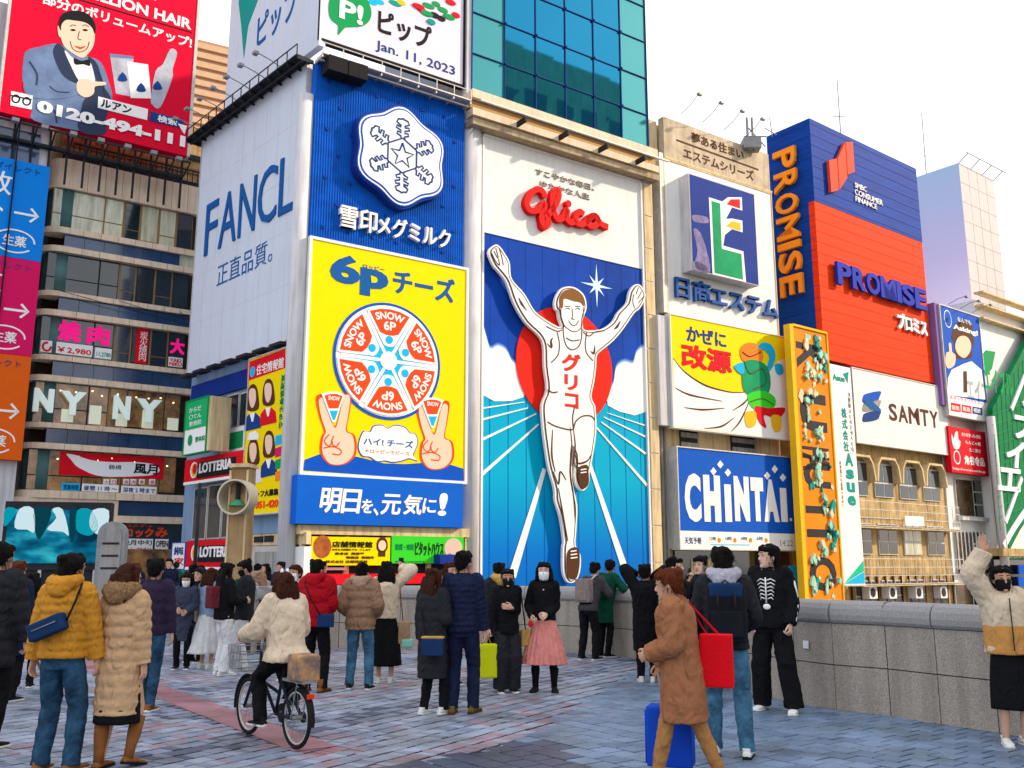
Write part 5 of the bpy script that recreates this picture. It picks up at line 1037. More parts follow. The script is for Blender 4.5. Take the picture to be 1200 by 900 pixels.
# ---------------------------------------------------------------- red hair product billboard
PR = PB.off(1.6)
k1 = lambda x, y: (x/3.4615, y/3.4615)
a, b, c = PR.px(*k1(0, 455)), PR.px(*k1(760, 632)), PR.px(*k1(800, 0)); d = PR.px(13, 0)
s0 = (a[0]+d[0])/2; s1 = (b[0]+c[0])/2; z0 = (a[1]+b[1])/2; z1 = z0+13
t = thing('red_man_billboard', 'big crimson rooftop billboard with a man in grey dinner jacket, bottles and a phone number', 'billboard', PR.pt((s0+s1)/2, z0))
PR.box('panel', s0, s1, z0, z1, -.5, 0, M_crim, t); mb = MB(); PR.addbox(mb, s1, s1+.15, z0, z1, -.6, .04); PR.addbox(mb, s0-.12, s0, z0, z1, -.6, .04); mb.make('frame', M_lsteel, t)
mb = MB()
for i in range(12):
    s = s0+(s1-s0)*i/11; mb.tube([PR.pt(s, z0-1.0, -.6), PR.pt(s, z0-.65, .8)], .04, 5); PR.addbox(mb, s-.05, s+.05, z0-2.6, z0, -.9, -.8)
PR.addbox(mb, s0, s1, z0-.68, z0-.6, .7, .78); PR.addbox(mb, s0, s1, z0-1.0, z0-.85, -.9, -.6); mb.make('support_frame', M_dark, t)
for i in range(7):
    s = s0+(s1-s0)*(i+.5)/7; PR.box('floodlight', s-.15, s+.15, z0-.75, z0-.58, .8, 1.1, M_steel, t)
PP = lambda nm, pts, d, m, sm=4, par=None: PR.poly(nm, [k1(*p) for p in pts], 0, d, m, par or t, smooth=sm)
M_suit = mat('print_grey_blue_suit', (.16, .24, .42), .5, var=.4, vscale=.8); M_dsuit = mat('print_dark_lapel', (.03, .045, .09), .5)
ptext(PR, 'ミリオンヘアー', k1(60, -160), k1(788, 30), k1(60, -310), M_pwhite, t, bold=.05)
PR.stroke('rule_line', [[k1(250, -22), k1(778, 132)]], .06, 0, .02, M_black, t, sm=0)
ptext(PR, 'MILLION HAIR', k1(330, -6), k1(776, 112), k1(330, -52), M_pwhite, t, bold=.03)
ptext(PR, '部分のボリュームアップ!', k1(170, 26), k1(776, 186), k1(170, -22), M_pwhite, t, bold=.03)
PP('jacket', [(92, 330), (95, 240), (110, 205), (160, 190), (235, 178), (300, 215), (360, 230), (410, 255), (440, 330), (455, 400), (430, 480), (425, 545), (320, 530), (140, 490), (130, 440), (125, 380)], .012, M_suit)
PP('lapel', [(235, 175), (215, 215), (250, 300), (300, 335), (320, 330), (280, 235), (262, 200)], .02, M_dsuit); PP('lapel', [(360, 228), (395, 262), (412, 330), (402, 345), (380, 300), (362, 250)], .02, M_dsuit)
PP('jacket_shadow_print', [(395, 340), (450, 400), (430, 480), (425, 545), (320, 530), (330, 440), (345, 400)], .018, M_dsuit)
PP('shirt', [(262, 205), (300, 240), (345, 258), (365, 250), (384, 330), (345, 335), (318, 325), (285, 262)], .024, M_pwhite); PP('bow_tie', [(300, 236), (330, 248), (362, 242), (364, 268), (338, 262), (304, 262)], .03, M_black)
PP('neck_and_face', [(240, 115), (245, 95), (270, 75), (330, 75), (372, 95), (384, 130), (380, 180), (362, 212), (335, 235), (300, 220), (262, 190), (246, 150)], .028, M_skinp); PP('ear', [(234, 110), (246, 108), (248, 150), (238, 145)], .03, M_skinp)
PP('hair', [(238, 100), (250, 62), (285, 45), (335, 48), (372, 72), (388, 110), (384, 138), (372, 112), (345, 92), (300, 84), (268, 82), (250, 100), (246, 125)], .036, M_black)
for x in (296, 345): PP('eye', [(x-12, 122), (x, 118), (x+12, 124), (x, 128)], .034, M_black, 2)
PR.stroke('face_line', [[k1(322, 128), k1(316, 158), k1(330, 162)], [k1(284, 108), k1(296, 102), k1(308, 106)], [k1(334, 106), k1(346, 102), k1(360, 110)], [k1(284, 168), k1(296, 200), k1(325, 212), k1(352, 198), k1(362, 170)]], .035, .028, .038, M_brownp, t)
PR.stroke('jacket_crease', [[k1(120, 250), k1(150, 300), k1(148, 345)], [k1(200, 350), k1(230, 372), k1(280, 376)], [k1(180, 420), k1(220, 450), k1(230, 500)], [k1(400, 290), k1(418, 340), k1(430, 400)]], .06, .03, .034, M_dsuit, t)
PP('mouth', [(300, 185), (325, 192), (350, 186), (325, 202)], .034, M_chz, 2)
PP('sleeve', [(95, 340), (130, 360), (220, 345), (310, 340), (322, 380), (250, 400), (150, 400), (105, 380)], .03, M_suit); PP('hand', [(310, 345), (325, 322), (360, 322), (380, 332), (425, 334), (426, 346), (385, 352), (380, 380), (350, 396), (318, 380)], .04, M_skinp, 3)
M_sil = mat('print_silver', (.5, .52, .62), .4, var=.4, vscale=1.2)
PP('bottle_print', [(445, 218), (540, 228), (546, 395), (470, 380)], .012, M_sil, 1); PP('bottle_cap_print', [(445, 218), (540, 228), (541, 240), (446, 232)], .014, M_suit, 1)
PP('bottle_print', [(515, 250), (600, 262), (614, 400), (530, 398)], .02, M_pwhite, 1); PP('bottle_print', [(612, 400), (630, 290), (660, 262), (690, 200), (718, 215), (700, 280), (698, 320), (650, 436), (618, 425)], .026, M_sil, 3)
for x, y in ((497, 315), (572, 358), (638, 350)): PP('bottle_mark', [(x-20, y+8), (x, y-22), (x+20, y+10), (x, y+16)], .034, M_navy, 2)
PP('white_plate', [(45, 370), (133, 388), (128, 445), (42, 428)], .03, M_pwhite, 1)
PR.stroke('loop_mark', [[k1(64+15*math.cos(i*.7), 402+15*math.sin(i*.7)) for i in range(10)], [k1(108+15*math.cos(i*.7), 412+15*math.sin(i*.7)) for i in range(10)], [k1(44, 388), k1(128, 406)]], .07, .03, .04, M_black, t)
ptext(PR, '0120-494-111', k1(148, 448), k1(748, 606), k1(148, 398), M_pwhite, t, bold=.055, d0=.04, d1=.06)
PP('name_plate', [(398, 392), (600, 444), (596, 488), (396, 438)], .04, M_pwhite, 1); ptext(PR, 'ルアン', k1(408, 436), k1(530, 462), k1(408, 404), M_black, t, d0=.04, d1=.05, bold=.04)
PP('search_plate', [(610, 452), (745, 488), (742, 522), (608, 490)], .04, M_navy, 1); ptext(PR, '検索', k1(638, 494), k1(716, 512), k1(638, 466), M_pwhite, t, d0=.04, d1=.05, bold=.03)
PP('arrow_cursor', [(720, 502), (758, 512), (748, 545), (736, 528)], .045, M_pwhite, 1)
# ---------------------------------------------------------------- tan tower behind, between billboards
PTn = PL(240, 95, 62, 120); a = PTn.px(215, 120)[0]; b = PTn.px(262, 120)[0]; zt_ = PTn.px(240, 48)[1]
t = thing('tan_slatted_tower', 'distant tan tower with close horizontal ribs seen between the two big billboards', 'tower', PTn.pt(a, 0))
M_tan = mat('tan_rib', (.62, .40, .25), .6, var=.15)
PTn.box('wall', a, b+1, -2, zt_, -14, 0, mat('tan_wall', (.42, .24, .14), .7), t)
mb = MB(); n = 46
for i in range(n): z = 8+(zt_-8)*i/n; PTn.addbox(mb, a, b+1, z, z+(zt_-8)/n*.6, 0, .25)
mb.make('horizontal_ribs', M_tan, t, kind='stuff')
# ---------------------------------------------------------------- screen and round-topped pillar
PSn = PL(62, 25, 76, 620); r = PSn.rect((5, 586), (129, 590), (127, 661), (0, 661))
t = thing('outdoor_screen', 'large lit outdoor screen showing teal and white shapes in a dark frame', 'screen', PSn.pt((r[0]+r[1])/2, 0))
PSn.box('frame', r[0], r[1], r[2]-.15, r[3], -.5, -.04, M_dark, t)
M_scr = mat('screen_picture', (.0, .0, .0), .25); nt = M_scr.node_tree; tcn = nt.nodes.new('ShaderNodeTexCoord'); mpn = nt.nodes.new('ShaderNodeMapping'); mpn.inputs['Scale'].default_value = (.8, .8, 1.6)
wv = nt.nodes.new('ShaderNodeTexNoise'); wv.inputs['Scale'].default_value = 1.2; wv.inputs['Detail'].default_value = 3; nt.links.new(tcn.outputs['Object'], mpn.inputs[0]); nt.links.new(mpn.outputs[0], wv.inputs[0])
rp = nt.nodes.new('ShaderNodeValToRGB'); rp.color_ramp.elements[0].position = .35; rp.color_ramp.elements[0].color = (.0, .03, .07, 1); rp.color_ramp.elements[1].position = .68; rp.color_ramp.elements[1].color = (.05, .65, .75, 1); e = rp.color_ramp.elements.new(.5); e.color = (0, .18, .32, 1)
nt.links.new(wv.outputs['Fac'], rp.inputs[0]); nt.links.new(rp.outputs[0], nt.nodes['Principled BSDF'].inputs['Emission Color']); nt.nodes['Principled BSDF'].inputs['Emission Strength'].default_value = .5
H_ = r[3]-r[2]; PSn.box('picture', r[0]+.1, r[1]-.1, r[2]+.02, r[3]-H_*.13, -.04, 0, M_scr, t)
M_scw = mat('screen_white', (0, 0, 0), .3, emit=(.65, .85, .92), es=.55); M_scd = mat('screen_dark', (0, 0, 0), .3, emit=(.0, .04, .06), es=.7)
M_scc = mat('screen_teal', (0, 0, 0), .3, emit=(.0, .34, .45), es=.55)
X = lambda pts: [z3(*p) for p in pts]
for pts, m in (([(25, 475), (75, 475), (60, 520), (20, 560)], M_scc), ([(95, 475), (160, 475), (165, 585), (130, 575), (70, 565)], M_scw), ([(165, 475), (245, 478), (225, 560), (190, 620), (170, 590)], M_scd),
               ([(250, 478), (300, 478), (330, 600), (300, 585), (225, 575), (270, 520)], M_scw), ([(335, 480), (370, 480), (355, 620), (335, 620)], M_scd), ([(372, 482), (440, 482), (470, 560), (440, 600), (400, 600), (365, 570)], M_scc), ([(445, 482), (522, 484), (505, 590), (470, 600), (430, 560)], M_scw)):
    PSn.poly('picture_shape', X(pts), 0, .006, m, t, smooth=3)
PSn.box('lower_cabinet', r[0]+.1, r[1]-.1, r[2]-1.0, r[2]-.15, -.45, -.1, M_dark, t); PSn.box('beige_plinth', r[0], r[1], 0, r[2]-1.0, -.6, 0, M_beige, t)
for i in range(4): s = r[0]+.3+(r[1]-r[0]-.6)*i/3; PSn.box('cabinet_post', s-.04, s+.04, r[2]-1.0, r[2]-.15, -.1, -.05, M_lsteel, t)
p = at(131, 640, 23.5); t = thing('round_topped_pillar', 'grey metal pillar with rounded top right of the outdoor screen', 'pillar', (p.x, p.y, 0))
PK = PL(131, 23.5, 80, 640); c = PK.px(131, 626); w_ = .33; a = [(c[0]-w_, 0), (c[0]-w_, c[1])]+[(c[0]-w_*math.cos(math.pi*i/12), c[1]+w_*.95*math.sin(math.pi*i/12)) for i in range(1, 12)]+[(c[0]+w_, c[1]), (c[0]+w_, 0)]
mb = MB(); PK.addpoly(mb, a, -.35, 0); mb.make('shaft', M_steel, t); mb = MB(); PK.addpoly(mb, [(c[0]+(x-c[0])*.72, y if y < .1 else y-.08) for x, y in a], 0, .03); mb.make('front_plate', M_grey, t)
for i in range(3): PK.box('dark_slot', c[0]-w_*.6, c[0]+w_*.6, c[1]-.25-i*.3, c[1]-.2-i*.3, .03, .04, M_dark, t)
# ---------------------------------------------------------------- bridge deck, parapet, canal
PA_px = [(934, 824), (986, 833), (1044, 839), (1105, 849), (1171.5, 859)]
near = [ground(*q) for q in PA_px]
path = [Vector((7.9, 5.2, 0)), Vector((6.6, 6.9, 0)), Vector((5.6, 8.05, 0))]+near[::-1]+[Vector((2.95, 13.2, 0)), Vector((2.3, 15.2, 0)), ground(748, 772.5), ground(700, 767.5), ground(640, 764), ground(560, 762), ground(470, 761), ground(390, 760), ground(330, 761), Vector((-5.2, 18.6, 0)), Vector((-6.4, 22.5, 0)), Vector((-7.4, 29, 0)), Vector((-7.9, 34.2, 0))]
path = [Vector(p) for p in catmull([tuple(p) for p in path], 6, False)]
# resample into equal panels
Ls = [0]
for i in range(1, len(path)): Ls.append(Ls[-1]+(path[i]-path[i-1]).length)
def alongp(d):
    x = [p.x for p in path]; y = [p.y for p in path]; return Vector((float(np.interp(d, Ls, x)), float(np.interp(d, Ls, y)), 0))
def clos(p): return min(range(len(path)), key=lambda i: (path[i]-p).length)
d_ref = Ls[clos(near[0])]; pitch = (Ls[clos(near[0])]-Ls[clos(near[4])])/4
print('panel pitch', pitch)
M_gran = mat('speckled_granite', (.46, .41, .36), .6, var=.6, vscale=70, dirt=.3, bump=.2, bscale=80)
M_granc = mat('granite_coping', (.34, .33, .33), .35, var=.35, vscale=60, bump=.1, bscale=80)
nt = M_gran.node_tree
pw = thing('bridge_parapet', 'curved granite bridge parapet of square panels with a rounded coping', 'parapet', near[2])
k0 = -int(d_ref/pitch); k1_ = int((Ls[-1]-d_ref)/pitch)
HC, HM = .98, .50
def seg_frame(d0, d1):
    a, b = alongp(d0), alongp(d1); h = (b-a).normalized(); n = Vector((-h.y, h.x, 0)); return a, b, h, n     # n points to the deck
mid = Vector((0, 12, 0))
back = MB(); plinth = MB()
for k in range(k0, k1_):
    d0 = d_ref+k*pitch; d1 = d0+pitch; a, b, h, n = seg_frame(d0, d1)
    ax = (h, n, Vector((0, 0, 1))); c = (a+b)/2; hl = (b-a).length/2
    for j, (z0, z1) in enumerate([(.0, HM-.006), (HM+.006, HC-.012)]):
        mb = MB(); mb.box(c+n*(-.04)+Vector((0, 0, (z0+z1)/2)), (hl-.006, .04, (z1-z0)/2), ax)
        mb.make('granite_panel', M_gran, pw)
    back.box(c-n*.21+Vector((0, 0, HC/2-.3)), (hl+.01, .13, HC/2+.28), ax)
    # rounded coping stone
    mb = MB(); V = []; N = 10; prof = [(.03, HC-.005), (.04, HC+.05)]+[( .03+.03*math.cos(q)-.09*(1-math.cos(q))*0 -(.0), 0) for q in ()]
    prof = [(.02, HC-.004), (.045, HC+.03), (.05, HC+.09), (.035, HC+.16), (-.0, HC+.215), (-.06, HC+.24), (-.16, HC+.25), (-.28, HC+.24), (-.36, HC+.19), (-.38, HC+.08), (-.36, HC-.004)]
    for e_, q_ in ((a, .007), (b, -.007)):
        for (o_, z_) in prof: V.append(e_+h*q_+n*o_+Vector((0, 0, z_)))
    m_ = len(prof); F = [(i, i+1, m_+i+1, m_+i) for i in range(m_-1)]+[(m_-1, 0, m_, 2*m_-1), tuple(range(m_-1, -1, -1)), tuple(range(m_, 2*m_))]
    me_ = mb.add(V, F); mb.make('coping_stone', M_granc, pw, smooth=False)
back.make('core', M_dark, pw)
s, z = 0, 0
stk = ground(936, 824); a, b, h, n = seg_frame(d_ref-pitch*.35, d_ref-pitch*.2)
mb = MB(); mb.box(a+n*.004+Vector((0, 0, .70)), (.045, .004, .045), (h, n, Vector((0, 0, 1)))); mb.make('paper_sticker', M_pwhite, pw)
# deck polygon
deck = [(p.x, p.y) for p in path]+[(-14, 44), (-40, 60), (-60, 40), (-60, -25), (14, -25), (12, -2)]
M_bed = mat('paving_bed', (.03, .038, .06), .9, var=.3)
prism('pavement', deck, -.9, -.011, M_bed, None, kind='structure')
# paving: three fields. Inside test for the deck outline
def inside(x, y, P):
    c = False; n = len(P); j = n-1
    for i in range(n):
        if (P[i][1] > y) != (P[j][1] > y) and x < (P[j][0]-P[i][0])*(y-P[i][1])/(P[j][1]-P[i][1])+P[i][0]: c = not c
        j = i
    return c
def visible(x, y, m=1.0):
    return y > 4.6 and abs(x) < .56*y+m
g1_, g2_ = ground(160, 800), ground(400, 888)        # centre line of the pinkish strip
sd_ = (g2_-g1_).normalized(); sn = Vector((-sd_.y, sd_.x, 0))
j1, j2 = ground(430, 900), ground(620, 870); j3 = ground(750, 900)
def pav(name, col, rough=.42): return mat(name, col, rough, var=.45, vscale=2.2, bump=.5, bscale=35, spec=.5, world=True, dirt=.45)
M_pv = [pav('blue_grey_brick_%s' % n_, c_) for n_, c_ in (('light', (.36, .42, .55)), ('mid', (.25, .30, .42)), ('violet', (.36, .27, .34)), ('dark', (.09, .115, .19)))]
M_pp = [pav('pink_brick', (.42, .20, .24)), pav('pink_brick_dark', (.33, .15, .19))]
M_sl = [pav('slate_tile', (.19, .29, .45), .35), pav('slate_tile_dark', (.065, .085, .15), .35), pav('slate_tile_violet', (.15, .23, .38), .35)]
pave = thing('pavement_surface', None, None, (0, 0, 0), kind='structure'); pave.name = 'paving'
rp_ = random.Random(11)
# right-hand field of large square slabs, laid along the near parapet
dirr = (ground(1171, 858)-ground(936, 826)).normalized(); nr_ = Vector((-dirr.y, dirr.x, 0)); org = ground(936, 826)
def slab_mesh(w, d, b=.006, t=.04):
    V = []; F = []
    for z_, i_ in ((-t, 0), (-b, 0), (0, b)):
        V += [(-w/2+i_, -d/2+i_, z_), (w/2-i_, -d/2+i_, z_), (w/2-i_, d/2-i_, z_), (-w/2+i_, d/2-i_, z_)]
    for r_ in (0, 4):
        for i in range(4): F.append((r_+i, r_+(i+1) % 4, r_+4+(i+1) % 4, r_+4+i))
    F.append((8, 9, 10, 11)); return V, F
MS = []
for m in M_sl:
    V, F = slab_mesh(.221, .221, .003, .008); me = bpy.data.meshes.new('slab'); me.from_pydata(V, [], F); me.materials.append(m); MS.append(me)
bound = lambda p: (p-j1).dot(Vector((-(j2-j1).y, (j2-j1).x, 0)).normalized())       # <0 : nearer than the dark zone edge
zone_b = lambda p: (p-ground(748, 800)).dot(Vector((-(ground(620, 868)-ground(748, 800)).y, (ground(620, 868)-ground(748, 800)).x, 0)).normalized())
def is_slab(p):
    if p.y > 16.5: return False
    a, b = ground(600, 872), ground(760, 775)         # line from the near middle to the parapet
    e = b-a; side = e.x*(p.y-a.y)-e.y*(p.x-a.x)
    if side < 0: return True
    a, b = ground(430, 900), ground(600, 872); e = b-a; side2 = e.x*(p.y-a.y)-e.y*(p.x-a.x)
    return side2 < 0 and p.y < a.y+1.2
cand = []
for i in range(-75, 88):
    for j in range(-38, 75):
        p = org+dirr*((i+.5*(j % 2))*.24)-nr_*(j*.24+.12) if nr_.y > 0 else org+dirr*((i+.5*(j % 2))*.24)+nr_*(j*.24+.12)
        if visible(p.x, p.y) and (inside(p.x, p.y, deck) or inside(p.x-.16, p.y-.12, deck)) and is_slab(p) and p.y < 17: cand.append(p)
cand.sort(key=lambda p: p.length)
vis = lambda p: abs(p.x) < .56*p.y+.2 and p.y > 5.9
ind = [p for p in cand if vis(p)][:300]; ids = set((round(p.x, 3), round(p.y, 3)) for p in ind); ang = math.atan2(dirr.y, dirr.x)
rest = MB(); Vs, Fs = slab_mesh(.221, .221, .003, .008)
for p in cand:
    dz = rp_.uniform(-.003, .002); mi = 1 if (p.x < .55 and p.y < 9.3) else rp_.choice([0, 0, 2])
    if (round(p.x, 3), round(p.y, 3)) in ids:
        o = bpy.data.objects.new('slab', MS[mi]); COL.objects.link(o); o.parent = pave; o.location = (p.x, p.y, dz); o.rotation_euler = (0, 0, ang)
    else:
        c, s = math.cos(ang), math.sin(ang); rest.add([(p.x+x*c-y*s, p.y+x*s+y*c, z+dz) for x, y, z in Vs], Fs, mi)
rest.make('slabs', M_sl, pave, kind='stuff')
# left field of small bricks in running bond + pink strip
bd = (ground(700, 800)-ground(400, 868)).normalized(); bn = Vector((-bd.y, bd.x, 0)); ang = math.atan2(bd.y, bd.x)
BW, BH = .105, .21
MBk = []
for m in M_pv+M_pp:
    V, F = slab_mesh(BW-.010, BH-.034, .003, .008); me = bpy.data.meshes.new('brick'); me.from_pydata(V, [], F); me.materials.append(m); MBk.append(me)
allb = []
O_ = ground(400, 868)
V1, F1 = slab_mesh(BW-.010, BH-.034, .003, .008); V1 = np.array(V1)
for i in range(-220, 220):
    for j in range(-45, 80):
        p = O_+bd*((i+.5*(j % 2))*BW)+bn*(j*BH)
        if not (5.2 < p.y < 21 and abs(p.x) < .56*p.y+.3): continue
        if not (inside(p.x, p.y, deck) or inside(p.x, p.y-.12, deck)): continue
        low = is_slab(p)
        if low and is_slab(p+Vector((-.15, 0, 0))) and is_slab(p+Vector((0, .18, 0))): continue
        t_ = (p-g1_).dot(sn); l_ = (p-g1_).dot(sd_)
        pink = abs(t_) < .21 and -8 < l_ < 6.2
        n_ = math.sin(p.x*1.7+p.y*.9)+math.sin(p.x*.6-p.y*1.3)
        w1_, w2_ = (p-O_).dot(bd), (p-O_).dot(bn); band = (w1_ % 4.2 < .63 and w2_ > .5) or (.6 < (w2_ % 3.3) < 1.2)
        mi = 4+rp_.choice([0, 0, 1]) if pink else (rp_.choice([1, 1, 3]) if band else rp_.choice([2, 2, 0] if 1.9 < (w2_ % 3.3) < 2.4 else [0, 0, 0, 1] if n_ > -.2 else [0, 1, 1, 2]))
        allb.append((p, mi, -.0065 if (low or (abs(t_) < .27 and -8 < l_ < 6.3)) else 0.))
allb.sort(key=lambda q: q[0].length)
ni = 0; rest = MB(); c, s = math.cos(ang), math.sin(ang)
for p, mi, lo_ in allb:
    dz = rp_.uniform(-.004, .002)+lo_
    if ni < 300 and vis(p):
        o = bpy.data.objects.new('brick', MBk[mi]); COL.objects.link(o); o.parent = pave; o.location = (p.x, p.y, dz); o.rotation_euler = (0, 0, ang); ni += 1
    else: rest.add([(p.x+x*c-y*s, p.y+x*s+y*c, z+dz) for x, y, z in V1], F1, mi)
rest.make('bricks', M_pv+M_pp, pave, kind='stuff')
print('bricks', len(allb), 'slabs', len(cand))
V2_, F2_ = slab_mesh(.585, .42, .003, .008); PKm = []
for m in M_pp: me = bpy.data.meshes.new('pink_slab'); me.from_pydata(V2_, [], F2_); me.materials.append(m); PKm.append(me)
for i in range(-13, 10):
    p = g1_+sd_*(.3+.6*i)
    if not inside(p.x, p.y, deck): continue
    o = bpy.data.objects.new('pink_slab', PKm[rp_.choice([0, 0, 1])]); COL.objects.link(o); o.parent = pave; o.location = (p.x, p.y, .003+rp_.uniform(-.001, .001)); o.rotation_euler = (0, 0, math.atan2(sd_.y, sd_.x))
# far street surface and canal
mesh('far_street', [(-60, 20.8, -.006), (-4.4, 20.8, -.006), (-8.2, 35.5, -.006), (-14, 44, -.006), (-40, 60, -.006), (-60, 40, -.006)], [(0, 1, 2, 3, 4, 5)], pav('street_paving_far', (.24, .27, .36)), None, kind='structure')
mesh('side_street', [(-60, -25, -.012), (14, -25, -.012), (12, -2, -.012), (7.8, 5.0, -.012), (-60, 5.0, -.012)], [(0, 1, 2, 3, 4)], pav('street_paving_near', (.22, .25, .34)), None, kind='structure')
mesh('ground', [(-1500, -1500, -4.6), (1500, -1500, -4.6), (1500, 1500, -4.6), (-1500, 1500, -4.6)], [(0, 1, 2, 3)], M_grey, None, kind='structure')
M_wat = mat('canal_green_water', (.015, .05, .045), .08, bump=.6, bscale=3, spec=.8)
c0 = P0.pt(-40, 0); c1 = P0.pt(80, 0); d_ = P0.n*32
mesh('canal_water', [(c0.x, c0.y, -3.4), ((c0+d_).x, (c0+d_).y, -3.4), ((c1+d_).x, (c1+d_).y, -3.4), (c1.x, c1.y, -3.4)], [(0, 1, 2, 3)], M_wat, None, kind='structure')
q = P0; a, b = g0-8, 60
mb = MB(); P0.addbox(mb, a, b, -4.4, -1.9, 0, 5); mb.make('quay_walk', M_grey, None, kind='structure')
mb = MB(); P0.addbox(mb, a, b, -1.0, -.92, 4.8, 4.88)
for i in range(30): s = a+(b-a)*i/29; P0.addbox(mb, s-.03, s+.03, -1.9, -.95, 4.8, 4.88)
mb.make('quay_railing', M_steel, None, label='steel railing along the far quay behind the parapet', cat='railing')
# near-bank buildings beyond the right edge of the picture: they shade the bridge and show in the glass
PNb = PL(600, 1, 235.5, 600); w_ = Vector((12, 9.0, 0)); PNb.o = w_-PNb.h*0; PNb.set(235.5)
for k, (a, b, hh, dd, m) in enumerate([(-16, -1, 15, 12, M_cream), (-28, -16.5, 21, 12, M_beige), (-49, -29, 50, 14, M_cream)]):
    t = thing('near_bank_building', ['cream', 'beige', 'light grey'][k]+' building on the near bank beyond the right edge', 'building', PNb.pt((a+b)/2, 0), 'buildings on the near bank')
    PNb.box('wall', a, b, -4, hh, -dd, 0, m, t)
    for j in range(int(hh/3.4)):
        for i in range(6):
            s = a+(b-a)*(i+.2)/6; PNb.box('window', s, s+(b-a)/6*.62, .9+j*3.3, 2.9+j*3.3, 0, .03, M_glass, t)
# ---------------------------------------------------------------- post with a ring, thin pole
p = at(283, 600, 20.5); PKr = PL(283, 20.5, 100, 600)
t = thing('ring_post', 'square beige post with a steel ring and a green lamp shade inside it', 'post', (p.x, p.y, 0))
rr = PKr.rect((268, 545), (291, 546), (291, 600), (268, 600)); cs = (rr[0]+rr[1])/2; zt_ = rr[3]
PKr.box('shaft', cs-.20, cs+.20, 0, zt_-.62, -.4, .0, mat('post_beige', (.42, .28, .14), .6, var=.3, vscale=2, dirt=.3), t)
PKr.box('shaft', cs-.20, cs+.20, zt_-.75, zt_-.02, -.4, -.05, mat('post_beige'), t); PKr.box('shaft_core', cs-.1, cs+.1, zt_-.9, zt_-.5, -.3, -.1, M_dark, t) if 0 else None
PKr.box('top_cap', cs-.235, cs+.235, zt_-.04, zt_+.04, -.45, .05, M_cream, t); PKr.box('top_window', cs-.16, cs+.16, zt_-.42, zt_-.08, -.05, -.02, M_frame, t)
for s_ in (-1, 1): PKr.box('edge_strip', cs+s_*.2-.02, cs+s_*.2+.02, 0, zt_-.1, .0, .02, M_cream, t)
rc = (cs+.02, PKr.px(281, 583)[1]); mb = MB(); V = []; N = 40
for k in range(N):
    q = 2*math.pi*k/N
    for r_, d_ in ((.385, .25), (.345, .25), (.345, -.15), (.385, -.15)): V.append(PKr.pt(rc[0]+r_*math.cos(q), rc[1]+r_*math.sin(q), d_))
F = []
for k in range(N):
    for i in range(4): F.append((4*k+i, 4*k+(i+1) % 4, 4*((k+1) % N)+(i+1) % 4, 4*((k+1) % N)+i))
mb.add(V, F); mb.make('steel_ring', mat('brushed_ring', (.62, .56, .44), .25, metal=.8), t)
mb = MB(); mb.tube([PKr.pt(rc[0], rc[1]-.18, .05), PKr.pt(rc[0], rc[1]-.05, .05)], [.2, .05], 16); mb.make('green_lamp_shade', mat('shade_green', (.06, .32, .16), .3), t); mb = MB(); mb.tube([PKr.pt(rc[0], rc[1]-.05, .05), PKr.pt(rc[0], rc[1]+.3, .05)], .05, 8); mb.make('lamp_stem', M_dark, t)
p0 = at(226, 700, 26); p1 = at(238, 566, 26); t = thing('thin_pole', 'thin dark pole in front of the red restaurant signs', 'pole', (p0.x, p0.y, 0))
mb = MB(); mb.tube([(p0.x, p0.y, 0), (p0.x, p0.y, p1.z)], [.06, .05], 10); mb.make('shaft', M_dark, t, smooth=True); mb = MB(); mb.tube([(p0.x, p0.y, 0), (p0.x, p0.y, .3)], .1, 10); mb.make('foot', M_dark, t)
# ---------------------------------------------------------------- people: generator
_tx = {}
def remesh(mb, voxel, smooth=3, disp=0., dscale=.12, fac=.5):
    me = bpy.data.meshes.new('tmp'); me.from_pydata(mb.V, [], mb.F); me.update()
    o = bpy.data.objects.new('tmp', me); COL.objects.link(o)
    m = o.modifiers.new('r', 'REMESH'); m.mode = 'VOXEL'; m.voxel_size = voxel
    if smooth: s = o.modifiers.new('s', 'SMOOTH'); s.factor = fac; s.iterations = smooth
    if disp:
        if dscale not in _tx: t = bpy.data.textures.new('fold', 'CLOUDS'); t.noise_scale = dscale; t.noise_depth = 2; _tx[dscale] = t
        d = o.modifiers.new('d', 'DISPLACE'); d.texture = _tx[dscale]; d.strength = disp; d.mid_level = .5
    dg = bpy.context.evaluated_depsgraph_get(); e = o.evaluated_get(dg); m2 = bpy.data.meshes.new_from_object(e)
    n = len(m2.vertices); V = np.empty(n*3, np.float32); m2.vertices.foreach_get('co', V); V = V.reshape(-1, 3)
    F = [tuple(p.vertices) for p in m2.polygons]
    bpy.data.objects.remove(o); bpy.data.meshes.remove(me); bpy.data.meshes.remove(m2)
    return V, F
def loft(mb, rings, n=24, e=2.3, mi=0):         # rings: (cx, cy, z, rx, ry)
    V = []
    for cx, cy, z, rx, ry in rings:
        for k in range(n):
            q = 2*math.pi*k/n; c, s = math.cos(q), math.sin(q)
            V.append((cx+rx*math.copysign(abs(c)**(2/e), c), cy+ry*math.copysign(abs(s)**(2/e), s), z))
    F = []
    for i in range(len(rings)-1):
        for k in range(n): F.append((i*n+k, i*n+(k+1) % n, (i+1)*n+(k+1) % n, (i+1)*n+k))
    F.append(tuple(range(n-1, -1, -1))); F.append(tuple((len(rings)-1)*n+k for k in range(n)))
    if rings[0][2] > rings[-1][2]: F = [f[::-1] for f in F]
    mb.add(V, F, mi)
def interp(P, N):                               # smooth resampling of rows
    P = [tuple(p) for p in P]; k = max(1, N//(len(P)-1)); return catmull(P, k, False)
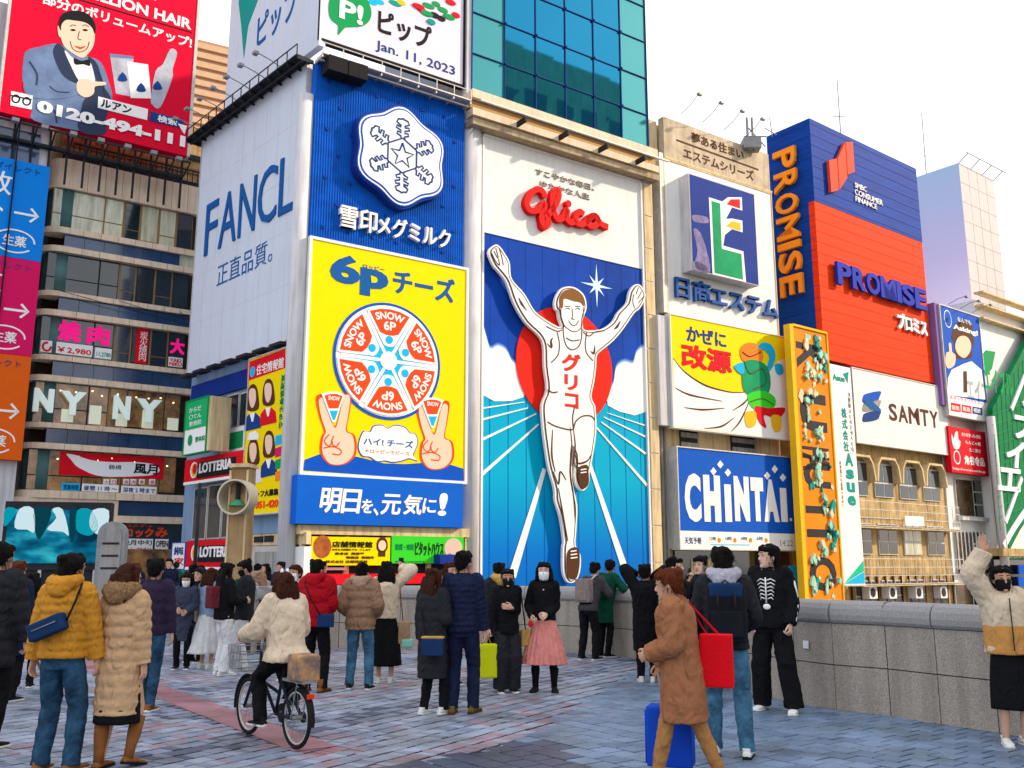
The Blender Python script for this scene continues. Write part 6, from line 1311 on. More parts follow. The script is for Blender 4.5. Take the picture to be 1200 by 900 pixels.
def puff(rings, pitch, amp, col=2):
    out = []
    for r in rings:
        w = amp*(abs(math.sin(math.pi*r[col]/pitch))**.6-.55)
        out.append(r[:3]+(r[3]+w, r[4]+w))
    return out
_hand = {}
def hand(curl):
    if curl in _hand: return _hand[curl]
    mb = MB(); a1, a2 = {'relaxed': (22, 34), 'grip': (55, 75), 'open': (4, 6)}[curl]
    mb.ell((0, .048, 0), (.041, .052, .017)); mb.tube([(0, -.03, 0), (0, .03, 0)], [.024, .030], 10, flat=.75)
    for x, l in ((.030, .068), (.010, .078), (-.011, .072), (-.031, .056)):
        a, b = R(a1), R(a1+a2); p0 = Vector((x, .082, .0)); p1 = p0+Vector((x*.12, math.cos(a)*l*.52, -math.sin(a)*l*.52)); p2 = p1+Vector((0, math.cos(b)*l*.5, -math.sin(b)*l*.5))
        mb.tube([p0-Vector((0, .015, 0)), p0, p1, p2], [.0105, .0105, .0095, .0082], 8); mb.ell(p2, (.0085, .0085, .0085), 8, 5)
    mb.tube([(.028, .012, -.002), (.052, .040, -.012), (.060, .068, -.022), (.056, .088, -.032)], [.014, .0125, .011, .009], 8); mb.ell((.056, .088, -.032), (.0092,)*3, 8, 5)
    _hand[curl] = remesh(mb, .0055, 2); return _hand[curl]
def build_head():
    mb = MB(); prof = [(0, .022, .074, -.00), (.06, .040, .082, -.02), (.14, .050, .085, -.035), (.24, .058, .084, -.05), (.34, .065, .085, -.068), (.44, .070, .083, -.085), (.52, .073, .081, -.096), (.62, .076, .087, -.104), (.74, .076, .086, -.105), (.84, .068, .074, -.094), (.92, .052, .052, -.072), (.975, .028, .024, -.04), (1.0, .010, .0, -.015)]
    loft(mb, [(0, (f+b)/2, (t-.5)*.225, w, (f-b)/2) for t, w, f, b in prof], 22, 2.15)
    mb.tube([(0, .078, .012), (0, .092, -.012), (0, .102, -.030)], [.007, .010, .0125], 8); mb.ell((0, .094, -.034), (.016, .014, .008))
    for s in (-1, 1): mb.ell((s*.075, -.008, -.012), (.010, .018, .030), 8, 6); mb.ell((s*.030, .082, .016), (.020, .008, .006), 8, 5)
    mb.ell((0, .084, -.060), (.022, .010, .007)); mb.ell((0, .078, -.098), (.02, .014, .014))
    return remesh(mb, .0062, 2)
HEAD = build_head()
def ik(a, b, l1, l2, pole):
    a, b = Vector(a), Vector(b); d = b-a; L_ = min(d.length, (l1+l2)*.999); u = d.normalized(); b = a+u*L_
    x = (l1*l1-l2*l2+L_*L_)/(2*L_); h = math.sqrt(max(0, l1*l1-x*x)); p = Vector(pole); p = (p-u*p.dot(u)).normalized()
    return a+u*x+p*h, b
SKIN = mat('skin', (.62, .36, .25), .5, var=.12, vscale=8); SKIN2 = mat('skin_pale', (.72, .46, .35), .5, var=.1, vscale=8)
HB = mat('hair_black', (.010, .008, .008), .38, var=.5, vscale=60, bump=.7, bscale=120, stretch=(1, 1, .12)); HBR = mat('hair_brown', (.055, .018, .010), .4, var=.5, vscale=60, bump=.7, bscale=120, stretch=(1, 1, .12)); HRED = mat('hair_auburn', (.13, .03, .012), .4, var=.5, vscale=60, bump=.7, bscale=120, stretch=(1, 1, .12))
def cloth(name, col=(.2, .2, .2), rough=.85, var=.18, **kw): return mat('cloth_'+name, col, rough, var=var, vscale=7, bump=.35, bscale=kw.pop('bscale', 160), fold=kw.pop('fold', .9), **kw)
M_jean = cloth('jeans', (.03, .085, .16), var=.75); M_jean2 = cloth('light_jeans', (.07, .19, .31), var=.7); M_blk = cloth('black', (.010, .010, .012)); M_blk2 = cloth('charcoal', (.025, .026, .032)); M_nvy = cloth('navy', (.012, .018, .05), .5)
M_mask = mat('mask_white', (.8, .82, .85), .7); M_maskb = mat('mask_black', (.012, .012, .014), .7); M_must = cloth('mustard', (.62, .27, .03), .45); M_bpuf = cloth('beige_puffer', (.60, .38, .21), .4); M_fur = mat('fur_trim', (.42, .25, .12), .9, var=.6, vscale=60, bump=1, bscale=140)
M_crmc = cloth('cream', (.72, .58, .42)); M_redc = cloth('red', (.42, .006, .015), .5); M_tan = cloth('taupe_puffer', (.30, .18, .11), .5); M_brn = cloth('camel_brown', (.36, .15, .07)); M_blt = mat('boot_leather', (.26, .10, .03), .4, var=.3, vscale=12); M_shw = mat('shoe_white', (.75, .74, .72), .5, var=.1); M_shb = mat('shoe_black', (.015, .015, .016), .45)
M_wht = cloth('white', (.72, .72, .74)); M_pnk = cloth('pink_tulle', (.78, .28, .24), .7); M_grn = cloth('green', (.01, .14, .07)); M_gry = cloth('grey', (.20, .20, .23)); M_purp = cloth('plum', (.035, .022, .05), .5); M_lgt = cloth('pale_grey_hood', (.45, .44, .52)); M_yelc = cloth('sand', (.55, .34, .10))
M_eye = mat('eye_dark', (.01, .006, .005), .2); M_lip = mat('lip', (.42, .10, .09), .5); M_bagb = mat('bag_blue', (.012, .04, .12), .4, var=.3); M_bagk = mat('bag_black', (.012, .014, .02), .45, bump=.4, bscale=60, var=.3)
PEOPLE = {}
def person(key, label, u, v, yaw, H, top=None, bottom=None, shoes=None, hair=('short', None), mask=None, arms=None, feet=None, lean=0., headyaw=0., headpitch=0., vox=.014, skin=None, female=False, hip=None, group=None, D=None, hood=None, face=None, legs=None, poles=None, kpole=None):
    """u, v: where the feet stand in the photograph; yaw clockwise, 0 = seen from behind"""
    k = H/1.70; skin = skin or SKIN
    u = u+(u-600)*max(0, v-662)*.45/5500
    P = ground(u, v) if D is None else Vector((ray(u, 660).x/ray(u, 660).y*D, D, 0))
    T = thing('person', label, 'person', P, group or 'people on the bridge and in the street'); a = -R(yaw); ca, sa = math.cos(a), math.sin(a)
    vox = max(vox, .012); gv = vox*.85
    def out(V):
        V = np.asarray(V, float)*k; return np.stack([V[:, 0]*ca-V[:, 1]*sa+P.x, V[:, 0]*sa+V[:, 1]*ca+P.y, V[:, 2]+P.z], 1)
    def put(name, V, F, m, smooth=True, par=None, **kw): return mesh(name, out(V).tolist(), F, m, par or T, smooth=smooth, **kw)
    w = .90 if female else 1.
    hz = .90 if hip is None else hip
    lz = 0 if hip is None else hip-.90
    sh = {s: Vector((s*.160*w, lean, 1.395+lz)) for s in (-1, 1)}; hp = {s: Vector((s*.085, 0, hz)) for s in (-1, 1)}
    arms = arms or {}; feet = feet or {}; poles = poles or {}
    el, wr, hd = {}, {}, {}
    for s in (-1, 1):
        spec = arms.get(s) or ((s*.235*w, .02+lean*.6, .86+lz), None, None, 'relaxed')
        e_, w_ = ik(sh[s], spec[0], .285, .255, poles.get(s, (s*.5, -1, -.3))); el[s], wr[s] = e_, w_
        d = Vector(spec[1]).normalized() if spec[1] else (w_-e_).normalized()
        pn = Vector(spec[2]) if spec[2] else Vector((-s, 0, 0)); pn = (pn-d*pn.dot(d)).normalized()
        hd[s] = (d, pn, spec[3] if len(spec) > 3 else 'relaxed')
    an, kn = {}, {}
    for s in (-1, 1):
        f = feet.get(s, (s*.09, .0, 0)); t_ = Vector((f[0], f[1], (f[2] if len(f) > 2 else 0)+.085)); kn[s], an[s] = ik(hp[s], t_, .425, .405, (kpole or (s*.1, 1, 0)))
    # --- body: one joined surface
    mb = MB(); L0 = lean; zz = lambda z: z+lz
    tor = [(0, 0, zz(.80), .13*w, .09), (0, 0, zz(.93), .145*w, .10), (0, L0*.3, zz(1.06), .125*w, .09), (0, L0*.7, zz(1.22), .145*w, .105), (0, L0, zz(1.34), .150*w, .095), (0, L0, zz(1.41), .10*w, .07), (0, L0, zz(1.45), .055, .055)]
    loft(mb, tor, 18); hc = Vector((0, L0+.035+lean*.25, zz(1.580)))
    mb.tube([(0, L0-.01, zz(1.38)), hc+Vector((0, -.03, -.06))], [.052, .048], 12)
    for s in (-1, 1):
        mb.tube([sh[s]-Vector((s*.03, 0, 0)), sh[s]+(el[s]-sh[s])*.5, el[s], el[s]+(wr[s]-el[s])*.35, wr[s]], [.048, .044, .036, .037, .026], 10)
        mb.ell(sh[s], (.05, .05, .05)); mb.tube([hp[s], hp[s]+(kn[s]-hp[s])*.5, kn[s], kn[s]+(an[s]-kn[s])*.3, an[s]-Vector((0, 0, .04))], [.075, .068, .048, .050, .032], 12)
    V, F = remesh(mb, max(vox, .014), 2); V = [tuple(p) for p in V]; F = list(F)
    def join(V2, F2, M):
        n = len(V); V.extend(tuple(M @ Vector(p)) for p in V2.tolist()); F.extend(tuple(i+n for i in f) for f in F2)
    HM_ = Matrix.Translation(hc) @ Matrix.Rotation(-R(headyaw), 4, 'Z') @ Matrix.Rotation(R(headpitch), 4, 'X') @ Matrix.Scale(1.09, 4)
    join(*HEAD, HM_)
    for s in (-1, 1):
        d, pn, c = hd[s]; th = d.cross(pn)*(1 if s > 0 else -1)
        M = Matrix(((th.x, d.x, -pn.x, wr[s].x), (th.y, d.y, -pn.y, wr[s].y), (th.z, d.z, -pn.z, wr[s].z), (0, 0, 0, 1)))
        V2, F2 = hand(c)
        if M.to_3x3().determinant() < 0: F2 = [f[::-1] for f in F2]
        join(V2, F2, M)
    put('body', V, F, skin)
    hm = lambda L_: [tuple(HM_ @ Vector(p)) for p in L_]
    # --- face details
    if face or mask or abs(((yaw+headyaw+180) % 360)-180) > 60:
        for s in (-1, 1):
            mb = MB(); mb.ell((s*.030, .0835, .012), (.0125, .006, .0048), 10, 6); put('eye', hm(mb.V), mb.F, M_eye)
            mb = MB(); mb.tube([(s*.014, .0905, .032), (s*.030, .0905, .037), (s*.046, .082, .032)], .0032, 6); put('eyebrow', hm(mb.V), mb.F, HB)
        if not mask: mb = MB(); mb.ell((0, .0905, -.060), (.020, .006, .0055), 12, 6); put('mouth', hm(mb.V), mb.F, M_lip)
    if mask:
        mb = MB(); loft(mb, [(0, -.002, -.105, .050, .080), (0, -.0, -.085, .058, .092), (0, 0, -.055, .064, .098), (0, 0, -.03, .067, .108), (0, 0, -.012, .068, .100), (0, 0, .0, .066, .090)], 22, 2.3)
        Vm = [(x, y if y > .02 else .02+(y-.02)*.05, z) for x, y, z in mb.V]; o = put('face_mask', hm(Vm), mb.F, mask)
    # --- hair
    hk, hmt = hair[0], hair[1] or HB
    if hk:
        mb = MB()
        if hk in ('short', 'bowl', 'long', 'bun', 'cap'):
            mb.ell((0, -.024, .034), (.0865, .094, .092), 20, 12); mb.ell((0, -.060, -.01), (.074, .058, .070), 16, 9)
            for i in range(9):
                q = R(-72+18*i); mb.ell((math.sin(q)*.060, .012+math.cos(q)*.058, .078-.012*abs(math.sin(q))), (.026, .026, .026), 8, 6)
            rh = random.Random(key)
            for i in range(14): q = rh.uniform(0, 6.28); mb.ell((math.cos(q)*.062, -.03+math.sin(q)*.07, .05+rh.uniform(-.03, .05)), (.032, .034, .032), 8, 6)
            for s in (-1, 1): mb.ell((s*.074, -.005, .020), (.014, .030, .040), 8, 6)
        if hk == 'bowl':
            for i in range(9): q = R(-64+16*i); mb.ell((math.sin(q)*.066, .012+math.cos(q)*.066, .062), (.020, .016, .024), 8, 6)
        if hk == 'long':
            for s in (-1, 1):
                mb.tube([(s*.070, .005, .05), (s*.082, -.005, -.02), (s*.088, -.02, -.11), (s*.095, -.035, -.19)], [.030, .028, .032, .018], 8)
            for i in range(-3, 4): mb.tube([(i*.024, -.085, .03), (i*.028, -.108, -.06), (i*.031, -.110, -.16), (i*.030, -.112, -.27-.03*(i % 2))], [.032, .034, .034, .012], 8)
        if hk == 'bun': mb.ell((0, -.13, .05), (.045, .04, .042)); mb.ell((0, -.11, .02), (.04, .03, .04))
        Vh, Fh = remesh(mb, .0095 if H > 0 else .01, 1, disp=.014, dscale=.022); Vh = Vh.tolist(); rh = random.Random(key+'s'); Fh = list(Fh); lo = min(q[2] for q in Vh)
        for _ in range(260):                # loose strands
            x, y, z = Vh[rh.randrange(len(Vh)-1)]
            if y > .055 and z < .075: continue
            l_ = Vector((x, y+.02, (z-.03)*.6)).normalized(); dn = Vector((0, 0, -1)); a_ = Vector((x, y, z))-l_*.004; d_ = (l_*.25+dn+Vector((rh.uniform(-.5, .5), rh.uniform(-.5, .5), 0))*.35).normalized(); L_ = rh.uniform(.03, .065)
            sd = d_.cross(l_).normalized()*.0022; b_ = a_+d_*L_*.5+l_*.008; c_2 = a_+d_*L_+l_*.012; n0 = len(Vh); Vh += [tuple(a_-sd), tuple(a_+sd), tuple(b_-sd), tuple(b_+sd), tuple(c_2)]; Fh += [(n0, n0+1, n0+3, n0+2), (n0+2, n0+3, n0+4)]
        put('hair', hm(Vh), Fh, hmt)
        if hk == 'cap':
            mb = MB(); mb.ell((0, -.018, .050), (.094, .104, .082), 20, 12); Vh, Fh = remesh(mb, .011, 1); put('knit_cap', hm([p for p in Vh.tolist()]), Fh, hair[2])
    # --- legs
    if bottom:
        m = bottom['m']; wd = bottom.get('w', 0.)
        if bottom['kind'] == 'trousers':
            mb = MB(); loft(mb, [(0, 0, hz-.11, .135, .100), (0, 0, hz-.02, .160*w+.008, .118), (0, 0, hz+.10, .150*w+.006, .110)], 18)
            for s in (-1, 1):
                lo = an[s]-Vector((0, 0, .035)); j = []
                base = [hp[s], hp[s]+(kn[s]-hp[s])*.5, kn[s], kn[s]+(an[s]-kn[s])*.45, kn[s]+(an[s]-kn[s])*.85, lo]
                mb.tube(base, [.092, .086+wd*.5, .066+wd, .064+wd, .055+wd*1.2, .058+wd*1.2], 14)
            V, F = remesh(mb, gv, 2, disp=.022, dscale=.07); put(bottom.get('name', 'trousers'), V, F, m)
        else:
            hem = bottom['hem']; fl_ = bottom.get('flare', .2); mb = MB(); n = 128 if bottom.get('tier') else 64; rings = interp([(hz+.14, .13*w, .10), (hz+.02, .165*w, .125), ((hz+hem)/2, (.165+fl_)/2+.02, (.14+fl_)/2), (hem, fl_+.03, fl_)], 36 if bottom.get('tier') else 18)
            V = []; F = []; N = len(rings); pl = bottom.get('pleats', 14); tier = bottom.get('tier')
            for i, (z, rx, ry) in enumerate(rings):
                f_ = i/(N-1)
                for q in range(n):
                    a_ = 2*math.pi*q/n; rr = 1+(.055*math.sin(a_*pl)+.02*math.sin(a_*5+1))*f_+(.05*((i*.5) % 1.0)+.02*math.sin(a_*31+i*2) if tier else 0); V.append((rx*rr*math.cos(a_), ry*rr*math.sin(a_)+bottom.get('sway', 0)*f_, z))
            for i in range(N-1):
                for q in range(n): F.append((i*n+(q+1) % n, i*n+q, (i+1)*n+q, (i+1)*n+(q+1) % n))
            F.append(tuple(range(n))); F.append(tuple(reversed([(N-1)*n+q for q in range(n)]))); put('skirt', V, F, m)
            if bottom.get('leg'):
                mb = MB()
                for s in (-1, 1): mb.tube([hp[s]-Vector((0, 0, .1)), kn[s], kn[s]+(an[s]-kn[s])*.4, an[s]-Vector((0, 0, .03))], [.08, .054, .056, .040], 12)
                V, F = remesh(mb, vox, 1); put('tights', V, F, bottom['leg'])
    # --- shoes
    if shoes:
        for s in (-1, 1):
            A = an[s]; fdir = R(shoes.get('turn', 8))*s; c_, s_ = math.cos(-fdir), math.sin(-fdir)
            st = [(-.085, .018, .03), (-.075, .034, .062), (-.03, .038, .078), (.03, .040, .070), (.09, .047, .052), (.14, .048, .042), (.175, .038, .034), (.192, .014, .022)]
            tilt = (feet.get(s, (0, 0, 0))+(0, 0, 0, 0))[3] if len(feet.get(s, ())) > 3 else 0
            def sec(st, zlo, sc, zc=None):
                V = []; n = 12
                for y, w_, h_ in st:
                    for q in range(n):
                        t_ = math.pi*q/(n-1); x = -math.cos(t_)*w_*sc; z = zlo+(math.sin(t_)**.75)*((h_ if zc is None else zc)-zlo); V.append((x, y*sc if sc > 1 else y, z))
                F = []
                for i in range(len(st)-1):
                    for q in range(n): F.append((i*n+q, (i+1)*n+q, (i+1)*n+(q+1) % n, i*n+(q+1) % n))
                F.append(tuple(range(n))); F.append(tuple(range((len(st)-1)*n+n-1, (len(st)-1)*n-1, -1))); return V, F
            def tr(V):
                o_ = []
                for x, y, z in V:
                    if tilt: y2 = y*math.cos(tilt)+z*math.sin(tilt); z2 = -y*math.sin(tilt)+z*math.cos(tilt); y, z = y2, z2
                    o_.append((A.x+x*c_-y*s_, A.y+x*s_+y*c_, A.z-.085+z))
                return o_
            V, F = sec(st, .022, 1.); up = MB(); up.add(V, F)
            up.tube([(0, -.03, .05), (0, -.028, shoes.get('high', .082))], [.042, .040], 14) if shoes.get('high', .082) < .2 else up.tube([(0, -.03, .05), (0, -.03, .13), (0, -.02, .25), (0, -.015, shoes['high'])], [.042, .043, .058, .062], 14)
            o = put(shoes.get('name', 'shoe'), tr(up.V), up.F, shoes['m'])
            V, F = sec(st, .0, 1.06, .026); put('sole', tr(V), F, shoes.get('sole', M_shw), par=o)
    # --- upper garment
    if top:
        e = top.get('e', .025); hem = top.get('hem', .80); hemz = hem+lz; pitch = top.get('puff'); am = top.get('amp', .022); fl = top.get('flare', 0.); mb = MB()
        body = [(0, 0, hemz, (.152+fl)*w+e, .112+fl+e), (0, 0, hemz+(zz(.98)-hemz)*.5, (.155+fl*.6)*w+e, .116+fl*.6+e)] if hem < .90 else [(0, 0, hemz, .150*w+e, .112+e)]
        body += [(0, L0*.25, zz(1.0 if hem < .9 else 1.04), .146*w+e, .110+e), (0, L0*.6, zz(1.16), .152*w+e, .116+e), (0, L0*.9, zz(1.29), .166*w+e, .118+e), (0, L0, zz(1.375), .160*w+e, .104+e), (0, L0, zz(1.43), .098*w+e*.7, .075+e*.7), (0, L0+.005, zz(1.47), .070, .070)]
        rg = interp(body, 64)
        if pitch: rg = puff(rg, pitch, am)
        loft(mb, rg, 30)
        for s in (-1, 1):
            mb.ell(sh[s]-Vector((s*.012, 0, .005)), (.060+e, .062+e, .062+e)); cuff = wr[s]+(el[s]-wr[s]).normalized()*top.get('cuff', .0)
            pts = interp([tuple(sh[s]), tuple(sh[s]+(el[s]-sh[s])*.5), tuple(el[s]), tuple(el[s]+(cuff-el[s])*.5), tuple(cuff)], 30); n = len(pts); rs = []
            for i in range(n):
                f_ = i/(n-1); r_ = np.interp(f_, [0, .5, 1], [.060+e*.8, .050+e*.8+top.get('sleeve', 0)*.5, .036+e*.55+top.get('sleeve', 0)])
                rs.append(r_+(am*.75*(abs(math.sin(math.pi*f_*.54/(pitch*.85)))**.6-.55) if pitch else 0))
            mb.tube(pts, rs, 14)
        if top.get('collar'): mb.tube([(0, L0-.0, zz(1.43)), (0, L0+.012, zz(1.51))], [.082, .074], 16)
        V, F = remesh(mb, gv, 1 if pitch else 2, disp=.010 if pitch else .024, dscale=.05 if pitch else .08)
        put(top.get('name', 'jacket'), V, F, top['m'])
        if top.get('band'):                     # a second colour below a line
            pass
    if hood:
        mb = MB(); r_ = hood.get('r', .055)
        arc = [(math.sin(q)*.105, L0-.035-math.cos(q)*.085, zz(1.475)-.03*math.cos(q)+.02) for q in [R(x) for x in range(-115, 116, 23)]]
        mb.tube(arc, [r_*.55]+[r_*(.8+.25*math.cos(R(x))) for x in range(-92, 93, 23)]+[r_*.55], 12); mb.ell((0, L0-.125, zz(1.43)), (.105, r_*1.0, .085))
        V, F = remesh(mb, gv, 1, disp=hood.get('disp', .015), dscale=.03); put(hood.get('name', 'hood'), V, F, hood['m'])
    info = dict(T=T, P=P, k=k, out=out, sh=sh, el=el, wr=wr, hc=hc, put=put, kn=kn, an=an, H=H, yaw=yaw); PEOPLE[key] = info; return info
def soft_box(c, h, rot=0., r=.02, vox=.012, taper=1.):
    mb = MB(); mb.box((0, 0, 0), h)
    V, F = remesh(mb, vox, 6); V = V.astype(float); f = (V[:, 2]+h[2])/(2*h[2]); V[:, 0] *= 1+(taper-1)*f; V[:, 1] *= 1+(taper-1)*f
    a = -R(rot); x = V[:, 0]*math.cos(a)-V[:, 1]*math.sin(a); y = V[:, 0]*math.sin(a)+V[:, 1]*math.cos(a)
    return np.stack([x+c[0], y+c[1], V[:, 2]+c[2]], 1), F
def prop(info, name, label, cat, parts):        # parts: (part name, V local to the person, F, material)
    V0 = info['out'](np.asarray(parts[0][1], float)); T = thing(name, label, cat, Vector([float(q) for q in (*V0.mean(0)[:2], V0[:, 2].min())]))
    for nm, V, F, m in parts: mesh(nm, info['out'](np.asarray(V, float)).tolist(), F, m, T, smooth=True)
    return T
def tubeVF(P, r, n=8, flat=1.): mb = MB(); mb.tube(P, r, n, flat=flat); return mb.V, mb.F
# ---------------------------------------------------------------- people: the crowd
TR = lambda m, **k: dict(kind='trousers', m=m, **k)
SK = lambda m, hem, **k: dict(kind='skirt', m=m, hem=hem, **k)
SH = lambda m, **k: dict(m=m, **k)
# left edge
p = person('edge', 'tall person in black padded coat cut off by the left edge of the photo', -12, 878, 8, 1.84, top=dict(m=M_blk2, hem=.66, e=.04, puff=.11, name='coat'), bottom=TR(M_blk), shoes=SH(M_shb), arms={1: ((.25, .10, .86), None, None, 'grip')})
person('e2', 'person with reddish hair and navy hooded coat at the left edge', 12, 822, 10, 1.68, top=dict(m=M_nvy, hem=.55, e=.04, name='coat'), bottom=TR(M_blk), shoes=SH(M_shb), hair=('short', HRED), hood=dict(m=M_nvy))
person('e3', 'person in long dark coat half hidden between the left edge and the mustard jacket', 33, 806, -20, 1.52, top=dict(m=M_blk, hem=.45, e=.035, name='coat'), bottom=TR(M_blk), shoes=SH(M_shb), hair=('long', HB), female=True)
# couple in front
p = person('mustard', 'man in mustard padded jacket and blue jeans with a sling bag, seen from behind', 72, 906, 8, 1.725, top=dict(m=M_must, hem=.88, e=.034, puff=.072, amp=.017, sleeve=.012), bottom=TR(M_jean, w=.012, name='jeans'), shoes=SH(M_blt), hood=dict(m=M_must, r=.062), hair=('short', HB), feet={-1: (-.13, .02), 1: (.12, .05)}, headyaw=12,
           arms={-1: ((-.27, .02, .83), None, None, 'relaxed'), 1: ((.24, .10, .86), None, None, 'relaxed')}, vox=.012)
sb = soft_box((-.02, -.205, 1.13), (.155, .05, .07), 0, vox=.012); c_, s_ = math.cos(R(-22)), math.sin(R(-22))
V = sb[0]; x = V[:, 0]+.02; z = V[:, 2]-1.13; z = z-.25*x*x*6*0; V2 = np.stack([x*c_+z*s_-.02, V[:, 1], -x*s_+z*c_+1.13], 1)
prop(p, 'sling_bag', 'navy sling bag worn across the back of the mustard jacket', 'bag', [('pouch', V2, sb[1], M_bagb), ('strap', *tubeVF([(.13, -.195, 1.18), (.17, -.15, 1.34), (.15, -.06, 1.46), (.09, .04, 1.49)], .018, 8, .4), M_bagk), ('strap', *tubeVF([(-.16, -.185, 1.06), (-.21, -.10, 1.01), (-.215, .02, 1.05)], .016, 8, .4), M_bagk), ('zip', *tubeVF([(-.12, -.258, 1.10), (.08, -.262, 1.18)], .005, 6), M_steel)])
p = person('beige', 'woman in long beige quilted coat with fur hood and tan boots, seen from behind', 141, 900, 14, 1.64, top=dict(m=M_bpuf, hem=.44, e=.042, puff=.098, amp=.021, flare=.01, name='coat'), bottom=SK(M_blk, .37, flare=.165, pleats=6), shoes=SH(M_blt, high=.40, name='boot', sole=M_shb), hair=('long', HBR), female=True,
           hood=dict(m=M_fur, r=.085, disp=.035, name='fur_hood'), feet={-1: (-.09, -.05), 1: (.11, .07, .02, .2)}, vox=.012, headyaw=14)
person('plum', 'man in plum jacket and blue jeans walking behind the beige quilted coat', 176, 832, -4, 1.70, top=dict(m=M_purp, hem=.84, e=.03, puff=.12, amp=.012), bottom=TR(M_jean, name='jeans'), shoes=SH(M_blt), hair=('cap', HB, M_blk), feet={-1: (-.06, .18), 1: (.08, -.12)})
# group before the red restaurant
phone = lambda info, s, dx=.0, c='dark': prop(info, 'phone', None, 'phone', []) 
def phone(info, s, label, up=True):
    w = info['wr'][s]; mb = MB(); c = Vector(w)+Vector((-.01*s, .05, .09 if up else .05)); mb.box(c, (.037, .005, .074) if up else (.037, .07, .005)); return prop(info, 'phone', label, 'phone', [('case', mb.V, mb.F, M_black)])
p = person('g1', 'short woman in slate blue long coat and white mask standing before the restaurant', 216, 784, 170, 1.50, top=dict(m=cloth('slate', (.05, .06, .10)), hem=.50, e=.035, name='coat'), bottom=TR(M_blk), shoes=SH(M_shb), hair=('long', HB), mask=M_mask, female=True, arms={-1: ((-.07, .26, 1.02), None, (1, 0, 0), 'grip'), 1: ((.10, .25, 1.05), None, (-1, 0, 0), 'grip')}, headpitch=-10)
person('g2', 'person in dark coat with bag standing left of the white skirt', 232, 776, 200, 1.58, top=dict(m=M_blk, hem=.60, e=.04, name='coat'), bottom=TR(M_blk), shoes=SH(M_shb), hair=('cap', HB, M_blk2), face=1)
p = person('g3', 'woman in pale blue top and long white skirt beside the black jacket', 244, 783, 20, 1.58, top=dict(m=cloth('pale_denim', (.24, .34, .50)), hem=.86, e=.03), bottom=SK(M_wht, .26, flare=.27, sway=-.06), shoes=SH(M_shw), hair=('long', HBR), female=True)
tb = soft_box((-.24, -.02, .92), (.05, .11, .14), 0, vox=.016); prop(p, 'shoulder_bag', 'cream shoulder bag hanging beside the long white skirt', 'bag', [('pouch', *tb, M_crmc), ('strap', *tubeVF([(-.24, -.08, 1.04), (-.21, -.03, 1.42), (-.24, .06, 1.04)], .008), M_crmc)])
p = person('g4', 'woman with long black hair, black jacket and white trousers seen from the side', 262, 791, 50, 1.66, top=dict(m=M_blk, hem=.84, e=.035), bottom=TR(M_wht, w=.025), shoes=SH(M_shw), hair=('long', HB), female=True, arms={1: ((.12, .30, 1.12), None, (-1, 0, 0), 'grip'), -1: ((-.12, .28, 1.10), None, (1, 0, 0), 'grip')})
tb = soft_box((0, -.20, 1.18), (.13, .07, .17), 0, vox=.016); prop(p, 'backpack', 'small dark red backpack on the black jacket left of the ring post', 'backpack', [('body', *tb, cloth('dark_red', (.14, .02, .03)))])
p = person('g5', 'man in black coat with green scarf looking down at his hands by the ring post', 286, 786, 250, 1.70, top=dict(m=M_blk2, hem=.78, e=.035), bottom=TR(M_wht, w=.03), shoes=SH(M_shw), hair=('short', HB), mask=M_maskb, headpitch=-18, arms={1: ((.08, .28, 1.10), None, (-1, 0, 0), 'grip'), -1: ((-.08, .28, 1.12), None, (1, 0, 0), 'grip')})
V, F = soft_box((0, .135, 1.22), (.07, .03, .20), 0, vox=.014); p['put']('green_scarf', V, F, M_grn); phone(p, 1, 'phone held by the man with the green scarf', False)
person('g6', 'person in white coat and white mask half hidden behind the red jacket', 345, 797, 205, 1.63, top=dict(m=M_wht, hem=.70, e=.04), bottom=TR(M_blk), shoes=SH(M_shw), hair=('short', HBR), mask=M_mask, female=True)
# red jacket, taupe puffer, cream jacket with phone
p = person('red', 'person in red hooded padded jacket and black trousers with brown boots', 370, 811, 12, 1.70, top=dict(m=M_redc, hem=.84, e=.055, puff=.19, amp=.020), bottom=TR(M_blk, w=.01), shoes=SH(M_blt, high=.17, name='boot', sole=M_brownp), hair=('bowl', HB), hood=dict(m=M_redc, r=.06), feet={-1: (-.13, .02), 1: (.12, .0)}, headyaw=35, arms={1: ((.10, .26, 1.05), None, (-1, 0, 0), 'grip'), -1: ((-.22, .16, .98), None, None, 'grip')}, vox=.012)
tb = soft_box((.19, -.13, .92), (.11, .045, .085), -20, vox=.012); prop(p, 'crossbody_bag', 'small navy crossbody bag hanging on the red jacket', 'bag', [('pouch', *tb, M_bagb), ('strap', *tubeVF([(.14, -.19, .99), (.0, -.205, 1.2), (-.12, -.14, 1.40), (-.12, .0, 1.47)], .009), M_bagk)])
p = person('taupe', 'man in taupe hooded puffer and faded blue jeans seen from behind', 422, 808, 4, 1.66, top=dict(m=M_tan, hem=.80, e=.052, puff=.12, amp=.020), bottom=TR(M_jean2, w=.006, name='jeans'), shoes=SH(M_shb), hair=('short', HB), hood=dict(m=cloth('taupe_light', (.42, .28, .20), .5), r=.06), feet={-1: (-.14, .04), 1: (.14, .0)}, arms={1: ((.20, .16, 1.0), None, None, 'grip'), -1: ((-.20, .16, 1.0), None, None, 'grip')})
p = person('photo', 'woman in cream sweater and long black skirt holding a phone up high', 452, 800, -4, 1.68, top=dict(m=M_crmc, hem=.90, e=.045, sleeve=.015), bottom=SK(M_blk, .24, flare=.20, pleats=9), shoes=SH(M_shw), hair=('long', HB), female=True, arms={1: ((.20, .24, 1.60), (.05, .3, 1), (-1, .3, 0), 'grip')})
phone(p, 1, 'black phone held up towards the runner sign')
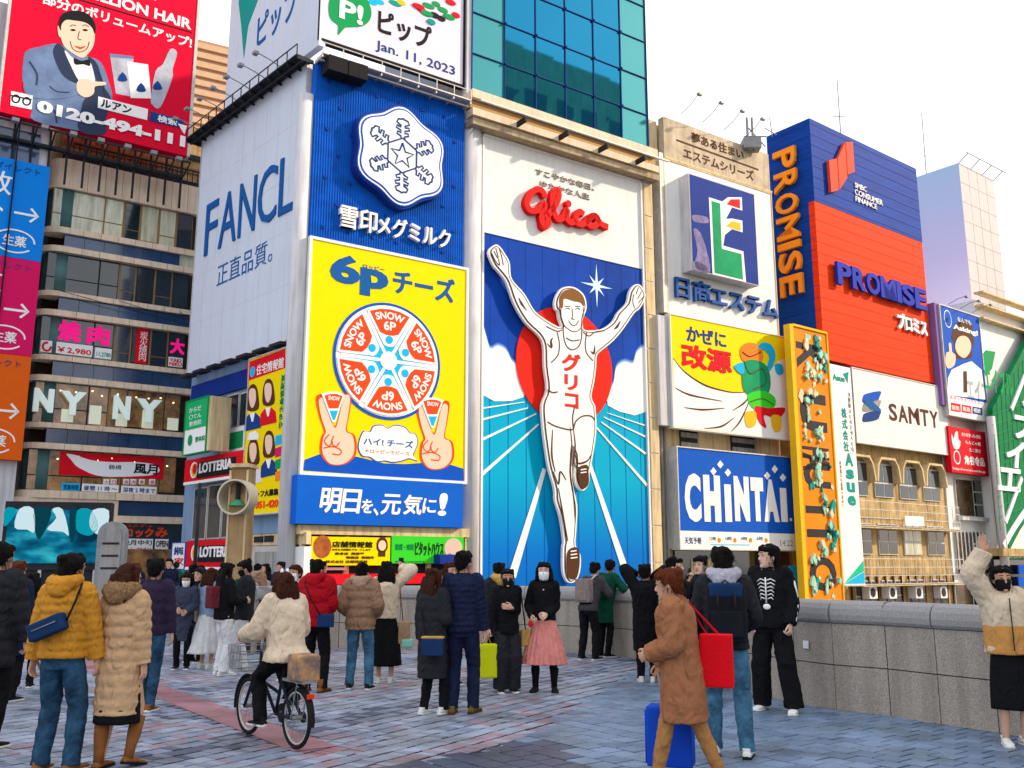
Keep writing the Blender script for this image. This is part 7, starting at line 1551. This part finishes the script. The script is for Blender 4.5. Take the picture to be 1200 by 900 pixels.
tb = soft_box((.27, -.04, .70), (.085, .05, .16), 0, vox=.014); prop(p, 'tote_bag', 'tan tote with mint cloth hanging at the right of the long black skirt', 'bag', [('pouch', *tb, cloth('tan_tote', (.45, .28, .16))), ('mint_cloth', *soft_box((.32, -.06, .55), (.085, .04, .06), 0, vox=.014), mat('mint_plastic', (.25, .62, .50), .4)), ('strap', *tubeVF([(.25, -.04, .86), (.22, .0, 1.1), (.18, -.02, 1.42)], .008), M_blt)])
# centre couple
p = person('blackcoat', 'woman in long black quilted coat carrying a small blue bag, turned to the navy jacket', 507, 837, 35, 1.585, top=dict(m=M_blk2, hem=.42, e=.042, puff=.12, amp=.012, name='coat'), bottom=TR(M_blk), shoes=SH(M_shw, name='sneaker'), hair=('long', HBR), female=True, headyaw=15, feet={-1: (-.09, -.04), 1: (.10, .10)}, arms={1: ((.10, .24, 1.08), None, None, 'grip')})
tb = soft_box((.17, -.20, .80), (.13, .05, .10), -30, vox=.012); prop(p, 'handbag', 'small blue handbag with yellow rim on the long black coat', 'bag', [('pouch', *tb, M_bagb), ('yellow_rim', *soft_box((.17, -.20, .91), (.135, .053, .016), -30, vox=.009), M_yelc), ('strap', *tubeVF([(.08, -.22, .92), (-.06, -.16, 1.25), (-.11, -.06, 1.44)], .008), M_bagk)])
p = person('navy', 'man in navy quilted jacket and dark trousers standing with his back turned', 542, 836, 10, 1.79, top=dict(m=M_nvy, hem=.84, e=.026, puff=.060, amp=.014), bottom=TR(M_nvy, w=.008), shoes=SH(mat('shoe_brown_green', (.16, .12, .03), .5, var=.6, vscale=20), sole=M_brownp), hair=('short', HB), feet={-1: (-.10, -.03), 1: (.11, .06)}, headyaw=20, arms={-1: ((-.17, .14, 1.0), None, None, 'grip')}, vox=.012)
person('behindnavy', 'person with long brown hair whose head shows left of the navy quilted jacket', 527, 802, 150, 1.66, top=dict(m=M_blk, hem=.6, e=.03), bottom=TR(M_blk), shoes=SH(M_shb), hair=('long', HBR), female=True)
p = person('yellowbag', 'woman in black jacket and mask touching her chest, wide dark trousers', 594, 811, 165, 1.575, top=dict(m=M_blk, hem=.80, e=.035), bottom=TR(M_blk2, w=.045), shoes=SH(M_shb), hair=('bun', HB), mask=M_maskb, female=True, headyaw=10, arms={-1: ((-.02, .20, 1.17), (1, .1, .2), (0, -1, 0), 'relaxed'), 1: ((.30, .05, .78), None, None, 'grip')})
mb = MB(); mb.box((.34, .06, .42), (.18, .06, .25)); V = np.array(mb.V); prop(p, 'yellow_carrier_bag', 'bright yellow green carrier bag held low beside wide dark trousers', 'bag', [('bag', *soft_box((.33, .06, .44), (.165, .055, .235), 8, vox=.016), mat('lime_yellow_bag', (.60, .66, .01), .35, bump=.5, bscale=9, var=.12)), ('handle', *tubeVF([(.24, .06, .66), (.30, .06, .78), (.36, .06, .77), (.42, .06, .66)], .006), M_yelc)])
tb = soft_box((-.27, .02, .74), (.07, .05, .12), 0, vox=.014); prop(p, 'shoulder_bag', 'ochre shoulder bag at the right side of the wide dark trousers', 'bag', [('pouch', *tb, M_yelc), ('strap', *tubeVF([(-.27, .02, .86), (-.20, .02, 1.42)], .009), M_blk)])
person('sandhood', 'person with sand coloured hood and dark coat looking away to the runner sign', 585, 792, -20, 1.66, top=dict(m=M_blk2, hem=.6, e=.04), bottom=TR(M_blk), shoes=SH(M_shb), hair=('short', HB), hood=dict(m=M_yelc, r=.07))
p = person('pink', 'woman in black cardigan and long pink ruffled skirt wearing a white mask', 638, 810, 186, 1.665, top=dict(m=M_blk, hem=.93, e=.022, name='cardigan'), bottom=SK(M_pnk, .36, flare=.27, pleats=22, tier=True, leg=M_blk), shoes=SH(M_shb, high=.30, name='boot', sole=M_shb), hair=('long', HB), mask=M_mask, female=True, skin=SKIN2, feet={-1: (-.13, 0), 1: (.13, 0)}, arms={-1: ((-.04, .20, 1.02), None, (0, -1, 0), 'grip'), 1: ((.16, .18, .98), None, (-1, 0, 0), 'grip')})
mb = MB()
for i in range(6): mb.ell((0, .135-.004*i, 1.34-.055*i), (.010, .008, .010), 8, 5)
p['put']('pearl_buttons', mb.V, mb.F, M_pwhite, kind='stuff'); mb = MB(); mb.ell((.17, .26, .90), (.03, .02, .05)); prop(p, 'red_pouch', 'small red and white pouch in the hand above the pink skirt', 'pouch', [('pouch', mb.V, mb.F, M_red)])
# pair leaning at the parapet
p = person('lean1', 'person in black jacket leaning on the parapet with a grey backpack', 689, 773, 35, 1.66, top=dict(m=cloth('dark_grey', (.06, .055, .065)), hem=.86, e=.035), bottom=TR(M_blk, w=.01), shoes=SH(M_shb), hair=('short', HB), lean=.20, headpitch=-20, feet={-1: (-.12, -.05), 1: (.14, .0)}, arms={1: ((.15, .52, 1.22), None, None, 'relaxed'), -1: ((-.10, .52, 1.22), None, None, 'relaxed')})
tb = soft_box((-.02, -.09, 1.22), (.15, .09, .21), 0, vox=.014); prop(p, 'backpack', 'grey backpack of the person leaning on the parapet', 'backpack', [('body', *tb, cloth('grey_brown', (.26, .21, .20))), ('pocket', *soft_box((-.02, -.17, 1.13), (.11, .03, .09), 0, vox=.014), cloth('grey_brown')), ('shoulder_strap', *tubeVF([(.11, -.05, 1.42), (.12, .12, 1.50), (.12, .25, 1.42)], .02, 8, .4), M_lgt)])
person('lean2', 'person with green sleeves leaning on the parapet beside the grey backpack', 707, 770, 48, 1.72, top=dict(m=cloth('dark_green', (.006, .07, .04)), hem=.60, e=.035, name='coat'), bottom=TR(M_blk), shoes=SH(M_shb), lean=.14, headpitch=-16, headyaw=-30, arms={1: ((.25, .46, 1.20), (.3, 1, -.1), (0, 0, -1), 'relaxed'), -1: ((-.15, .40, 1.25), None, None, 'relaxed')})
person('dark', 'person in long dark coat and bag raising both hands to the face', 757, 799, 10, 1.64, top=dict(m=M_blk, hem=.45, e=.045, name='coat'), bottom=TR(M_blk), shoes=SH(M_shw), hair=('short', HB), arms={1: ((.09, .22, 1.50), None, None, 'relaxed'), -1: ((-.14, .18, 1.56), None, None, 'relaxed')})
p = person('f1', 'young man in black looking right behind the brown coat', 791, 806, 120, 1.74, top=dict(m=M_blk, hem=.8, e=.03), bottom=TR(M_blk), shoes=SH(M_shb), hair=('bowl', HB), skin=SKIN2, face=1)
p = person('f2', 'young man in dark jacket speaking into a small black stick beside the backpack', 824, 804, 215, 1.755, top=dict(m=M_blk2, hem=.8, e=.03), bottom=TR(M_blk), shoes=SH(M_shb), hair=('bowl', HB), skin=SKIN2, face=1, arms={1: ((.08, .24, 1.38), (-.1, 0, 1), (-1, 0, 0), 'grip')})
w = p['wr'][1]; prop(p, 'hand_microphone', 'small black stick held up by the young man in dark jacket', 'microphone', [('stick', *tubeVF([(w.x, w.y+.03, w.z+.02), (w.x-.03, w.y+.02, w.z+.16)], [.012, .016]), M_black)])
# front right: brown coat, black backpack, skeleton hoodie
p = person('brown', 'person in long camel brown coat walking left with a red bag and blue suitcase', 800, 921, -72, 1.60, top=dict(m=M_brn, hem=.50, e=.050, flare=.03, sleeve=.015, name='coat'), bottom=TR(cloth('tan_trousers', (.42, .20, .07)), w=.0), shoes=SH(M_blt), hair=('bowl', HRED), headpitch=-8, face=1, female=True, feet={-1: (-.06, .22), 1: (.07, -.26, .03, .3)}, arms={-1: ((-.10, .26, 1.02), None, None, 'grip'), 1: ((.28, .22, .90), None, None, 'grip')}, lean=.05, vox=.012)
tb = soft_box((.10, -.27, .97), (.08, .13, .21), 0, vox=.013); prop(p, 'red_tote', 'bright red tote bag on the shoulder of the camel brown coat', 'bag', [('pouch', *tb, mat('red_felt', (.72, .005, .012), .6, bump=.3)), ('strap', *tubeVF([(.12, -.20, 1.16), (.16, -.02, 1.46), (.14, -.30, 1.16)], .010), M_red)])
sc_ = [('shell', *soft_box((.30, .16, .33), (.12, .19, .24), 0, vox=.014), mat('suitcase_blue', (.01, .07, .55), .3, var=.1))]
for s in (-1, 1):
    for t_ in (-1, 1): mb = MB(); mb.ell((.30+s*.09, .16+t_*.15, .035), (.02, .035, .035)); sc_.append(('wheel', mb.V, mb.F, M_black))
sc_.append(('pull_handle', *tubeVF([(.24, .20, .55), (.24, .24, .84), (.36, .24, .84), (.36, .20, .55)], .010), M_steel))
for i in range(4): sc_.append(('shell_rib', *tubeVF([(.20+.066*i, .352, .12), (.20+.066*i, .352, .54)], .008), mat('suitcase_blue')))
prop(p, 'suitcase', 'shiny blue wheeled suitcase pushed in front of the camel brown coat', 'suitcase', sc_)
p = person('backpack', 'man in black jacket with large black backpack, grey hood and light blue jeans', 852, 886, 10, 1.79, top=dict(m=M_blk2, hem=.86, e=.035), bottom=TR(M_jean2, w=.008, name='jeans'), shoes=SH(M_shw, name='sneaker', sole=M_shb), hair=('short', HB), hood=dict(m=M_lgt, r=.06), feet={-1: (-.13, .06), 1: (.13, -.06)}, arms={1: ((.18, .24, 1.02), None, None, 'grip'), -1: ((-.16, .26, 1.06), None, None, 'grip')}, vox=.012)
prop(p, 'backpack', 'large black backpack with blue flap on the man in light jeans', 'backpack', [('body', *soft_box((.0, -.22, 1.16), (.165, .105, .225), 0, vox=.013, taper=.92), M_bagk), ('top_flap', *soft_box((.0, -.225, 1.35), (.14, .10, .06), 0, vox=.013), M_bagb), ('front_pocket', *soft_box((.0, -.325, 1.08), (.13, .035, .11), 0, vox=.012), M_bagk),
    ('buckle_strap', *tubeVF([(-.07, -.335, 1.33), (-.07, -.36, 1.2)], .010), M_blk2), ('buckle_strap', *tubeVF([(.07, -.335, 1.33), (.07, -.36, 1.2)], .010), M_blk2), ('grab_handle', *tubeVF([(-.04, -.22, 1.40), (0, -.22, 1.43), (.04, -.22, 1.40)], .008), M_blk2),
    ('shoulder_strap', *tubeVF([(-.10, -.16, 1.38), (-.12, -.02, 1.49), (-.12, .12, 1.40)], .024, 8, .4), M_bagk), ('shoulder_strap', *tubeVF([(.10, -.16, 1.38), (.12, -.02, 1.49), (.12, .12, 1.40)], .024, 8, .4), M_bagk)])
p = person('skeleton', 'tall young man in black sweater printed with white bones, hands in pockets', 906, 833, 212, 1.87, top=dict(m=M_blk, hem=.84, e=.038, sleeve=.01, name='sweater'), bottom=TR(M_blk, w=.035), shoes=SH(M_shw, name='sneaker'), hair=('bowl', HB), skin=SKIN2, face=1, headyaw=40, feet={-1: (-.20, .06), 1: (.16, -.05)}, arms={1: ((.20, .12, .88), None, None, 'grip'), -1: ((-.22, .10, .88), None, None, 'grip')}, vox=.012)
mb = MB()
for i in range(6):
    for s in (-1, 1): mb.tube([(s*.010, .165-.002*i, 1.33-.038*i), (s*.055, .162, 1.345-.038*i), (s*(.095-.006*i), .140, 1.32-.038*i)], .0065, 5)
mb.tube([(0, .165, 1.36), (0, .170, 1.10)], .008, 5); mb.ell((0, .16, 1.06), (.04, .015, .03)); p['put']('rib_print', mb.V, mb.F, M_pwhite, kind='stuff')
for s in (-1, 1):
    e_, w_, s0_ = p['el'][s], p['wr'][s], p['sh'][s]
    o_ = Vector((s*.082, .02, 0)); mb = MB(); mb.tube([s0_+(e_-s0_)*.25+o_, s0_+(e_-s0_)*.85+o_], .013, 6); mb.tube([e_+(w_-e_)*.15+o_*.85, e_+(w_-e_)*.85+o_*.7], .012, 6); p['put']('arm_bone_print', mb.V, mb.F, M_pwhite)
mb = MB(); mb.tube([(-.06, .06, 1.44), (0, .115, 1.38), (.06, .06, 1.44)], .016, 8); p['put']('blue_collar', mb.V, mb.F, cloth('pale_denim'))
# woman waving at the right edge
p = person('wave', 'woman in cream and camel jacket and black mask raising an arm at right edge', 1181, 873, 188, 1.62, top=dict(m=M_crmc, hem=.86, e=.060, sleeve=.02), bottom=SK(M_blk, .34, flare=.17, pleats=5, leg=None), shoes=SH(M_shw, name='sneaker'), hair=('bun', HB), mask=M_maskb, female=True, arms={1: ((.17, .10, 1.86), (.05, .1, 1), (0, 1, 0), 'open'), -1: ((-.24, .10, .90), None, None, 'relaxed')}, poles={1: (1, 0, -.2)}, vox=.012)
mb = MB(); loft(mb, puff(interp([(0, 0, .855, .199, .178), (0, 0, .98, .198, .178), (0, 0, 1.11, .197, .177), (0, 0, 1.14, .196, .176)], 24), .5, .0), 30); V, F = remesh(mb, .012, 1, disp=.012, dscale=.08); p['put']('camel_panel', V, F, cloth('camel', (.62, .30, .08)))
mb = MB(); mb.tube([(0, .19, 1.40), (0, .197, 1.15), (0, .198, .90)], .006, 6); p['put']('zip', mb.V, mb.F, M_blk2)
# far passers-by (copies)
far = [('g2', 186, 27, 20, 'small far figure in dark coat farthest left before the banded building'), ('navy', 198, 25, 150, 'small far figure in navy jacket left of the thin pole'), ('dark', 228, 24, 60, 'small far figure with raised hands behind the thin pole'), ('lean2', 204, 31, 0, 'tiny far figure in green sleeves under the lower red sign'), ('taupe', 302, 24, 20, 'far figure in taupe puffer behind the cyclist'), ('plum', 330, 23, 200, 'far figure in plum jacket between cyclist and white coat'), ('e2', 160, 26, 170, 'far figure in navy hooded coat seen past the beige coat'), ('g4', 312, 27, 220, 'far figure with long hair before the shutter door'), ('blackcoat', 60, 30, 30, 'far figure in long black coat before the outdoor screen')]
for kx, u, D, yaw, lab in far:
    src = PEOPLE[kx]; P = at(u, 660, D); o = copytree(src['T'], (P.x, P.y, 0), lab); o.rotation_euler = (0, 0, R(src['yaw']-yaw))
# ---------------------------------------------------------------- cyclist and bicycle
gr = ground(346, 878); hdg = R(-40); fw = Vector((math.sin(hdg), math.cos(hdg), 0)); rt = Vector((fw.y, -fw.x, 0)); up = Vector((0, 0, 1))
Bp = lambda y, x, z: gr+fw*y+rt*x+up*z
bk = thing('bicycle', 'small black city bicycle ridden away by the woman in the cream jacket', 'bicycle', gr)
M_tyre = mat('tyre_rubber', (.018, .018, .02), .8); rw = .27
for y in (0., 1.0):
    def ringm(r, w_, z=rw): return [Bp(y+r*math.cos(q), 0, z+r*math.sin(q)) for q in [2*math.pi*i/32 for i in range(33)]]
    mb = MB(); mb.tube(ringm(rw-.02, 0), .020, 8, caps=False); wh = mb.make('wheel', M_tyre, bk, smooth=True)
    mb = MB(); mb.tube(ringm(rw-.045, 0), .009, 6, caps=False); mb.make('rim', M_lsteel, wh)
    mb = MB(); mb.tube([Bp(y, -.05, rw), Bp(y, .05, rw)], .02, 8)
    for i in range(16): q = 2*math.pi*i/16; mb.tube([Bp(y, .02*(-1)**i, rw), Bp(y+(rw-.05)*math.cos(q), 0, rw+(rw-.05)*math.sin(q))], .0022, 4)
    mb.make('spokes', M_steel, wh)
    mb = MB(); q0, q1 = (R(30), R(190)) if y == 0 else (R(-10), R(150)); mb.tube([Bp(y+(rw+.02)*math.cos(q0+(q1-q0)*i/14), 0, rw+(rw+.02)*math.sin(q0+(q1-q0)*i/14)) for i in range(15)], .03, 6, flat=.3); mb.make('mudguard', M_black, bk)
mb = MB(); bb_ = (.42, 0, .26)
for a_, b_ in (((0, .05, rw), (.30, .02, .60)), ((0, -.05, rw), (.30, -.02, .60)), ((0, .05, rw), bb_), ((0, -.05, rw), bb_), (bb_, (.27, 0, .74)), (bb_, (.80, 0, .62)), ((.35, 0, .45), (.82, 0, .55)), ((.80, 0, .50), (.78, 0, .84)), ((.82, .05, .56), (1.0, .05, rw)), ((.82, -.05, .56), (1.0, -.05, rw))): mb.tube([Bp(*a_), Bp(*b_)], .016, 8)
mb.make('frame', mat('bike_black', (.02, .025, .04), .3), bk, smooth=True)
mb = MB(); mb.tube([Bp(.78, 0, .80), Bp(.76, 0, .96)], .014, 8); mb.tube([Bp(.64, -.27, .98), Bp(.72, -.20, 1.0), Bp(.78, 0, .96), Bp(.72, .20, 1.0), Bp(.64, .27, .98)], .012, 8); mb.make('handlebar', M_lsteel, bk, smooth=True)
mb = MB(); mb.ell(Bp(.24, 0, .78), (.09, .13, .035), 12, 8, (rt, fw, up)); mb.make('saddle', M_black, bk, smooth=True)
V = []; mb = MB()
for i in range(9):
    for s in (-1, 1): mb.tube([Bp(.86+.035*i, s*.16, .62), Bp(.86+.035*i, s*.19, .86)], .004, 4)
for z in (.62, .70, .78, .86): mb.tube([Bp(.86, -.17, z), Bp(1.14, -.17, z), Bp(1.14, .17, z), Bp(.86, .17, z), Bp(.86, -.17, z)], .005, 4)
mb.make('front_basket', M_steel, bk)
mb = MB(); mb.box(Bp(-.02, 0, .60), (.07, .20, .012), (rt, fw, up)); mb.tube([Bp(-.1, .06, .59), Bp(0, .06, rw)], .006, 5); mb.tube([Bp(-.1, -.06, .59), Bp(0, -.06, rw)], .006, 5); mb.make('rear_rack', M_steel, bk)
mb = MB(); mb.box(Bp(-.25, 0, .48), (.03, .015, .02), (rt, fw, up)); mb.make('rear_reflector', mat('reflector_red', (.8, .04, .01), .2), bk)
mb = MB(); mb.tube([Bp(.42, -.14, .19), Bp(.42, -.04, .26), Bp(.42, .04, .26), Bp(.42, .14, .33)], .010, 6); mb.box(Bp(.42, -.17, .18), (.045, .03, .01), (rt, fw, up)); mb.box(Bp(.42, .17, .34), (.045, .03, .01), (rt, fw, up)); mb.make('pedals_and_cranks', M_steel, bk)
V, F = None, None
mb = MB(); mb.tube([Bp(.0, .06, rw), Bp(.0, .075, rw)], .05, 12); mb.tube([Bp(.42, .06, .26), Bp(.42, .075, .26)], .09, 16); mb.make('chain_case', M_dark, bk)
bw = soft_box((0, 0, 0), (.11, .15, .12), 0, vox=.016)
Vb = [Bp(float(y)-.0, float(x), float(z)+.72) for x, y, z in bw[0]*np.array([1, .8, 1])+np.array([0, -.10, 0])]; mesh('rack_bundle', [tuple(v) for v in Vb], bw[1], mat('patterned_bundle', (.45, .25, .10), .7, var=.9, vscale=9, col2=(.03, .06, .12)), None, smooth=True, label='patterned cloth bundle tied on the rear rack of the bicycle', cat='bundle')
seat = Bp(.24, 0, 0); q = seat
p = person('cyclist', 'woman in loose cream jacket riding the bicycle away, two white clips in her hair', 0, 662, -40, 1.60, top=dict(m=M_crmc, hem=.84, e=.058, flare=.05, sleeve=.02), bottom=TR(M_blk, w=.012), shoes=SH(M_shb), hair=('long', HBR), female=True, hip=.86, lean=.10, D=1, kpole=(0, 1, .2),
           feet={-1: (-.17/.953, .16, .18), 1: (.17/.953, .16, .33)}, arms={-1: ((-.25, .44, 1.04), None, (0, 0, -1), 'grip'), 1: ((.25, .44, 1.04), None, (0, 0, -1), 'grip')}, poles={1: (.4, -.3, -1), -1: (-.4, -.3, -1)})
p['T'].location = (seat.x, seat.y, 0)
mb = MB(); hc = p['hc']
for s in (-1, 1): mb.ell((hc.x+s*.03, hc.y-.03, hc.z+.135), (.018, .02, .032), 8, 6)
mesh('hair_clip', [(v[0]+seat.x-0, v[1]+seat.y, v[2]) for v in []], [], M_pwhite, p['T']) if 0 else None
V_ = p['out'](np.array(mb.V)); base = p['P']; o = mesh('hair_clips', [(float(a)-base.x+seat.x, float(b)-base.y+seat.y, float(c)) for a, b, c in V_], mb.F, M_pwhite, p['T'], smooth=True)
